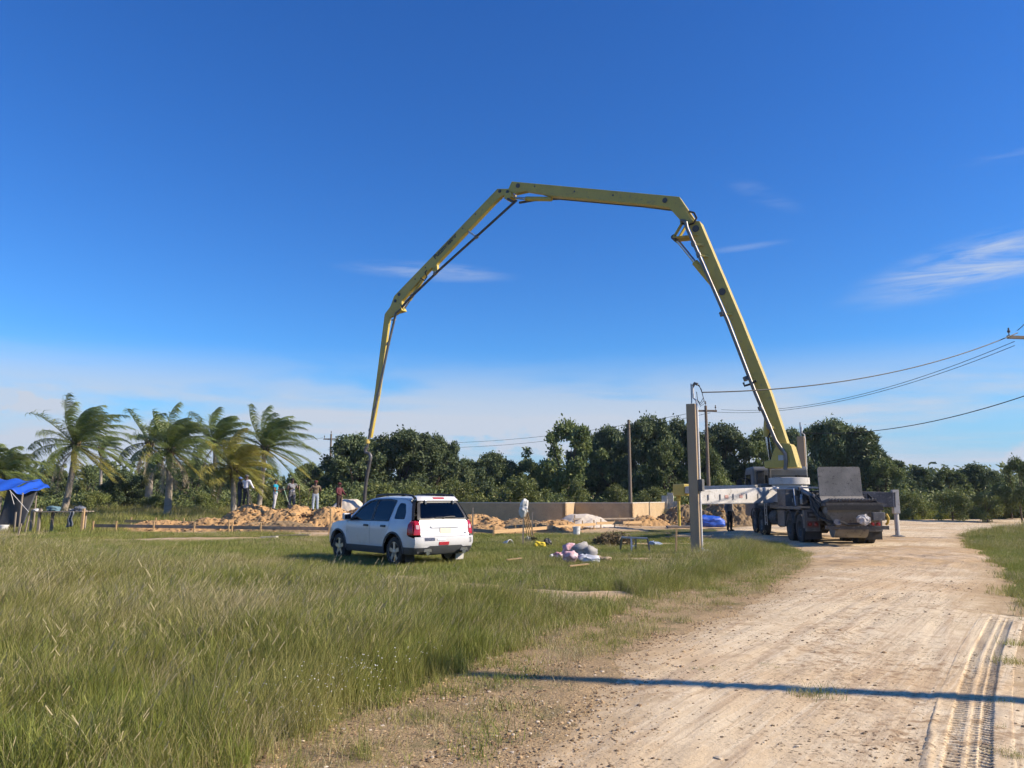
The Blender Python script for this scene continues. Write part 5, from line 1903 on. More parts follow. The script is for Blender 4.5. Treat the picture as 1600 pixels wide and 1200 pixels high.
def rear_text(body, y, z, size, mt, parent, bold=0.002, off=0.014):
    p = S_rear(y, z)
    n = Vector((-1, 0, 0.12)).normalized()
    xa_, za_ = Vector((0, -1, 0)), n.cross(Vector((0, -1, 0)))
    M4 = Matrix((xa_, za_, n)).transposed().to_4x4()
    M4.translation = p + n * off
    Mw = pmat(suv) @ M4
    return lettering('lettering', body, size, Mw, mt, parent, 0.001, bold)


panel('bumper', [(-(hw(0.5) - EDGE), 0.455), (-(hw(0.66) - EDGE), 0.695), (hw(0.66) - EDGE, 0.695), (hw(0.5) - EDGE, 0.455)], S_rear, M_WHITE, suv)
lb = panel('lower_bumper', [(-(hw(0.36) - EDGE), 0.30), (-(hw(0.45) - EDGE), 0.45), (-0.52, 0.45), (-0.45, 0.49), (0.45, 0.49), (0.52, 0.45), (hw(0.45) - EDGE, 0.45), (hw(0.36) - EDGE, 0.30)], S_rear, M_CLAD, suv, off=0.010)
for s in (-1, 1):
    mm = MB()
    mm.tube([(-1.95, s * 0.52, 0.335), (-2.16, s * 0.52, 0.335)], 0.052, 14)
    mm.build('exhaust_tip', M_CHROME, suv, smooth=True)
    mm = MB()
    mm.prism([rounded([(s * 0.62, 0.35), (s * 0.62, 0.42), (s * 0.42, 0.42), (s * 0.42, 0.35)], 0.02)[i] for i in range(0)] or [(-2.155, s * 0.63, 0.36), (-2.165, s * 0.61, 0.425), (-2.165, s * 0.43, 0.425), (-2.155, s * 0.41, 0.36)], (0.02, 0, 0))
    mm.build('exhaust_surround', M_ALLOY, lb)
    mm = MB()
    mm.box((-1.72, s * 0.72, 0.22), (0.012, 0.24, 0.22))
    mm.build('mud_flap', M_RUBBER if s > 0 else mat('pale_mud_flap', (0.55, 0.53, 0.49), rough=0.8), suv)
panel('bumper_reflector', [(-0.76, 0.55), (-0.75, 0.66), (-0.70, 0.66), (-0.71, 0.55)], S_rear, mat('reflector_grey', (0.3, 0.3, 0.31), rough=0.2), suv, t=0.01, off=0.008, res=0.05)
st = panel('bumper_sticker', [(0.33, 0.605), (0.33, 0.675), (0.60, 0.675), (0.60, 0.605)], S_rear, mat('sticker_navy', (0.035, 0.05, 0.11), (0.025, 0.035, 0.08), rough=0.5, scale=14, c3=(0.6, 0.6, 0.62)), suv, t=0.004, off=0.006, res=0.08)
st['label'] = 'dark blue and white bumper sticker'
panel('bumper_sticker', [(0.035, 0.61), (0.035, 0.65), (0.26, 0.65), (0.26, 0.61)], S_rear, mat('sticker_white_blue', (0.45, 0.52, 0.62), (0.7, 0.7, 0.7), rough=0.5, scale=40), suv, t=0.004, off=0.006, res=0.08)
tp = panel('bumper_plate', [(-0.07, 0.505), (-0.07, 0.575), (0.21, 0.575), (0.21, 0.505)], S_rear, mat('plate_red', (0.45, 0.03, 0.05), (0.4, 0.025, 0.04), rough=0.4, scale=14, c3=(0.55, 0.25, 0.25)), suv, t=0.008, off=0.010, res=0.08)
tp['label'] = 'small red plate on the bumper'
M_BADGE = mat('badge_grey', (0.28, 0.28, 0.29), rough=0.3, metal=0.8)
rear_text('SPORTAGE', 0.50, 1.01, 0.052, M_BADGE, tg, 0.001, 0.006)
rear_text('LX', -0.62, 1.025, 0.05, M_BADGE, tg, 0.001, 0.006)
rear_text('4WD', -0.60, 0.76, 0.05, M_BADGE, tg, 0.001, 0.006)
panel('emblem', rounded([(-0.065, 0.985), (-0.065, 1.045), (0.065, 1.045), (0.065, 0.985)], 0.03), S_rear, M_BADGE, tg, t=0.012, off=0.010, res=0.05, holes=[rounded([(-0.05, 0.995), (-0.05, 1.035), (0.05, 1.035), (0.05, 0.995)], 0.02)])
mm = MB()
mm.tube([S_rear(0.02, 1.10) + Vector((-0.03, 0, 0)), S_rear(0.0, 1.135) + Vector((-0.03, 0, 0)), S_rear(-0.20, 1.15) + Vector((-0.02, 0, 0)), S_rear(-0.34, 1.145) + Vector((-0.02, 0, 0))], 0.011, 6)
mm.tube([S_rear(0.24, 1.13) + Vector((-0.02, 0, 0)), S_rear(-0.34, 1.14) + Vector((-0.02, 0, 0))], 0.009, 6)
mm.build('rear_wiper', M_BLACK, tg)
for y in (0.40, -0.40):
    mm = MB()
    mm.box(S_rear(y, 1.485) + Vector((-0.02, 0, 0.0)), (0.05, 0.05, 0.10))
    mm.build('glass_hinge', M_BADGE, tg, bevel=0.01)


def S_hood(x, t):
    z = hood_z(x)
    w = side(x, z - 0.01) - 0.02
    return Vector((x, t * w, z + 0.05 * (1 - t * t)))


panel('bonnet', [(1.0, -1), (1.0, 1), (1.55, 1), (1.92, 0.93), (1.99, 0.5), (2.01, 0), (1.99, -0.5), (1.92, -0.93), (1.55, -1)], S_hood, M_WHITE, suv, res=0.16)
panel('windscreen', [(0.24, -0.97), (0.24, 0.97), (0.98, 0.97), (0.98, -0.97)], lambda x, t: Vector((x + 0.07 * (1 - t * t), t * (hw(1.02) + (hw(1.53) - hw(1.02)) * (0.98 - x) / 0.74 - 0.015), 1.02 + (0.98 - x) / 0.74 * 0.53)), M_TINT, suv, t=0.006, res=0.16)
panel('front_bumper', [(-0.62, 0.28), (-0.66, 0.80), (-0.5, 0.90), (0.5, 0.90), (0.66, 0.80), (0.62, 0.28)], lambda y, z: Vector((lerp_tab(XF_TAB, z) - 0.16 * (y / 0.9) ** 2, y, z)), M_WHITE, suv, centre=Vector((0, 0, 0.6)))
for s in (-1, 1):
    panel('headlight', [(s * 0.52, 0.72), (s * 0.56, 0.86), (s * 0.80, 0.88), (s * 0.82, 0.76)], lambda y, z: Vector((lerp_tab(XF_TAB, z) - 0.16 * (y / 0.9) ** 2 - 0.5 * max(0, abs(y) - 0.62) ** 1.3, y, z)), M_TAILW, suv, off=0.02)
panel('bumper_corner', [(0.60, 0.28), (0.62, 0.80), (0.83, 0.80), (0.83, 0.28)], lambda y, z: Vector((lerp_tab(XF_TAB, z) - 0.16 * (y / 0.9) ** 2 - 0.9 * max(0, abs(y) - 0.62) ** 1.3, y, z)), M_WHITE, suv)
panel('bumper_corner', [(-0.60, 0.28), (-0.62, 0.80), (-0.83, 0.80), (-0.83, 0.28)], lambda y, z: Vector((lerp_tab(XF_TAB, z) - 0.16 * (y / 0.9) ** 2 - 0.9 * max(0, abs(y) - 0.62) ** 1.3, y, z)), M_WHITE, suv)

# underbody, wheel wells, cabin
mm = MB()
mm.box((0.02, 0, 0.36), (1.78, 1.62, 0.16))
mm.box((0.0, 0, 0.36), (3.9, 1.02, 0.18))
mm.box((-1.90, 0, 0.42), (0.30, 1.50, 0.20))
for x in (-1.29, 1.34):
    for s in (-1, 1):
        mm.box((x, s * 0.56, 0.58), (0.95, 0.02, 0.60))
        mm.box((x, s * 0.70, 0.885), (0.95, 0.28, 0.02))
mm.build('underbody', M_BLACK, suv)
mm = MB()
mm.box((-0.25, 0, 0.46), (3.3, 1.6, 0.04))
mm.box((1.0, 0, 0.86), (0.30, 1.45, 0.26))
mm.box((-1.65, 0, 0.72), (0.5, 1.3, 0.5))
mm.build('cabin_floor', M_INT, suv)
for x, y, wd in ((0.18, 0.38, 0.48), (0.18, -0.38, 0.48), (-0.72, 0.0, 1.26)):
    mm = MB()
    mm.box((x, y, 0.62), (0.50, wd, 0.24))
    mm.box((x - 0.30, y, 0.93), (0.16, wd, 0.62), M=Matrix.Rotation(R(-12), 3, 'Y'))
    for hy in ((y,) if wd < 1 else (-0.38, 0.38)):
        mm.box((x - 0.38, hy, 1.31), (0.10, 0.26, 0.17))
    mm.build('seat', M_INT, suv, bevel=0.04)
mm = MB()
mm.ring((0.72, 0.38, 0.98), Vector((-0.9, 0, 0.45)), [(-0.012, 0.165), (0.012, 0.165), (0.012, 0.19), (-0.012, 0.19)], 24, closed=True)
mm.tube([(0.72, 0.38, 0.98), (0.95, 0.38, 0.86)], 0.03, 8)
mm.build('steering_wheel', M_BLACK, suv)


def suv_wheel(x, s):
    r, w, y = 0.345, 0.225, s * 0.785
    m = MB()
    m.ring((x, y, r - 0.01), (0, s, 0), tyre_prof(r, w, 0.67), 40, closed=True)
    t = m.build('wheel', M_RUBBER, suv, smooth=True)
    m = MB()
    rr = r * 0.675
    m.ring((x, y, r - 0.01), (0, s, 0), [(-w * 0.45, rr), (w * 0.46, rr), (w * 0.46, rr * 0.93), (w * 0.10, rr * 0.90), (-w * 0.2, rr * 0.86)], 36)
    for k in range(5):
        a = 2 * PI * k / 5 + 0.3
        d = Vector((math.cos(a), 0, math.sin(a)))
        c0 = Vector((x, y + s * w * 0.36, r - 0.01))
        m.beam(c0 + d * 0.03, c0 + d * rr * 0.96, 0.10, 0.03, up=(0, 1, 0), w2=0.085)
    m.ring((x, y + s * w * 0.30, r - 0.01), (0, s, 0), [(0, 0.07), (0.035, 0.06), (0.04, 0.03)], 16)
    rim = m.build('rim', M_ALLOY, t, smooth=True)
    m = MB()
    m.ring((x, y, r - 0.01), (0, s, 0), [(-w * 0.1, rr * 0.85), (-w * 0.05, rr * 0.85)], 24)
    m.build('brake_disc', M_DIRTY, t)


for x in (-1.29, 1.34):
    for s in (-1, 1):
        suv_wheel(x, s)


# ================================================================== TREES
M_L1 = leaf_mat('leaf_dark_broad', (0.068, 0.102, 0.044), (0.112, 0.150, 0.064), (0.185, 0.215, 0.098), 0.25, 0.72, 0.18, 0.35)
M_L2 = leaf_mat('leaf_mid_green', (0.092, 0.134, 0.046), (0.145, 0.186, 0.066), (0.235, 0.26, 0.10), 0.28, 0.72, 0.18, 0.4)
M_L3 = leaf_mat('leaf_pine', (0.066, 0.105, 0.050), (0.105, 0.145, 0.064), (0.17, 0.195, 0.088), 0.2, 0.55, 0.16, 0.4)
M_L4 = leaf_mat('leaf_shrub_light', (0.115, 0.15, 0.042), (0.175, 0.205, 0.06), (0.27, 0.27, 0.095), 0.3, 0.55, 0.18, 0.5)
M_PALM = leaf_mat('palm_leaflet', (0.085, 0.135, 0.036), (0.15, 0.205, 0.058), (0.27, 0.285, 0.10), 0.3, 0.38, 0.15, 0.6)
M_PALMY = leaf_mat('palm_leaflet_yellow', (0.17, 0.185, 0.035), (0.28, 0.27, 0.055), (0.42, 0.36, 0.10), 0.35, 0.45, 0.15, 0.6)
M_PALMD = leaf_mat('palm_frond_dead', (0.24, 0.19, 0.125), (0.36, 0.30, 0.21), (0.48, 0.42, 0.32), 0.2, 0.8, 0.15, 0.6)


def leaf_cloud(name, pts, size, mt, r, elong=1.7, per=4, jit=0.22, up=0.25, outward=None):
    """quads scattered around pts; one mesh"""
    n = len(pts) * per
    P = np.repeat(pts, per, 0) + r.normal(0, jit, (n, 3))
    a = r.normal(0, 1, (n, 3))
    if outward is not None:
        a = a * 0.55 + np.repeat(outward, per, 0) * 1.1
    a[:, 2] += up * 0.3
    a /= np.linalg.norm(a, axis=1, keepdims=True)
    b = np.cross(a, r.normal(0, 1, (n, 3)))
    b /= np.linalg.norm(b, axis=1, keepdims=True) + 1e-9
    s = size * r.uniform(0.6, 1.35, (n, 1))
    A, B = a * s * elong / 2, b * s / 2
    V = np.stack([P - A, P - B * 0.9 + A * 0.1, P + A, P + B * 0.9 + A * 0.1], 1).reshape(-1, 3)
    Fq = np.arange(4 * n).reshape(n, 4)
    var = np.repeat(np.clip(np.repeat(r.normal(0.5, 0.2, len(pts)), per) + r.normal(0, 0.10, n), 0, 1), 4)
    return np_mesh(name, V, Fq, {'var': var}, mt)


def make_tree(seed, h, w, style):
    """(trunk mesh, crown mesh) of a broadleaf, loose or pine-like tree of height h and crown width w"""
    r = np.random.default_rng(seed)
    rr = random.Random(seed)
    m = MB()
    pts, outs = [], []
    base = h * {'broad': 0.16, 'loose': 0.22, 'pine': 0.18, 'bush': 0.04}[style]
    tr = 0.020 * h + 0.03
    fork = h * rr.uniform(0.28, 0.4) if style != 'pine' else h * 0.92
    lean = rr.uniform(-0.05, 0.05) * h
    m.tube([(0, 0, -0.15), (lean * 0.2, 0, fork * 0.4), (lean * 0.6, 0.05, fork)], [tr * 1.25, tr, tr * (0.75 if style != 'pine' else 0.2)], 8)
    lobes = []
    if style == 'pine':
        nl = int(14 + h * 2.2)
        for k in range(nl):
            t = (k + rr.random()) / nl
            z = base + (h - base) * t
            rad = w / 2 * (1 - t) ** 0.65 * rr.uniform(0.55, 1.1) + 0.15
            a = k * 2.4 + rr.uniform(-0.5, 0.5)
            c = Vector((lean * t + math.cos(a) * rad * 0.78, math.sin(a) * rad * 0.78, z + rad * 0.18))
            m.tube([(lean * t, 0, z - rad * 0.2), tuple(c)], [tr * 0.35, 0.02], 5)
            q = 0.30 + 0.42 * rad
            lobes.append((c, Vector((q, q, q * 0.62))))
    else:
        nl = {'broad': 58, 'loose': 38, 'bush': 26}[style]
        for k in range(nl):
            # lobe centres spread through the crown, lower ones wide
            z = rr.uniform(0, 1)
            prof = (1 - (abs(z - 0.42) / 0.62) ** 2.0)
            a = k * 2.399 + rr.uniform(-0.4, 0.4)
            far_out = rr.random() < 0.16
            rad = (w / 2) * math.sqrt(max(0.05, prof)) * (rr.uniform(1.0, 1.2) if far_out else rr.uniform(0.35, 0.95))
            c = Vector((math.cos(a) * rad + lean, math.sin(a) * rad, base + (h - base) * (0.08 + 0.80 * z)))
            q = w * rr.uniform(0.055, 0.135) * (0.85 if style == 'loose' else 1.0) * (0.6 if far_out else 1.0)
            lobes.append((c, Vector((q, q, q * rr.uniform(0.65, 0.9)))))
        lobes.append((Vector((lean, 0, base + (h - base) * 0.88)), Vector((w * 0.15, w * 0.15, (h - base) * 0.12))))
        for c, q in lobes[::4]:
            p0 = Vector((lean * 0.6, 0.05, fork * rr.uniform(0.75, 1.0)))
            mid = p0.lerp(c, 0.5) + Vector((0, 0, -0.06 * h * rr.random()))
            m.tube([p0, mid, c], [tr * 0.5, tr * 0.3, 0.025], 5)
    dens = {'broad': 15.0, 'loose': 12.0, 'pine': 13.0, 'bush': 22.0}[style]
    for c, q in lobes:
        area = 4 * PI * q.x * q.x
        n = int(dens * area * (1.5 if q.x < 0.7 else 1.0)) + 10
        d = r.normal(0, 1, (n, 3))
        d /= np.linalg.norm(d, axis=1, keepdims=True)
        rad = r.uniform(0.35, 1.15, (n, 1)) ** 0.7
        P = np.array(c)[None] + d * rad * np.array(q)[None]
        P = P[P[:, 2] > 0.1]
        d = d[:len(P)]
        pts.append(P)
        outs.append(d)
    pts, outs = np.concatenate(pts), np.concatenate(outs)
    mt = {'broad': M_L1, 'loose': M_L2, 'pine': M_L3, 'bush': M_L4}[style]
    size = {'broad': 0.19, 'loose': 0.20, 'pine': 0.13, 'bush': 0.10}[style]
    crown = leaf_cloud('crown', pts, size, mt, r, elong=(3.2 if style == 'pine' else 1.6), per=(5 if style == 'pine' else 4), jit=(0.13 if style == 'pine' else 0.17), outward=outs if style in ('pine', 'loose') else None)
    return m.mesh('trunk'), crown


TREE_KIND = {}


def tree(kind, label, u, Y, top_v, width_px, style, seed, cat='tree', group=None, z_off=0.0, base_h=None):
    """tree standing at depth Y under pixel column u, reaching up to row top_v"""
    x = at(u, 780, Y).x
    z0 = Hf(x, Y) + z_off
    h = at(u, top_v, Y).z - z0
    w = width_px * Y / F
    key = (style, seed)
    if key not in TREE_KIND:
        TREE_KIND[key] = (make_tree(seed, 8.0 if style != 'bush' else 3.0, (8.0 if style != 'pine' else 5.0) if style != 'bush' else 4.2, style))
    tm, cm = TREE_KIND[key]
    H0, W0 = (8.0, 8.0 if style != 'pine' else 5.0) if style != 'bush' else (3.0, 4.2)
    t = thing(kind, label, cat, (x, Y, z0), rng.uniform(0, 6.28), group)
    t.scale = (w / W0, w / W0, h / H0)
    link('trunk' if style != 'bush' else 'stems', tm, M_BARK if not tm.materials else None, t)
    link('crown' if style != 'bush' else 'foliage', cm, None, t)
    return t


GT = 'trees along the back of the plot'
# left of the hose: the big dark mango-like clump
tree('broadleaf_tree', 'dense dark tree behind the end hose, leftmost crown of the big clump', 556, 66, 680, 110, 'broad', 1, group=GT)
tree('broadleaf_tree', 'tallest rounded dark tree of the clump directly right of the hanging hose', 628, 68, 671, 128, 'broad', 2, group=GT)
tree('broadleaf_tree', 'dark round tree at the right end of the clump above the car roof', 682, 70, 681, 82, 'broad', 3, group=GT)
tree('pine_tree', 'thin young pine poking out between dark clump and lower bushy tree', 706, 78, 700, 30, 'pine', 5, group=GT)
tree('broadleaf_tree', 'low bushy tree standing alone before the gap in the tree line', 768, 66, 708, 88, 'broad', 4, group=GT)
tree('loose_tree', 'low pale-leaved tree just left of the open-crowned tall tree', 826, 70, 716, 60, 'loose', 6, group=GT)
tree('loose_tree', 'tall open-crowned tree with sky showing through its leaves', 890, 66, 659, 120, 'loose', 7, group=GT)
tree('broadleaf_tree', 'dark tree filling in behind the lone wooden pole, on its left', 955, 72, 668, 92, 'broad', 1, group=GT)
tree('broadleaf_tree', 'tall dark tree crowning just right of the lone wooden pole', 1012, 66, 650, 100, 'broad', 2, group=GT)
tree('broadleaf_tree', 'dark tree whose crown shows left of the concrete service post', 1062, 70, 655, 84, 'broad', 3, group=GT)
tree('broadleaf_tree', 'broad dark tree between service post and yellow boom', 1132, 68, 664, 112, 'broad', 4, group=GT)
tree('loose_tree', 'mid-green tree behind the truck cab and lift cylinder', 1190, 66, 672, 84, 'loose', 8, group=GT)
tree('broadleaf_tree', 'dark tree just behind the foot of the yellow boom', 1246, 76, 672, 80, 'broad', 1, group=GT)
tree('broadleaf_tree', 'tallest dark tree right of the boom, above the raised hopper lid', 1302, 64, 655, 100, 'broad', 2, group=GT)
tree('pine_tree', 'full bushy pine right of the hopper lid, sloping down to the right', 1352, 62, 673, 92, 'pine', 9, group=GT)
tree('broadleaf_tree', 'dark broadleaf filling the foot of the bushy pine', 1330, 68, 700, 110, 'broad', 3, group=GT)
tree('pine_tree', 'short pine above the right outrigger leg', 1402, 64, 722, 66, 'pine', 10, group=GT)
tree('pine_tree', 'short pine second to the right of the outrigger leg', 1440, 66, 732, 58, 'pine', 9, group=GT)
tree('loose_tree', 'low feathery tree between the short pines and the flat-topped tree', 1484, 66, 734, 62, 'loose', 6, group=GT)
tree('broadleaf_tree', 'flat-topped tree near the bend of the road', 1526, 68, 726, 72, 'broad', 4, group=GT)
tree('loose_tree', 'tree cut by the right picture edge with clustered leaves', 1594, 50, 716, 60, 'loose', 7, group=GT)
tree('broadleaf_tree', 'dark shrub-like tree at the foot of the tree on the right edge', 1578, 55, 752, 66, 'broad', 1, group=GT)
tree('loose_tree', 'yellow-green tree filling the gap right of the low bushy tree', 796, 74, 722, 62, 'loose', 6, group=GT)
tree('broadleaf_tree', 'dark tree low between the open-crowned tree and the lone pole', 926, 76, 680, 86, 'broad', 3, group=GT)
tree('loose_tree', 'lighter tree between the lone pole and the service post', 1040, 62, 690, 74, 'loose', 8, group=GT)
tree('loose_tree', 'lighter tree just right of the crossarm pole', 1098, 62, 690, 70, 'loose', 6, group=GT)
tree('broadleaf_tree', 'dark tree low between the dark clump and the low bushy tree', 726, 72, 716, 60, 'broad', 2, group=GT)
tree('loose_tree', 'light green tree behind the right outrigger arm', 1376, 60, 716, 70, 'loose', 8, group=GT)
tree('loose_tree', 'pale tree between the flat-topped tree and the right edge', 1560, 70, 738, 60, 'loose', 6, group=GT)
# behind the palms
tree('loose_tree', 'distant tree showing between the end hose and the rightmost palm', 486, 74, 724, 60, 'loose', 8, group=GT)
tree('broadleaf_tree', 'low dark tree left of the hose clump beside the far crossarm pole', 524, 72, 728, 54, 'broad', 3, group=GT)
tree('broadleaf_tree', 'dark bushy tree between the big palm trunk and the dead palm stump', 192, 62, 738, 74, 'broad', 4, group=GT)
tree('loose_tree', 'far green tree left of the big palm trunk', 84, 84, 730, 60, 'loose', 6, group=GT)
tree('loose_tree', 'far green tree right behind the big palm trunk', 136, 88, 727, 62, 'loose', 7, group=GT)
tree('loose_tree', 'far tree seen between the two clumps of palms', 300, 80, 722, 70, 'loose', 8, group=GT)
tree('broadleaf_tree', 'dark tree behind the blue tarp shelter', 48, 66, 745, 70, 'broad', 2, group=GT)
tree('loose_tree', 'far green tree at the left picture edge', 14, 86, 738, 64, 'loose', 7, group=GT)
tree('loose_tree', 'far tree behind the white-shirted worker', 392, 82, 728, 80, 'loose', 6, group=GT)
tree('loose_tree', 'far tree rising behind the stump of dead palm', 238, 84, 726, 66, 'loose', 8, group=GT)

GB = 'bushes in front of the trees'
for lab, u, Y, tv, wp, sd_ in (('light green mound of bushes above the car roof', 708, 60, 752, 78, 21), ('big rounded light green bush left of the open-crowned tree', 808, 58, 748, 96, 22),
                              ('small bright bush in the shade of the open-crowned tree', 903, 58, 752, 34, 23), ('low bush beside the foot of the lone wooden pole', 962, 58, 760, 46, 21),
                              ('low bush between lone wooden pole and service post', 1022, 58, 763, 54, 22), ('bright bush behind the far outrigger of the truck', 1130, 54, 742, 56, 23),
                              ('bush at the foot of the hose clump, right of the red-capped worker', 590, 60, 757, 66, 22), ('bush under the dark clump, just above the car', 648, 59, 755, 58, 23),
                              ('bush behind the tall worker with the pole', 468, 60, 758, 52, 21), ('bush between the palms and the blue-shirted worker', 418, 58, 764, 44, 22),
                              ('sunlit bush right of the outrigger leg', 1424, 54, 770, 50, 23), ('bush at the edge of the road bend', 1486, 52, 768, 60, 21), ('bush under the flat-topped tree', 1540, 50, 772, 56, 22),
                              ('bush beneath the dead palm stump', 244, 56, 775, 50, 23), ('dark bush behind the work table', 150, 56, 770, 52, 21), ('bush left of the dead hanging fronds', 322, 54, 772, 46, 22)):
    tree('bush', lab, u, Y, tv, wp, 'bush', sd_, cat='bush', group=GB)


# low brush in front of the trees: one tangled mass
def undergrowth():
    r = np.random.default_rng(31)
    groups = {0: [], 1: []}
    for k in range(330):
        u = r.uniform(-80, 1690)
        y = r.uniform(58, 64) if u > 470 else r.uniform(62, 70)
        if 1395 < u:
            y = r.uniform(56, 60)
        x = at(u, 780, y).x
        h = r.uniform(0.9, 2.3) * (1 + 0.35 * float(wob(x, y, 0.25, 3)))
        w = r.uniform(0.7, 1.6)
        n = 130
        d = r.normal(0, 1, (n, 3))
        d /= np.linalg.norm(d, axis=1, keepdims=True)
        P = np.array([x, y, h * 0.42 + Hf(x, y)]) + d * np.array([w, w, h * 0.62]) * r.uniform(0.3, 1.12, (n, 1))
        groups[int(r.uniform() < 0.4)].append(P[P[:, 2] > 0.25])
    for k, (nm, lab, mt_) in enumerate((('undergrowth', 'tangled light green brush along the foot of the trees', M_L4), ('undergrowth', 'darker green scrub mixed into the brush under the trees', M_L2))):
        me = leaf_cloud(nm, np.concatenate(groups[k]), 0.13, mt_, r, elong=2.2, per=3, jit=0.14)
        tag(link(nm, me), lab, kind='stuff')


undergrowth()


# far wood closing the horizon: one mass
def far_wood():
    r = np.random.default_rng(77)
    pts = []
    for k in range(420):
        x = -170 + 340 * k / 420 + r.normal(0, 1.0)
        y = r.uniform(100, 135)
        h = r.uniform(3.2, 6.6) * (1 + 0.25 * float(wob(x, y, 0.06, 3)))
        w = r.uniform(2.0, 4.0)
        n = 150
        d = r.normal(0, 1, (n, 3))
        d /= np.linalg.norm(d, axis=1, keepdims=True)
        q = np.array([w, w, h * 0.5])
        pts.append(np.array([x, y, h * 0.5 + 0.4]) + d * q * r.uniform(0.6, 1.05, (n, 1)))
    me = leaf_cloud('far_wood', np.concatenate(pts), 0.5, M_L2, r, per=2, jit=0.3)
    tag(link('far_wood', me), 'far green wood closing the horizon', kind='stuff')


far_wood()


# ================================================================== PALMS
def frond(name, d0, length, wind, grav, mt, parent, r, droop=0.5, width=0.88, dead=False, base=(0, 0, 0)):
    n = 30
    p, d = Vector(base), Vector(d0).normalized()
    step = length / n
    P, D = [p.copy()], [d.copy()]
    for i in range(n):
        s = i / n
        d = (d + (Vector((wind, wind * 0.15, 0)) * (0.25 + s) + Vector((0, 0, -grav * (0.35 + 1.5 * s)))) * (1.0 / n)).normalized()
        p = p + d * step
        P.append(p.copy())
        D.append(d.copy())
    m = MB()
    m.tube(P[::2], [0.045 * (1 - 0.85 * k / (len(P[::2]) - 1)) for k in range(len(P[::2]))], 5, caps=False)
    nv0 = len(m.v)
    var = [0.75] * nv0
    for i in range(3, n + 1):
        s = i / n
        prof = math.sin(PI * min(1, (s - 0.06) * 0.98)) ** 0.6 if s < 0.98 else 0.25
        side_v = D[i].cross(Vector((0, 0, 1)))
        if side_v.length < 0.05:
            side_v = Vector((0, 1, 0))
        side_v.normalize()
        for sg in (-1, 1):
            for sub in (0, 0.33, 0.66):
                if (i == n and sub) or r.random() < 0.07:
                    continue
                q0 = P[i].lerp(P[min(i + 1, n)], sub)
                ln = width * max(0.25, prof) * r.uniform(0.7, 1.3)
                fold = r.uniform(0.25, 0.55)
                dirv = (side_v * sg * (0.80 if not dead else 0.35) + D[i] * 0.55 + Vector((r.uniform(-0.3, 0.3), r.uniform(-0.3, 0.3), 0.10 - fold * 0.6 + r.uniform(-0.2, 0.2))) + Vector((wind * 0.55, 0, 0))).normalized()
                d2 = (dirv + Vector((wind * 0.5, 0, -droop - 0.3 * r.random()))).normalized()
                q1 = q0 + dirv * ln * 0.5
                q2 = q1 + d2 * ln * 0.55
                wv = D[i] * (0.021 if not dead else 0.016)
                o = len(m.v)
                m.add([q0 - wv * 0.6, q0 + wv * 0.6, q1 + wv, q1 - wv, q2], [(0, 1, 2, 3), (3, 2, 4)])
                vv = min(1, max(0, r.gauss(0.45 + 0.25 * s, 0.18)))
                var += [vv] * 5
    me = bpy.data.meshes.new(name)
    me.from_pydata(m.v, [], m.f)
    a = me.attributes.new('var', 'FLOAT', 'POINT')
    a.data.foreach_set('value', np.asarray(var, np.float32))
    return link(name, me, mt, parent)


def palm(label, u, Y, base_v, crown_v, lean_px, seed, nf=19, flen=3.4, mt=None, dead=3, trunk_r=0.17, hide_trunk=False, elev_min=-42, wind=1.55):
    r = random.Random(seed)
    x = at(u, 790, Y).x
    z0 = Hf(x, Y)
    top = at(u + lean_px, crown_v, Y)
    t = thing('palm_tree', label, 'palm', (x, Y, z0), 0, 'coconut palms at the left of the plot')
    h = top.z - z0
    tx = top.x - x
    m = MB()
    n = 22
    pts, rs = [], []
    for k in range(n + 1):
        s = k / n
        pts.append((tx * s ** 0.75 if tx > 0 else tx * s, 0.1 * math.sin(s * 3), -0.1 + (h + 0.1) * s))
        rs.append(trunk_r * (1.9 - 0.9 * min(1, s / 0.14)) * (1 - 0.32 * s) * (1.04 if k % 2 else 0.97))
    m.tube(pts, rs, 10)
    m.build('trunk', M_PALMBARK, t, smooth=True)
    crown = Vector((tx, 0, h))
    m = MB()
    for k in range(9):                                  # leaf-base boots and a few nuts
        a = k * 2.4
        m.tube([crown + Vector((0, 0, -0.5)), crown + Vector((math.cos(a) * 0.26, math.sin(a) * 0.26, -0.1 + 0.05 * k)), crown + Vector((math.cos(a) * 0.34, math.sin(a) * 0.34, 0.25 + 0.03 * k))], [0.10, 0.08, 0.03], 6)
    m.build('leaf_bases', mat('palm_boots', (0.20, 0.15, 0.09), (0.13, 0.10, 0.06), rough=0.9, scale=5), t)
    for k in range(nf):
        a = k * 2.39996 + r.uniform(-0.25, 0.25)
        el = R(elev_min + (88 - elev_min) * ((k + 0.5) / nf) ** 0.8)
        d0 = Vector((math.cos(a) * math.cos(el), math.sin(a) * math.cos(el), math.sin(el)))
        old = k / nf < 0.2
        frond('frond', d0, flen * r.uniform(0.8, 1.08) * (0.8 if k > nf * 0.85 else 1), wind * r.uniform(0.75, 1.2), r.uniform(0.9, 1.5), (mt or M_PALM) if not (old and r.random() < 0.5) else M_PALMY, t, r, base=tuple(crown + Vector((0, 0, 0.1))), droop=r.uniform(0.6, 1.2))
    for k in range(dead):
        a = r.uniform(0, 6.28)
        frond('dead_frond', Vector((math.cos(a) * 0.7, math.sin(a) * 0.7, -0.35)), flen * r.uniform(0.7, 0.9), 0.15, 2.6, M_PALMD, t, r, base=tuple(crown + Vector((0, 0, -0.25))), dead=True, width=0.5)
    return t


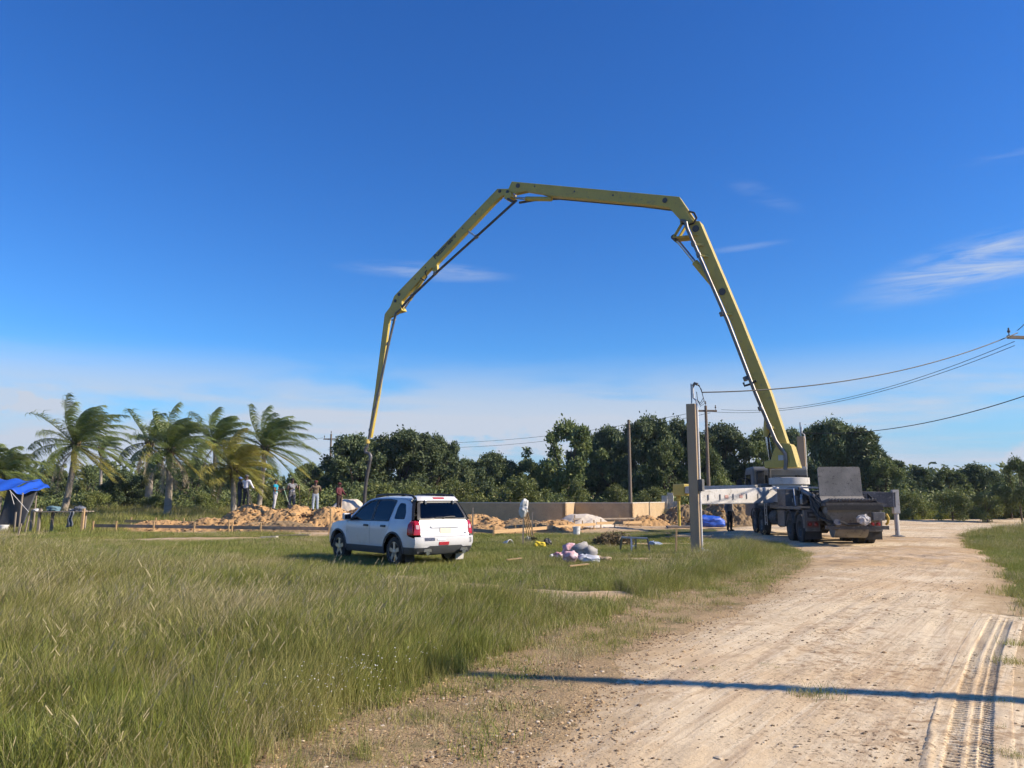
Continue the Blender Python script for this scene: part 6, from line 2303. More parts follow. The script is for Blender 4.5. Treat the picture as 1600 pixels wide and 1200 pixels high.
palm('tall leaning coconut palm with pale bare trunk, left of the plot', 98, 55, 806, 698, 20, 101, nf=42, flen=4.4, dead=2, trunk_r=0.24)
palm('palm cut by the left picture edge above the blue tarp', -4, 50, 806, 742, 6, 102, nf=26, flen=2.5, dead=2)
palm('bushy palm with brown dead fronds hanging to the ground', 262, 51, 806, 706, 4, 103, nf=36, flen=3.4, dead=6, trunk_r=0.26)
palm('slender palm set back between the two nearer palms', 332, 62, 803, 694, 4, 104, nf=32, flen=3.5, dead=1)
palm('short yellow-green palm beside the white-shirted worker', 366, 49, 806, 735, -2, 105, nf=30, flen=2.9, mt=M_PALMY, dead=3, trunk_r=0.2)
palm('rightmost tall palm of the clump with wind-swept head', 402, 56, 804, 702, 12, 106, nf=36, flen=3.9, dead=2, trunk_r=0.2)
palm('small dark palm crown half hidden behind the bushy palm', 232, 58, 806, 694, 2, 107, nf=18, flen=3.0, dead=7, trunk_r=0.3)
palm('distant thin palm trunk seen under the big palm fronds', 156, 74, 800, 704, 2, 108, nf=10, flen=2.4, dead=0, trunk_r=0.16)


# ================================================================== BUILDING PLOT
MOUNDS = []


def mound_h(x, y, m):
    cx, cy, rx, ry, h, sd_ = m
    d = np.hypot((x - cx) / rx, (y - cy) / ry)
    d = d + 0.10 * wob(x, y, 1.6, sd_) + 0.05 * wob(x, y, 4.5, sd_ + 2)
    body = h * (1 - sst(0.15, 1.0, d))
    k = 0.25 if sd_ in (6, 10) else 1.0
    lumps = k * (0.20 * wob(x, y, 1.9, sd_ + 1) + 0.17 * (0.45 - np.abs(wob(x, y, 4.6, sd_ + 5))) + 0.13 * (0.45 - np.abs(wob(x, y, 10.5, sd_ + 8))) + 0.06 * wob(x, y, 21.0, sd_ + 3)) * min(h, 0.9)
    return body + lumps * (1 - sst(0.75, 1.05, d)) - 0.10 * sst(0.95, 1.15, d)


def mound(name, label, u, Y, rx, ry, h, mt, sd_, cat='mound', clods=0, clod_mt=None):
    x = at(u, 790, Y).x
    m = (x, Y, rx, ry, h, sd_)
    MOUNDS.append(m)
    xs = np.linspace(-rx * 1.15, rx * 1.15, int(max(24, rx * 50)))
    ys = np.linspace(-ry * 1.15, ry * 1.15, int(max(20, ry * 46)))
    me = grid_mesh(name, xs, ys, lambda a, b: H(a + x, b + Y) + mound_h(a + x, b + Y, m), mat=mt)
    o = link(name, me)
    o.location = (x, Y, 0)
    return tag(o, label, cat)


GM = 'heaps of dug soil on the plot'
for a in (('dirt_mound', 'orange clay heap below the white-shirted worker', 392, 43, 2.7, 1.9, 1.0, M_DIRT, 1), ('dirt_mound', 'smooth orange clay heap in front of the blue-shirted worker', 436, 42, 2.3, 1.7, 0.85, M_DIRT, 2),
          ('dirt_mound', 'lumpy clay heap under the tall worker', 470, 43, 2.2, 1.7, 0.98, M_DIRT, 3), ('dirt_mound', 'lumpy clay heap by the front of the car', 514, 42.5, 2.2, 1.7, 0.92, M_DIRT, 4),
          ('dirt_mound', 'clay heap half hidden behind the car bonnet', 562, 43.5, 2.4, 1.7, 0.95, M_DIRT, 5), ('sand_pile', 'white sand pile behind the front of the car', 547, 46.5, 2.1, 1.7, 1.50, M_WHITESAND, 6),
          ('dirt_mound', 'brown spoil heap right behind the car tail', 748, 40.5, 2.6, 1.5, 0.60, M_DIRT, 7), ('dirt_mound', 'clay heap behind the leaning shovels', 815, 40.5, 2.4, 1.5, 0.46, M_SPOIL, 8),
          ('dirt_mound', 'low clay heap between the shovels and the white bucket', 872, 41, 2.0, 1.4, 0.40, M_DIRT, 9), ('sand_pile', 'low pale sand pile against the foundation wall', 908, 43.5, 2.2, 1.4, 0.66, M_WHITESAND, 10),
          ('dirt_mound', 'low spread of dug clay in front of the slanting board', 832, 36.5, 2.6, 0.9, 0.34, M_DIRT, 11), ('dirt_mound', 'low dug clay beside the car tail under the board', 764, 35.5, 1.8, 0.8, 0.32, M_DIRT, 12),
          ('dirt_mound', 'low clay bank under the left end of the long board', 262, 37.9, 3.0, 1.0, 0.50, M_DIRT, 13), ('dirt_mound', 'low clay bank under the middle of the long board', 345, 37.8, 2.8, 1.1, 0.55, M_DIRT, 14),
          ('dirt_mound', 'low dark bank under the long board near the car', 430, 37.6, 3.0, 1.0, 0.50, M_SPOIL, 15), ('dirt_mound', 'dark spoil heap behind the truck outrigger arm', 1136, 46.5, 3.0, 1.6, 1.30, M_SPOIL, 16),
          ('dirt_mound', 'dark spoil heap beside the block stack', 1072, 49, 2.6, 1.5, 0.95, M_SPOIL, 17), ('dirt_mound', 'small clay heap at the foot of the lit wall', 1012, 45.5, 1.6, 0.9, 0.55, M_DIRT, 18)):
    mound(*a)['group'] = GM


def zg(x, y):
    z = Hf(x, y)
    for m in MOUNDS:
        if abs(x - m[0]) < m[2] * 1.1 and abs(y - m[1]) < m[3] * 1.1:
            z = max(z, Hf(x, y) + float(mound_h(np.array(x), np.array(y), m)))
    return z


def clods():
    st = [stone_mesh('clod_' + 'ab'[i], 60 + i, mt) for i, mt in enumerate((M_DIRT, M_SPOIL))]
    P = []
    for m in MOUNDS:
        n = int(75 * m[2] * m[3])
        a, q = nrg.uniform(0, 6.28, n), np.sqrt(nrg.uniform(0, 1, n)) * 1.05
        for x, y in zip(m[0] + np.cos(a) * q * m[2], m[1] + np.sin(a) * q * m[3]):
            if m[5] not in (6, 10):
                P.append((x, y, zg(x, y)))
    P = np.array(P)
    scatter('soil_clods', 'loose clods of dug soil on the heaps', st, P, nrg.uniform(0, 6.28, len(P)), nrg.gamma(1.5, 0.06, len(P)).clip(0.03, 0.36), nrg.choice(2, len(P), p=[0.55, 0.45]))


clods()

# ---- foundation wall in plan: long shaded faces, short sunlit returns
TH = R(24)
da, db = Vector((math.cos(TH), -math.sin(TH), 0)), Vector((math.sin(TH), math.cos(TH), 0))
WZ = 1.27


def col_hit(P, d, u):
    """distance along d from P to the viewing column u"""
    k = (u - 800) / F / ray(u, 787).y
    return (k * P.y - P.x) / (d.x - k * d.y)


K1 = at(988, 787, 47)
K1.z = 0
K2 = K1 + db * col_hit(K1, db, 1040)
K0 = K1 + da * col_hit(K1, da, 898)
Km = K0 - db * 1.7
K3 = Km + da * col_hit(Km, da, 690)
fw = thing('foundation_wall', 'low concrete foundation wall with stepped corners behind the soil heaps', 'wall', (K1.x, K1.y, 0))
for i, (p, q) in enumerate(((K3, Km), (Km, K0), (K0, K1), (K1, K2))):
    d = (q - p).normalized()
    nrm = Vector((d.y, -d.x, 0))
    ext = 0.0 if i in (1, 3) else 0.0
    m = MB()
    m.prism([p + Vector((0, 0, -0.1)), q + Vector((0, 0, -0.1)), q + Vector((0, 0, WZ)), p + Vector((0, 0, WZ))], -nrm * 0.2)
    w = m.build('wall_segment', M_WALL, fw, world=True)
    m = MB()
    m.beam(p + Vector((0, 0, WZ + 0.03)) - nrm * 0.10 + d * 0.01, q + Vector((0, 0, WZ + 0.03)) - nrm * 0.10 - d * 0.01, 0.24, 0.055)
    m.build('wall_capping', M_CONC, w, world=True)
    n = max(1, int((q - p).length / 2.4))
    for k in range(n):
        b = p.lerp(q, (k + 0.7) / n) + Vector((0, 0, WZ))
        m = MB()
        m.tube([b - nrm * 0.1, b - nrm * 0.1 + Vector((0.01, 0, 0.16 + 0.08 * (k % 2)))], 0.012, 6)
        m.build('starter_bar', mat('rusty_rebar', (0.20, 0.10, 0.06), (0.14, 0.07, 0.05), rough=0.9), w, world=True)

# pale block pier being built at the wall's end
bs = thing('block_pier', 'stepped pier of pale concrete blocks at the far end of the wall', 'block pier', at(1046, 800, 55).xyz * Vector((1, 1, 0)) if False else (at(1046, 800, 55).x, 55, 0))
blk = MB().box((0, 0, 0), (0.40, 0.20, 0.19)).mesh('block')
blk.materials.append(M_CONC)
for cx, n in ((-0.32, 9), (0.10, 10), (0.52, 7)):
    for k in range(n):
        b = link('block', blk, None, bs)
        b.location = (cx + 0.01 * (k % 3), 0.02 * ((k * 7) % 3), 0.42 + 0.10 + 0.2 * k - 0.45)
        b.rotation_euler = (0, 0, 0.03 * ((k * 5) % 3 - 1) - 0.35)


# ---- profile boards: stakes driven in the ground and boards nailed to them
def batter(label, a, b, z0, z1, stakes, mt=M_WOOD, h=0.14, t=0.035, stake_h=0.22, front=True, smt=None):
    """a, b ground points (x,y); stakes = fractions along"""
    A, B = Vector((a[0], a[1], 0)), Vector((b[0], b[1], 0))
    th_ = thing('profile_board', label, 'profile board', (A.x, A.y, 0), 0, 'timber profile boards round the dig')
    d = (B - A).normalized()
    n = Vector((d.y, -d.x, 0))
    m = MB()
    m.beam(A + Vector((0, 0, z0)), B + Vector((0, 0, z1)), t, h)
    m.build('board', mt, th_, world=True)
    for f in stakes:
        p = A.lerp(B, f)
        z = z0 + (z1 - z0) * f
        q = p - n * (0.05 if front else -0.05)
        m = MB()
        m.beam(Vector((q.x, q.y, Hf(q.x, q.y) - 0.12)), Vector((q.x + 0.015, q.y, z + stake_h)), 0.055, 0.055, up=(0, 1, 0))
        m.build('stake', smt or M_WOOD, th_, world=True)


def xy(u, Y):
    return (at(u, 800, Y).x, Y)


batter('long dark board on pale stakes in front of the soil heaps', xy(148, 36.2), xy(528, 34.0), 0.33, 0.27, (0.0, 0.10, 0.26, 0.43, 0.585, 0.70, 0.97), mt=M_WOODGREY, front=False)
batter('sunlit board on stakes behind the long dark board', xy(196, 42.0), xy(342, 40.5), 0.36, 0.30, (0.06, 0.33, 0.63, 0.89))
batter('short dark board beside the tail of the car', xy(737, 32.4), xy(771, 31.6), 0.29, 0.25, (0.05, 0.98), mt=M_WOODGREY)
batter('long sunlit board slanting back past the leaning shovels', xy(772, 31.6), xy(930, 40.5), 0.24, 0.26, (0.0, 0.18, 0.36, 0.52, 0.68, 0.85, 0.99))
batter('far board running towards the lit wall', xy(932, 41.0), xy(1002, 43.5), 0.28, 0.26, (0.1, 0.4, 0.7, 1.0))
batter('thin dark board above the far slanting board', xy(896, 42.5), xy(998, 45.5), 0.46, 0.42, (0.02, 0.35, 0.7, 0.98), mt=M_WOODGREY, h=0.08)
for lab, u, v0, v1, mt_ in (('thin pale stake standing in front of the car bonnet', 516, 838, 795, M_WOOD), ('thin dark stake just behind the car tail', 738, 846, 793, M_WOODGREY),
                            ('dark stake the shovels lean on', 817, 854, 803, M_WOODGREY), ('tall dark stake right of the leaning shovels', 831, 842, 800, M_WOODGREY), ('pale-topped stake left of the service post', 1056, 866, 826, M_WOOD),
                            ('short stake by the left end of the clay heaps', 357, 836, 812, M_WOOD)):
    p = gp(u, v0, 0.0)
    top = at(u + 1, v1, p.y)
    m = MB()
    m.beam((0, 0, -0.15), (top.x - p.x, 0, top.z), 0.05, 0.05, up=(0, 1, 0))
    o = m.build('timber_stake', mt_, None)
    o.location = p
    tag(o, lab, 'stake', 'single stakes on the plot')
m = MB()
p = gp(878, 787, 1.2) if False else at(878, 787, 49)
for lab, u, v, du, dz, Y in (('plank lying in the grass below the litter pile', 905, 885, 30, 0.0, None), ('plank lying in the short grass right of the car', 803, 876, 22, 0.0, None)):
    p = gp(u, v, 0.10)
    m = MB()
    w_ = du * p.y / F
    m.beam((-w_ / 2, 0.05, 0), (w_ / 2, 0.22, 0.03), 0.10, 0.025)
    o = m.build('plank', M_WOOD, None)
    o.location = (p.x, p.y, Hf(p.x, p.y) + 0.10)
    tag(o, lab, 'plank', 'loose planks in the grass')
for lab, u, v, wpx, mt_ in (('dark plank lying on the soil under the long board', 455, 836, 60, M_WOODGREY), ('short pale plank lying before the dark one', 421, 839, 26, M_CONC), ('pale lath lying on top of the clay heap', 478, 811, 24, M_WOOD),
                            ('long pale plank lying across the bare sand', 1000, 833, 90, M_WOODGREY), ('dark plank on the sand beside the service post', 1075, 838, 70, M_WOODGREY)):
    p = gp(u, v, 0.1)
    if v == 811:
        p = at(u, v, 42.2)
    w_ = wpx * p.y / F
    m = MB()
    m.beam((-w_ / 2, 0, 0.0), (w_ / 2, -0.1, 0.03), 0.22, 0.05)
    o = m.build('plank', mt_, None)
    o.location = (p.x, p.y, zg(p.x, p.y) + 0.07)
    tag(o, lab, 'plank', 'planks lying on the plot')


# ---- tools, buckets, sacks
def shovel(label, foot, top, blade_mt, handle_mt, group='hand tools on the plot', blade=True, grip=True):
    A, B = Vector(foot), Vector(top)
    t = thing('shovel' if blade else 'pole', label, 'shovel' if blade else 'pole', A, 0, group)
    L_ = (B - A)
    d = L_.normalized()
    m = MB()
    m.tube([d * (0.26 if blade else 0.0), L_], 0.017, 8)
    m.build('handle', handle_mt, t, smooth=True)
    if blade:
        s = d.cross(Vector((0, 1, 0))).normalized()
        n = s.cross(d).normalized()
        m = MB()
        pr = [(-0.10, 0.30), (-0.115, 0.12), (-0.08, 0.03), (0, -0.02), (0.08, 0.03), (0.115, 0.12), (0.10, 0.30)]
        m.prism([s * a + d * b + n * (0.25 * a * a) for a, b in pr], n * 0.006)
        m.tube([d * 0.22, d * 0.42], 0.024, 8)
        m.build('blade', blade_mt, t)
        if grip:
            m = MB()
            m.tube([L_ - s * 0.06, L_ + s * 0.06], 0.016, 8)
            m.build('grip', handle_mt, t, smooth=True)
    return t


post_p = gp(817, 854)
for k, (lab, u0, u1, bm) in enumerate((('leftmost of the shovels leaning on the dark stake', 826, 817, M_WHITEPL), ('second shovel from the left leaning on the dark stake', 829.5, 819, M_GREYMETAL),
                                       ('third shovel from the left leaning on the dark stake', 833, 820.5, M_DARKPIPE), ('rightmost of the shovels leaning on the dark stake', 836.5, 823, M_BLACK))):
    f = gp(u0, 850 - k * 0.8)
    f.z = Hf(f.x, f.y) + 0.03
    tpt = at(u1, 800 - 1.0 * k, post_p.y + 0.03 + 0.03 * k)
    shovel(lab, f, tpt, bm, M_WOOD)


def sack(label, name, p, sx, sy, sz, rz, tilt, mt, cat='sack', group='empty sacks and litter in the grass', seed=1):
    """a slumped, crumpled sack"""
    bm = bmesh.new()
    bmesh.ops.create_cube(bm, size=1.0)
    bmesh.ops.subdivide_edges(bm, edges=bm.edges, cuts=7, use_grid_fill=True)
    for v in bm.verts:
        c = v.co.copy()
        k = 1 - 0.22 * (abs(c.x) * 2) ** 4 * 0.6
        v.co = Vector((c.x * sx * (1 - 0.10 * (abs(c.y) * 2) ** 2), c.y * sy * (1 - 0.12 * (abs(c.x) * 2) ** 2), c.z * sz * k * (1 - 0.45 * max((abs(c.x) * 2) ** 5, (abs(c.y) * 2) ** 5))))
        q = v.co * 5.5 + Vector((seed * 3.1, seed, 0))
        v.co += Vector(noise.noise_vector(q)) * 0.12 * min(sx, 1) + Vector(noise.noise_vector(q * 2.6)) * 0.05 + Vector(noise.noise_vector(q * 6.0)) * 0.018
    me = bpy.data.meshes.new(name)
    bm.to_mesh(me)
    bm.free()
    me.shade_smooth()
    o = link(name, me, mt)
    o.location = (p[0], p[1], p[2] + sz * 0.42)
    o.rotation_euler = (tilt, 0.1, rz)
    return tag(o, label, cat, group)


M_PINK = mat('pink_sack', (0.62, 0.30, 0.33), (0.66, 0.55, 0.54), rough=0.7, scale=5, c3=(0.55, 0.08, 0.12))
M_REDW = mat('red_white_sack', (0.60, 0.12, 0.16), (0.70, 0.62, 0.60), rough=0.7, scale=4)
M_SACK = mat('grey_paper_sack', (0.42, 0.40, 0.36), (0.30, 0.285, 0.26), rough=0.9, scale=5, c3=(0.2, 0.19, 0.17))
M_SACKW = mat('white_plastic_sack', (0.60, 0.61, 0.62), (0.48, 0.50, 0.53), rough=0.6, scale=5)
M_CARD = mat('brown_card', (0.38, 0.29, 0.19), (0.30, 0.23, 0.15), rough=0.9, scale=3)
M_BLUE = mat('blue_tarp', (0.015, 0.075, 0.44), (0.02, 0.10, 0.52), rough=0.45, scale=3, fine=0.08)


def gxy(u, v):
    p = gp(u, v, 0.06)
    return (p.x, p.y, Hf(p.x, p.y) + 0.05)


sack('pink and white sack standing at the top of the litter pile', 'sack', gxy(890, 872), 0.34, 0.28, 0.42, 0.3, 0.25, M_PINK, seed=1)
sack('small red and white sack at the left end of the litter pile', 'sack', gxy(875, 874), 0.30, 0.22, 0.18, 0.2, 0.0, M_REDW, seed=2)
sack('bright pink sack at the front of the litter pile', 'sack', gxy(891, 879), 0.34, 0.26, 0.26, -0.3, 0.1, M_PINK, seed=3)
sack('big grey paper sack in the middle of the litter pile', 'sack', gxy(912, 874), 0.66, 0.40, 0.40, -0.35, 0.1, M_SACK, seed=4)
sack('white plastic sack lying in front of the grey sack', 'sack', gxy(920, 879), 0.52, 0.30, 0.16, -0.2, 0.0, M_SACKW, seed=5)
sack('flattened brown card at the right end of the litter pile', 'cardboard_piece', gxy(938, 876), 0.50, 0.34, 0.10, -0.5, 0.1, M_CARD, cat='cardboard', seed=6)
sack('pale rag left of the pink sacks', 'rag', gxy(866, 873), 0.22, 0.16, 0.10, 0.1, 0, M_SACKW, cat='rag', seed=7)
sack('crumpled clear plastic sheet on the sand by the service post foot', 'plastic_sheet', gxy(1108, 868), 0.55, 0.35, 0.14, 0.2, 0, M_SACKW, cat='plastic sheet', seed=8)
sack('bluish plastic scrap right of the metal trestle', 'plastic_sheet', gxy(1024, 851), 0.45, 0.25, 0.12, 0.1, 0, mat('bluish_plastic', (0.22, 0.30, 0.42), (0.35, 0.40, 0.46), rough=0.4, scale=5), cat='plastic sheet', seed=9)
p = at(1110, 806, 43.0)
sack('crumpled blue tarp at the foot of the dark spoil heap', 'tarp', (p.x, 43.0, 0.05), 1.5, 0.8, 0.62, 0.1, 0.1, M_BLUE, cat='tarp', group='blue sheeting', seed=10)
sack('bright yellow plastic bag at the foot of the shovels', 'plastic_bag', gxy(842, 854), 0.38, 0.22, 0.16, 0.1, 0, mat('yellow_bag', (0.68, 0.52, 0.03), (0.6, 0.45, 0.03), rough=0.5), cat='bag', seed=11)
o = sack('limp white cloth bag hung over the top of the dark stake', 'cloth_bag', (post_p.x + 0.03, post_p.y - 0.05, 1.02), 0.24, 0.20, 0.60, 0.2, 0.28, M_WHITEPL, cat='bag', seed=12)
sack('small dark holdall lying right of the yellow bag', 'holdall', gxy(855, 852), 0.26, 0.20, 0.24, 0.1, 0, M_BLACK, cat='bag', seed=13)


def bucket(label, u, v, h, r, mt):
    p = gp(u, v)
    t = thing('bucket', label, 'bucket', (p.x, p.y, Hf(p.x, p.y)), 0.4, 'plastic buckets')
    m = MB()
    m.ring((0, 0, 0), (0, 0, 1), [(0.0, r * 0.82), (h, r), (h, r * 0.94), (0.02, r * 0.78)], 20)
    m.build('pail', mt, t, smooth=True)
    m = MB()
    m.ring((0, 0, h * 0.9), (0, 0, 1), [(0, r), (0, r * 1.06), (0.035, r * 1.06), (0.035, r)], 20, closed=True)
    m.build('rim_band', mt, t, smooth=True)
    m = MB()
    m.tube([(r * 1.02 * math.cos(a), -0.25 * r - r * 0.95 * abs(math.sin(a)), h * 0.86 - 0.6 * r * math.sin(a)) for a in np.linspace(0, PI, 9)], 0.005, 5)
    m.build('bail', M_GALV, t)
    return t


bucket('white plastic bucket standing before the slanting board', 901, 839, 0.40, 0.16, M_WHITEPL)
bucket('white bucket at the left picture edge under the blue tarp', 5, 833, 0.40, 0.20, M_WHITEPL)
bucket('white pail lying in the grass between car and shovels', 788, 852, 0.30, 0.14, M_WHITEPL).rotation_euler = (R(80), 0, 0.8)

# brush heap
r_ = np.random.default_rng(5)
bpn = gp(957, 852)
pts = r_.normal(0, 1, (420, 3))
pts /= np.linalg.norm(pts, axis=1, keepdims=True)
pts = pts * np.array([0.75, 0.55, 0.40]) * r_.uniform(0.3, 1, (420, 1))
pts[:, 2] = np.abs(pts[:, 2])
me = leaf_cloud('brush_heap', pts, 0.045, M_SPOIL if False else leaf_mat('dry_cuttings', (0.12, 0.09, 0.045), (0.20, 0.15, 0.08), (0.32, 0.25, 0.14), 0.2, 0.8, 0.1), r_, elong=5.0, per=5, jit=0.06)
o = link('brush_heap', me)
o.location = (bpn.x, bpn.y, Hf(bpn.x, bpn.y))
tag(o, 'heap of dry brown cuttings left of the metal trestle', 'brush heap')

# grey metal trestle
tp_ = gp(993, 862)
tr_ = thing('metal_trestle', 'low grey metal trestle standing in the grass near the service post', 'trestle', (tp_.x, tp_.y, Hf(tp_.x, tp_.y)), -0.12)
m = MB()
m.beam((-0.42, 0.1, 0.42), (0.36, 0.0, 0.40), 0.16, 0.05)
m.build('top_bar', M_GALV, tr_, bevel=0.008)
for x, y, lx in ((-0.40, 0.25, -0.06), (-0.12, -0.22, 0.0), (0.02, 0.2, 0.0), (0.36, -0.2, 0.06)):
    m = MB()
    m.beam((x, y * 0.3, 0.40), (x + lx, y, -0.02), 0.05, 0.04, up=(0, 1, 0))
    m.build('leg', M_GALV if x < 0.3 else M_DARKPIPE, tr_)
m = MB()
m.beam((-0.12, -0.14, 0.18), (0.02, 0.12, 0.18), 0.03, 0.03)
m.build('brace', M_GALV, tr_)


# ---- tarp shelter and work table on the left
def cloth(name, pts, nu, nv, fn, mt, parent=None, t=0.006):
    """sheet from a bilinear quad with a displacement fn(u,v)->Vector"""
    A, B, C_, D_ = (Vector(p) for p in pts)
    vs, fs = [], []
    for j in range(nv + 1):
        for i in range(nu + 1):
            u_, v_ = i / nu, j / nv
            p = A.lerp(B, u_).lerp(D_.lerp(C_, u_), v_)
            vs.append(p + fn(u_, v_))
    for j in range(nv):
        for i in range(nu):
            a = j * (nu + 1) + i
            fs.append((a, a + 1, a + nu + 2, a + nu + 1))
    me = bpy.data.meshes.new(name)
    me.from_pydata(vs, [], fs)
    me.shade_smooth()
    o = link(name, me, mt, parent, world=parent is not None)
    sm = o.modifiers.new('thickness', 'SOLIDIFY')
    sm.thickness = t
    return o


SY = 37.6
sx0 = at(-30, 780, SY).x
sh = thing('tarp_shelter', 'shelter of blue tarp over dark sheeting at the left picture edge', 'shelter', (sx0, SY, 0))


def wv(p, q, a=0.05):
    return lambda u_, v_: Vector((0, 0, a * math.sin(p * u_ * 6.3 + 1.7 * v_) + a * 0.7 * math.sin(q * v_ * 6.3 + u_ * 4)))


zt = at(20, 752, SY).z
cloth('tarp', [(at(-40, 780, SY).x, SY - 1.1, zt - 0.42), (at(36, 780, SY).x, SY - 1.1, zt - 0.40), (at(34, 780, SY).x, SY + 1.4, zt + 0.12), (at(-40, 780, SY).x, SY + 1.4, zt + 0.12)], 22, 12, wv(2.1, 1.2, 0.06), M_BLUE, sh)
cloth('tarp_flap', [(at(34, 780, SY).x, SY - 1.05, zt - 0.42), (at(52, 780, SY).x, SY - 0.9, zt - 0.66), (at(52, 780, SY).x, SY + 1.3, zt - 0.28), (at(33, 780, SY).x, SY + 1.35, zt + 0.08)], 12, 10, wv(1.2, 2.0, 0.05), M_BLUE, sh)
cloth('side_sheet', [(at(2, 780, SY).x, SY - 0.2, 0.22), (at(44, 780, SY).x, SY - 0.1, 0.30), (at(50, 780, SY).x, SY + 0.3, zt - 0.35), (at(6, 780, SY).x, SY + 0.2, zt - 0.2)], 14, 10, lambda u_, v_: Vector((0, 0.10 * math.sin(5 * u_ + 3 * v_), -0.1 * (1 - v_) * math.sin(PI * u_))), mat('dark_sheeting', (0.022, 0.025, 0.032), (0.035, 0.038, 0.045), rough=0.6, scale=3), sh)
for u, y in ((-36, -1.0), (14, -1.0), (50, -0.8), (30, 1.3), (-36, 1.3)):
    m = MB()
    x = at(u, 780, SY).x
    m.tube([(x, SY + y, -0.1), (x + 0.03, SY + y, zt - (0.44 if y < 0 else 0) - (0.12 if u > 40 else 0))], 0.04, 7)
    m.build('post', M_WOODGREY, sh, world=True)
m = MB()
m.tube([at(15, 766, SY - 1.0), at(45, 800, SY - 1.0)], 0.012, 5)
m.tube([at(16, 766, SY - 1.0), at(22, 788, SY - 1.0)], 0.012, 5)
m.build('guy_line', M_WHITEPL, sh, world=True)
TY = 35.0
tb = thing('work_table', 'rough timber work table on posts between tarp shelter and big palm', 'table', (at(92, 800, TY).x, TY, 0))
for u, dy in ((62, 0), (130, 0), (118, 0.8), (66, 0.8)):
    x = at(u, 800, TY).x
    m = MB()
    m.beam((x, TY + dy, -0.1), (x + 0.02, TY + dy, 1.05 + (0.08 if dy == 0 else 0)), 0.10, 0.10, up=(0, 1, 0))
    m.build('leg', M_WOODGREY if u != 130 else M_WOOD, tb, world=True)
for k in range(4):
    m = MB()
    m.beam((at(54, 800, TY).x, TY - 0.02 + 0.26 * k, 0.985), (at(131, 800, TY).x, TY - 0.02 + 0.26 * k, 0.995), 0.22, 0.04)
    m.build('plank', M_WOODGREY, tb, world=True)
for lab, u, mt_, s in (('heap of greenish-blue cloth on the work table', 77, mat('teal_cloth', (0.08, 0.16, 0.20), (0.12, 0.2, 0.24), rough=0.9), (0.50, 0.4, 0.26)), ('dark bundle on the right end of the work table', 119, mat('dark_cloth', (0.04, 0.05, 0.07), (0.2, 0.22, 0.25), rough=0.9, scale=6), (0.42, 0.35, 0.26)), ('small white bundle on the left end of the work table', 52, M_WHITEPL, (0.3, 0.25, 0.12)), ('pale packet in the middle of the work table', 107, M_SACK, (0.25, 0.2, 0.12))):
    sack(lab, 'bundle', (at(u, 800, TY).x, TY + 0.3, 0.99), *s, 0.2, 0.05, mt_, cat='bundle', group='things on the work table', seed=int(u))
o = cloth('jacket', [(at(108, 800, TY).x, TY - 0.16, 0.30), (at(117, 800, TY).x, TY - 0.16, 0.34), (at(118, 800, TY).x, TY - 0.14, 1.0), (at(110, 800, TY).x, TY - 0.14, 1.0)], 8, 10, lambda u_, v_: Vector((0.03 * math.sin(9 * v_), 0.05 * math.sin(11 * u_ + 2 * v_), 0)), MATS['dark_cloth'], None, t=0.05)
tag(o, 'dark jacket hanging from the edge of the work table', 'jacket')
for u, v0, v1 in ((22, 832, 800), (27, 838, 818), (47, 834, 795), (38, 836, 806)):
    p = gp(u, v0)
    m = MB()
    m.beam((0, 0, -0.1), (0.12 if u in (27, 38) else 0.0, 0, at(u, v1, p.y).z), 0.09 if u == 47 else 0.05, 0.06, up=(0, 1, 0))
    o = m.build('timber_stake', M_WOODGREY, None)
    o.location = p
    tag(o, {22: 'thin upright stake in front of the dark sheeting', 27: 'leaning stake in front of the dark sheeting', 47: 'thick short post at the right of the tarp shelter', 38: 'slanting prop under the tarp shelter'}[u], 'stake', 'stakes at the tarp shelter')


# ================================================================== POSTS, POLES AND WIRES
def service_post(label, p, h, w, rz, with_meter=True):
    t = thing('service_post', label, 'post', p, rz, 'concrete service posts')
    m = MB()
    m.prism([(-w / 2, -w / 2, -0.3), (w / 2, -w / 2, -0.3), (w / 2, w / 2, -0.3), (-w / 2, w / 2, -0.3)], (0, 0, h + 0.3))
    m.build('shaft', M_POST, t, bevel=0.02)
    m = MB()
    m.tube([(w / 2 + 0.03, -w * 0.1, 0.1), (w / 2 + 0.03, -w * 0.1, h * 0.97), (w / 2 + 0.0, 0, h + 0.10), (w * 0.2, 0, h + 0.18), (w * 0.2, 0, h + 0.52)], 0.028, 8)
    m.build('conduit', M_WHITEPL, t, smooth=True)
    m = MB()
    m.tube([(0, 0, h - 0.05), (0, 0, h + 0.60 if with_meter else h + 0.75)], 0.02 if with_meter else 0.035, 8)
    m.build('mast', M_GALV, t, smooth=True)
    if with_meter:
        m = MB()
        m.box((w / 2 + 0.07, -w * 0.1, h * 0.455), (0.12, 0.22, 0.34))
        m.build('meter_box', M_GREYMETAL, t, bevel=0.015)
        m = MB()
        m.tube([(w * 0.2, 0, h + 0.52), (w * 0.2 + 0.05, 0, h + 0.60), (w * 0.2 + 0.14, 0, h + 0.56)], 0.045, 8)
        m.build('weatherhead', M_GREYMETAL, t, smooth=True)
        m = MB()
        for k in range(3):
            m.tube([(w * 0.2 + 0.14 + 0.02 * k, 0, h + 0.55), (w * 0.2 + 0.24, 0.02 * k, h + 0.42 - 0.04 * k), (w * 0.2 + 0.29 + 0.02 * k, 0, h + 0.16 - 0.08 * k), (w * 0.2 + 0.20, 0, h + 0.02 - 0.05 * k), (w * 0.2 + 0.12, 0, h + 0.1), (w * 0.2 + 0.10, 0, h + 0.35)], 0.010, 6)
        m.build('cable_loop', M_WIRE, t)
    return t


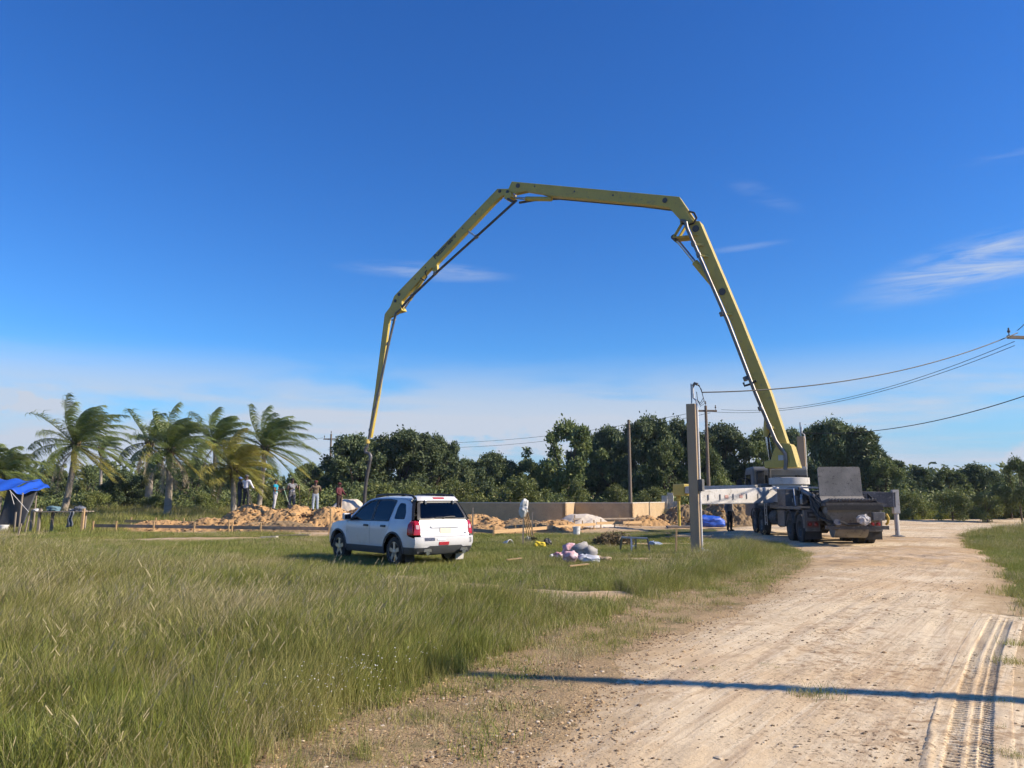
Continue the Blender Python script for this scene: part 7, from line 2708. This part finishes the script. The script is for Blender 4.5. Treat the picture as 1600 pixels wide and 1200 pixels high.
pp = gp(1089, 868)
hp = at(1084, 632, pp.y).z
service_post('tall concrete service post with conduit and cable loop in front of the truck', (pp.x, pp.y, Hf(pp.x, pp.y)), hp, 0.27, R(-30))
p2 = at(1255, 750, 40.5)
service_post('second concrete service post rising behind the truck pedestal', (p2.x, 40.5, Hf(p2.x, 40.5)), at(1255, 683, 40.5).z, 0.36, R(-28), False)


def utility_pole(label, u, Y, top_v, r=0.13, arm=None, arm_v=None, x=None, h=None, two=False, arm_rz=0.0):
    X = at(u, 780, Y).x if x is None else x
    z0 = Hf(X, Y)
    hh = (at(u, top_v, Y).z - z0) if h is None else h
    t = thing('utility_pole', label, 'utility pole', (X, Y, z0), arm_rz, 'wooden utility poles')
    m = MB()
    m.tube([(0, 0, -0.3), (0, 0, hh * 0.5), (0, 0, hh)], [r, r * 0.86, r * 0.7], 10)
    m.build('shaft', M_POLE, t, smooth=True)
    if arm:
        za = (at(u, arm_v, Y).z - z0) if arm_v else hh - 0.35
        m = MB()
        m.beam((-arm[0], 0, za), (arm[1], 0, za), 0.10, 0.12)
        m.build('crossarm', M_POLE, t)
        for x_ in (-arm[0] + 0.08, arm[1] - 0.08) + ((0.0,) if two else ()):
            zz = za + 0.06 if x_ else hh
            m = MB()
            m.ring((x_, 0, zz), (0, 0, 1), [(0, 0.02), (0.12, 0.02), (0.13, 0.055), (0.2, 0.06), (0.22, 0.03), (0.30, 0.035), (0.32, 0.01)], 10)
            m.build('insulator', M_GREYMETAL, t, smooth=True)
    return t


utility_pole('far utility pole with crossarm left of the dark tree clump', 514, 78, 678, 0.13, (0.75, 0.75), 686, two=True)
utility_pole('plain wooden pole rising in front of the dark trees', 985, 56, 656, 0.14)
utility_pole('utility pole with crossarm just right of the service post', 1108, 50, 634, 0.13, (0.65, 0.72), 642, two=True)
UPX, UPY = at(1640, 780, 30).x, 30.0
utility_pole('utility pole at the right edge, only its crossarm tip in the picture', 1640, 30, 488, 0.15, (1.15, 1.15), 528, arm_rz=0.15)
SHP = Vector((13.2, 4.4))
utility_pole('utility pole out of frame on the right, its long shadow crosses the road', 0, SHP.y, 0, 0.15, None, None, x=SHP.x, h=8.7, arm_rz=R(100))


def wire(label, a, b, sag, r=0.014, n=24):
    a, b = Vector(a), Vector(b)
    m = MB()
    m.tube([a.lerp(b, k / n) - Vector((0, 0, sag * 4 * (k / n) * (1 - k / n))) for k in range(n + 1)], r, 6)
    o = m.build('overhead_wire', M_WIRE, None, smooth=True)
    o.location = (0, 0, 0)
    return tag(o, label, 'wire', 'overhead wires')


WA = at(1590, 520, UPY)
wire('thick service cable from the right-hand pole to the service post mast', WA, at(1098, 613, pp.y), 0.55, 0.020)
WB = at(1590, 528, UPY)
wire('thin upper line from the right-hand pole to the crossarm pole', WB + Vector((0.0, 0.2, -0.1)), at(1127, 640, 50), 0.9, 0.012)
wire('thin lower line from the right-hand pole to the crossarm pole', WB + Vector((0.05, 0.3, -0.25)), at(1096, 642, 50), 1.0, 0.012)
wire('cable sloping down to the post behind the truck', at(1680, 590, 27), at(1254, 676, 40.5), 0.65, 0.018)
wire('line from the right-hand crossarm upward out of the picture', WA + Vector((0, 0, 0.1)), at(1720, 300, 12), 0.3, 0.014)
wire('upper line between crossarm pole and far pole', at(1096, 642, 50), at(525, 684, 78), 1.2, 0.013)
wire('lower line between crossarm pole and far pole', at(1110, 645, 50), at(505, 686, 78), 1.5, 0.013)
wire('line running left from the far pole', at(505, 684, 78), at(-150, 700, 84), 1.2, 0.012)


# ================================================================== WORKERS
def person(label, loc, rz, height, cols, pose=None, cap=None, hair=(0.012, 0.010, 0.009)):
    """one skinned body; shirt, trousers, boots and hair or cap are cut from / fitted to it. Faces -Y before turning."""
    J = {'pelvis': (0, 0, 0.95), 'waist': (0, 0.01, 1.09), 'chest': (0, 0.0, 1.31), 'neck': (0, 0.01, 1.49), 'jaw': (0, -0.015, 1.555), 'head': (0, -0.01, 1.645), 'crown': (0, 0.0, 1.715)}
    for s, n in ((-1, 'R'), (1, 'L')):
        J.update({'sh' + n: (s * 0.185, 0.01, 1.425), 'el' + n: (s * 0.245, 0.03, 1.15), 'wr' + n: (s * 0.25, -0.06, 0.93), 'pa' + n: (s * 0.25, -0.085, 0.86),
                  'hi' + n: (s * 0.095, 0, 0.90), 'kn' + n: (s * 0.115, -0.025, 0.50), 'an' + n: (s * 0.125, 0.02, 0.085), 'to' + n: (s * 0.145, -0.15, 0.035)})
    J.update(pose or {})
    rad = {'pelvis': (0.155, 0.115), 'waist': (0.14, 0.105), 'chest': (0.165, 0.12), 'neck': (0.058, 0.058), 'jaw': (0.072, 0.082), 'head': (0.086, 0.105), 'crown': (0.060, 0.070)}
    for n in 'LR':
        rad.update({'sh' + n: (0.072, 0.072), 'el' + n: (0.048, 0.048), 'wr' + n: (0.034, 0.034), 'pa' + n: (0.040, 0.026), 'hi' + n: (0.098, 0.098), 'kn' + n: (0.064, 0.064), 'an' + n: (0.046, 0.046), 'to' + n: (0.042, 0.034)})
    E = [('pelvis', 'waist'), ('waist', 'chest'), ('chest', 'neck'), ('neck', 'jaw'), ('jaw', 'head'), ('head', 'crown')]
    for n in 'LR':
        E += [('chest', 'sh' + n), ('sh' + n, 'el' + n), ('el' + n, 'wr' + n), ('wr' + n, 'pa' + n), ('pelvis', 'hi' + n), ('hi' + n, 'kn' + n), ('kn' + n, 'an' + n), ('an' + n, 'to' + n)]
    names = list(J)
    me = bpy.data.meshes.new('skeleton')
    me.from_pydata([J[k] for k in names], [(names.index(a), names.index(b)) for a, b in E], [])
    tmp = bpy.data.objects.new('skeleton', me)
    COL.objects.link(tmp)
    tmp.modifiers.new('skin', 'SKIN')
    for i, k in enumerate(names):
        sv = me.skin_vertices[0].data[i]
        sv.radius = rad[k]
        sv.use_root = (k == 'pelvis')
    sb_ = tmp.modifiers.new('sub', 'SUBSURF')
    sb_.levels = 2
    sb_.render_levels = 2
    dg = bpy.context.evaluated_depsgraph_get()
    ev = bpy.data.meshes.new_from_object(tmp.evaluated_get(dg))
    bpy.data.objects.remove(tmp)
    V = [v.co.copy() for v in ev.vertices]
    Fs = [tuple(p.vertices) for p in ev.polygons]
    nrm = [v.normal.copy() for v in ev.vertices]
    bpy.data.meshes.remove(ev)

    def seg_d(p, a, b):
        a, b = Vector(a), Vector(b)
        t = max(0, min(1, (p - a).dot(b - a) / (b - a).length_squared))
        return (p - a.lerp(b, t)).length, t

    region = []
    for f in Fs:
        c = sum((V[i] for i in f), Vector()) / len(f)
        best = min(((seg_d(c, J[a], J[b]), (a, b)) for a, b in E), key=lambda q: q[0][0])
        (dd, t), (a, b) = best
        if b.startswith('to') or (b.startswith('an') and t > 0.86):
            region.append('boot')
        elif b[:2] in ('hi', 'kn', 'an') or (a == 'pelvis' and t < 0.45):
            region.append('trousers')
        elif b in ('jaw', 'head', 'crown') or (b == 'neck' and t > 0.62) or b[:2] == 'pa' or (b[:2] == 'wr' and t > cols.get('cuff', 0.92)) or (b[:2] == 'el' and t > cols.get('sleeve', 2)) or (b[:2] == 'wr' and cols.get('sleeve', 2) < 1):
            region.append('skin')
        else:
            region.append('shirt')
    t = thing('person', label, 'person', loc, rz, 'workers on the building plot')
    k = height / 1.775
    t.scale = (k, k, k)
    m = MB()
    m.add(V, Fs)
    # nose, ears, eyes, lips and fingers grow from the same mesh
    hd = Vector(J['head'])
    m.tube([hd + Vector((0, -0.095, 0.02)), hd + Vector((0, -0.125, -0.025)), hd + Vector((0, -0.10, -0.035))], [0.008, 0.016, 0.010], 6)
    for s in (-1, 1):
        m.tube([hd + Vector((s * 0.082, 0.01, 0.015)), hd + Vector((s * 0.098, 0.02, 0.0)), hd + Vector((s * 0.086, 0.01, -0.035))], [0.012, 0.018, 0.010], 6)
    m.tube([hd + Vector((-0.025, -0.093, -0.062)), hd + Vector((0.025, -0.093, -0.062))], 0.007, 6)
    for n, s in (('L', 1), ('R', -1)):
        pa, wr = Vector(J['pa' + n]), Vector(J['wr' + n])
        d = (pa - wr).normalized()
        _, sd1, nn = frame_of(d, (0, 1, 0))
        for q, ln in ((-0.030, 0.060), (-0.010, 0.072), (0.011, 0.068), (0.031, 0.052)):
            b0 = pa + sd1 * q + d * 0.012
            m.tube([b0, b0 + d * ln * 0.5, b0 + d * ln * 0.85 - nn * 0.028, b0 + d * ln * 0.75 - nn * 0.05], [0.011, 0.010, 0.009, 0.006], 6)
        b0 = pa - d * 0.02 + sd1 * 0.036 * s
        m.tube([b0, b0 + sd1 * 0.022 * s + d * 0.03 - nn * 0.015, b0 + sd1 * 0.012 * s + d * 0.055 - nn * 0.04], [0.013, 0.011, 0.008], 6)
    m.build('body', cols['skin'], t, smooth=True)
    for reg, off in (('shirt', 0.014), ('trousers', 0.012), ('boot', 0.014)):
        fs = [f for f, g_ in zip(Fs, region) if g_ == reg]
        idx = sorted({i for f in fs for i in f})
        mp = {i: j for j, i in enumerate(idx)}
        bmv = [V[i] + nrm[i] * (off + (0.010 * noise.noise(V[i] * 9) if reg != 'boot' else 0)) for i in idx]
        m = MB()
        m.add(bmv, [tuple(mp[i] for i in f) for f in fs])
        o = m.build({'shirt': 'shirt', 'trousers': 'trousers', 'boot': 'boots'}[reg], cols[reg], t, smooth=True)
    # hair or cap fitted on the skull
    m = MB()
    cz = hd + Vector((0, 0.012, 0.018))
    ringsn = 7
    prof = []
    for j in range(ringsn + 1):
        a = PI / 2 * j / ringsn
        prof.append((0.088 * math.sin(a) + (0.0 if cap is None else 0.012), 0.103 * math.cos(a) + 0.004))
    m.ring(cz, (0, 0, 1), [(-0.035 if cap is None else -0.01, 0.098 if cap is None else 0.108)] + prof[:-1] + [(prof[-1][0], 0.012)], 18)
    if cap is not None:
        m.prism([cz + Vector((x, y, 0.0)) for x, y in ((-0.085, -0.06), (-0.07, -0.16), (0, -0.19), (0.07, -0.16), (0.085, -0.06))], (0, 0, 0.012))
    m.build('cap' if cap is not None else 'hair', cap or mat('black_hair', hair, rough=0.8), t, smooth=True)
    return t


SKIN_D = mat('skin_dark', (0.10, 0.055, 0.035), (0.085, 0.045, 0.03), rough=0.5)
SKIN_M = mat('skin_brown', (0.19, 0.105, 0.065), (0.16, 0.09, 0.055), rough=0.5)
CL = lambda n, c, c2=None, s=3: mat('cloth_' + n, c, c2, rough=0.9, scale=s, bump=0.2, bscale=18)


def stand(u, Y):
    x = at(u, 790, Y).x
    return Vector((x, Y, zg(x, Y) - 0.01))


boots = CL('boot', (0.03, 0.027, 0.024))
W1 = stand(383.5, 43.1)
person('worker in a white long-sleeved shirt seen from behind, arm stretched out', W1, PI - 0.3, 1.74, {'skin': SKIN_D, 'shirt': CL('white', (0.66, 0.66, 0.68), (0.58, 0.58, 0.61)), 'trousers': CL('charcoal', (0.035, 0.037, 0.04)), 'boot': boots},
       {'elL': (0.36, -0.12, 1.22), 'wrL': (0.50, -0.30, 1.06), 'paL': (0.55, -0.35, 1.01), 'elR': (-0.33, -0.02, 1.18), 'wrR': (-0.46, -0.05, 0.98), 'paR': (-0.50, -0.06, 0.92), 'anR': (-0.17, 0.02, 0.085), 'toR': (-0.2, -0.15, 0.035), 'knR': (-0.14, -0.02, 0.5)}, cap=CL('grey', (0.10, 0.10, 0.10)))
W2 = stand(373.5, 43.3)
person('worker in dark clothes with a blue cap, left of the white shirt', W2, PI / 2 + 0.6, 1.76, {'skin': SKIN_D, 'shirt': CL('black', (0.025, 0.027, 0.03)), 'trousers': CL('darkblue', (0.035, 0.045, 0.06)), 'boot': boots},
       {'elL': (0.24, -0.10, 1.18), 'wrL': (0.12, -0.32, 1.12), 'paL': (0.06, -0.37, 1.12), 'elR': (-0.26, -0.05, 1.17), 'wrR': (-0.16, -0.30, 1.08), 'paR': (-0.12, -0.36, 1.06)}, cap=CL('bluecap', (0.09, 0.17, 0.36)))
W3 = stand(429.5, 42.3)
person('worker in a bright turquoise shirt and white trousers, holding a shovel', W3, PI / 2, 1.72, {'skin': SKIN_M, 'shirt': CL('turquoise', (0.015, 0.30, 0.42), (0.012, 0.25, 0.36)), 'trousers': CL('offwhite', (0.52, 0.52, 0.52), (0.44, 0.44, 0.45)), 'boot': boots, 'sleeve': 0.45},
       {'elL': (0.22, -0.10, 1.17), 'wrL': (0.16, -0.34, 1.18), 'paL': (0.14, -0.41, 1.19), 'elR': (-0.25, 0.0, 1.15), 'wrR': (-0.2, -0.26, 1.08), 'paR': (-0.17, -0.33, 1.07), 'knL': (0.115, 0.06, 0.5), 'anL': (0.125, 0.14, 0.085), 'toL': (0.145, -0.03, 0.035)})
W4 = stand(455.5, 43.4)
person('tall dark worker in pale vest and mottled trousers, standing on the heap', W4, 0.5, 1.86, {'skin': SKIN_D, 'shirt': CL('greyvest', (0.05, 0.05, 0.055), (0.5, 0.5, 0.52), 5), 'trousers': CL('mottled', (0.03, 0.03, 0.032), (0.20, 0.20, 0.20), 7), 'boot': boots, 'sleeve': 0.3},
       {'elL': (0.29, -0.06, 1.17), 'wrL': (0.30, -0.26, 1.30), 'paL': (0.29, -0.32, 1.34), 'elR': (-0.25, -0.02, 1.16), 'wrR': (-0.12, -0.2, 1.2), 'paR': (-0.06, -0.24, 1.22)})
W5 = stand(492.5, 43.0)
person('worker in a maroon cap, black top and blue jeans, holding a pole', W5, PI + 0.3, 1.74, {'skin': SKIN_D, 'shirt': CL('black_tan', (0.03, 0.025, 0.025), (0.40, 0.30, 0.18), 4), 'trousers': CL('jeans', (0.27, 0.34, 0.42), (0.42, 0.47, 0.52)), 'boot': boots, 'sleeve': 0.5},
       {'elL': (0.30, -0.02, 1.17), 'wrL': (0.33, -0.22, 1.22), 'paL': (0.33, -0.29, 1.23), 'elR': (-0.29, -0.02, 1.17), 'wrR': (-0.2, -0.2, 1.2), 'paR': (-0.16, -0.26, 1.22)}, cap=CL('maroon', (0.12, 0.03, 0.03)))
W6 = stand(529.5, 43.5)
person('worker in maroon clothes beside the white sand pile', W6, PI / 2 - 0.5, 1.74, {'skin': SKIN_D, 'shirt': CL('maroonshirt', (0.13, 0.03, 0.035), (0.09, 0.022, 0.026)), 'trousers': CL('darkbrown', (0.035, 0.022, 0.022)), 'boot': boots},
       {'elL': (0.24, -0.12, 1.16), 'wrL': (0.16, -0.33, 1.05), 'paL': (0.13, -0.39, 1.03), 'elR': (-0.27, -0.06, 1.16), 'wrR': (-0.20, -0.30, 1.02), 'paR': (-0.17, -0.36, 1.0)}, cap=MATS['cloth_maroon'])
wx = at(1140, 820, 37.5).x
person('man in dark trousers standing behind the truck outrigger arm', (wx, 37.5, zg(wx, 37.5)), 0.6, 1.68, {'skin': SKIN_M, 'shirt': CL('greyshirt', (0.22, 0.21, 0.20)), 'trousers': CL('blackjean', (0.025, 0.026, 0.03)), 'boot': boots})


def loc_of(W, rz, p, h):
    k = h / 1.775
    c, s = math.cos(rz), math.sin(rz)
    return Vector((W.x + (p[0] * c - p[1] * s) * k, W.y + (p[0] * s + p[1] * c) * k, W.z + p[2] * k))


hnd = loc_of(W3, PI / 2, (0.14, -0.44, 1.19), 1.72)
ft = Vector((hnd.x + 0.42, hnd.y - 0.1, 0))
ft.z = zg(ft.x, ft.y) - 0.02
shovel('shovel with a green handle held by the turquoise-shirted worker', ft, ft.lerp(hnd, 1.12), M_DARKPIPE, mat('green_white_handle', (0.16, 0.40, 0.20), (0.60, 0.58, 0.45), rough=0.6, scale=3))
for lab, W, rz, p, h, dx in (('pole held upright by the tall worker', W4, 0.5, (0.29, -0.34, 1.34), 1.86, 0.12), ('pole held by the maroon-capped worker', W5, PI + 0.3, (0.33, -0.31, 1.23), 1.74, -0.06), ('pole held by the worker in maroon', W6, PI / 2 - 0.5, (-0.17, -0.38, 1.0), 1.74, -0.05)):
    hnd = loc_of(W, rz, p, h)
    ft = Vector((hnd.x + dx, hnd.y - 0.05, 0))
    ft.z = zg(ft.x, ft.y) - 0.02
    shovel(lab, ft, ft.lerp(hnd, 1.06), None, M_WOOD, blade=False)
hnd = loc_of(W2, PI / 2 + 0.6, (0.06, -0.38, 1.12), 1.76)
shovel('short pale rod held level by the blue-capped worker', hnd + Vector((-0.45, 0.0, 0.18)), hnd + Vector((0.28, -0.02, -0.12)), None, M_WHITEPL, blade=False)


# ================================================================== AIR
hm = bpy.data.materials.new('haze')
hm.use_nodes = True
hn, hl = hm.node_tree.nodes, hm.node_tree.links
hn.remove(hn['Principled BSDF'])
pv = hn.new('ShaderNodeVolumePrincipled')
pv.inputs['Color'].default_value = (0.72, 0.86, 1.0, 1)
pv.inputs['Density'].default_value = 0.00022
pv.inputs['Anisotropy'].default_value = 0.2
hl.new(pv.outputs[0], hn['Material Output'].inputs['Volume'])
hz_box = MB()
hz_box.box((0, 650, 11.5), (2500, 1720, 26.0))
hz_o = hz_box.build('haze', hm)
tag(hz_o, 'thin humid haze over the whole plot', kind='stuff')
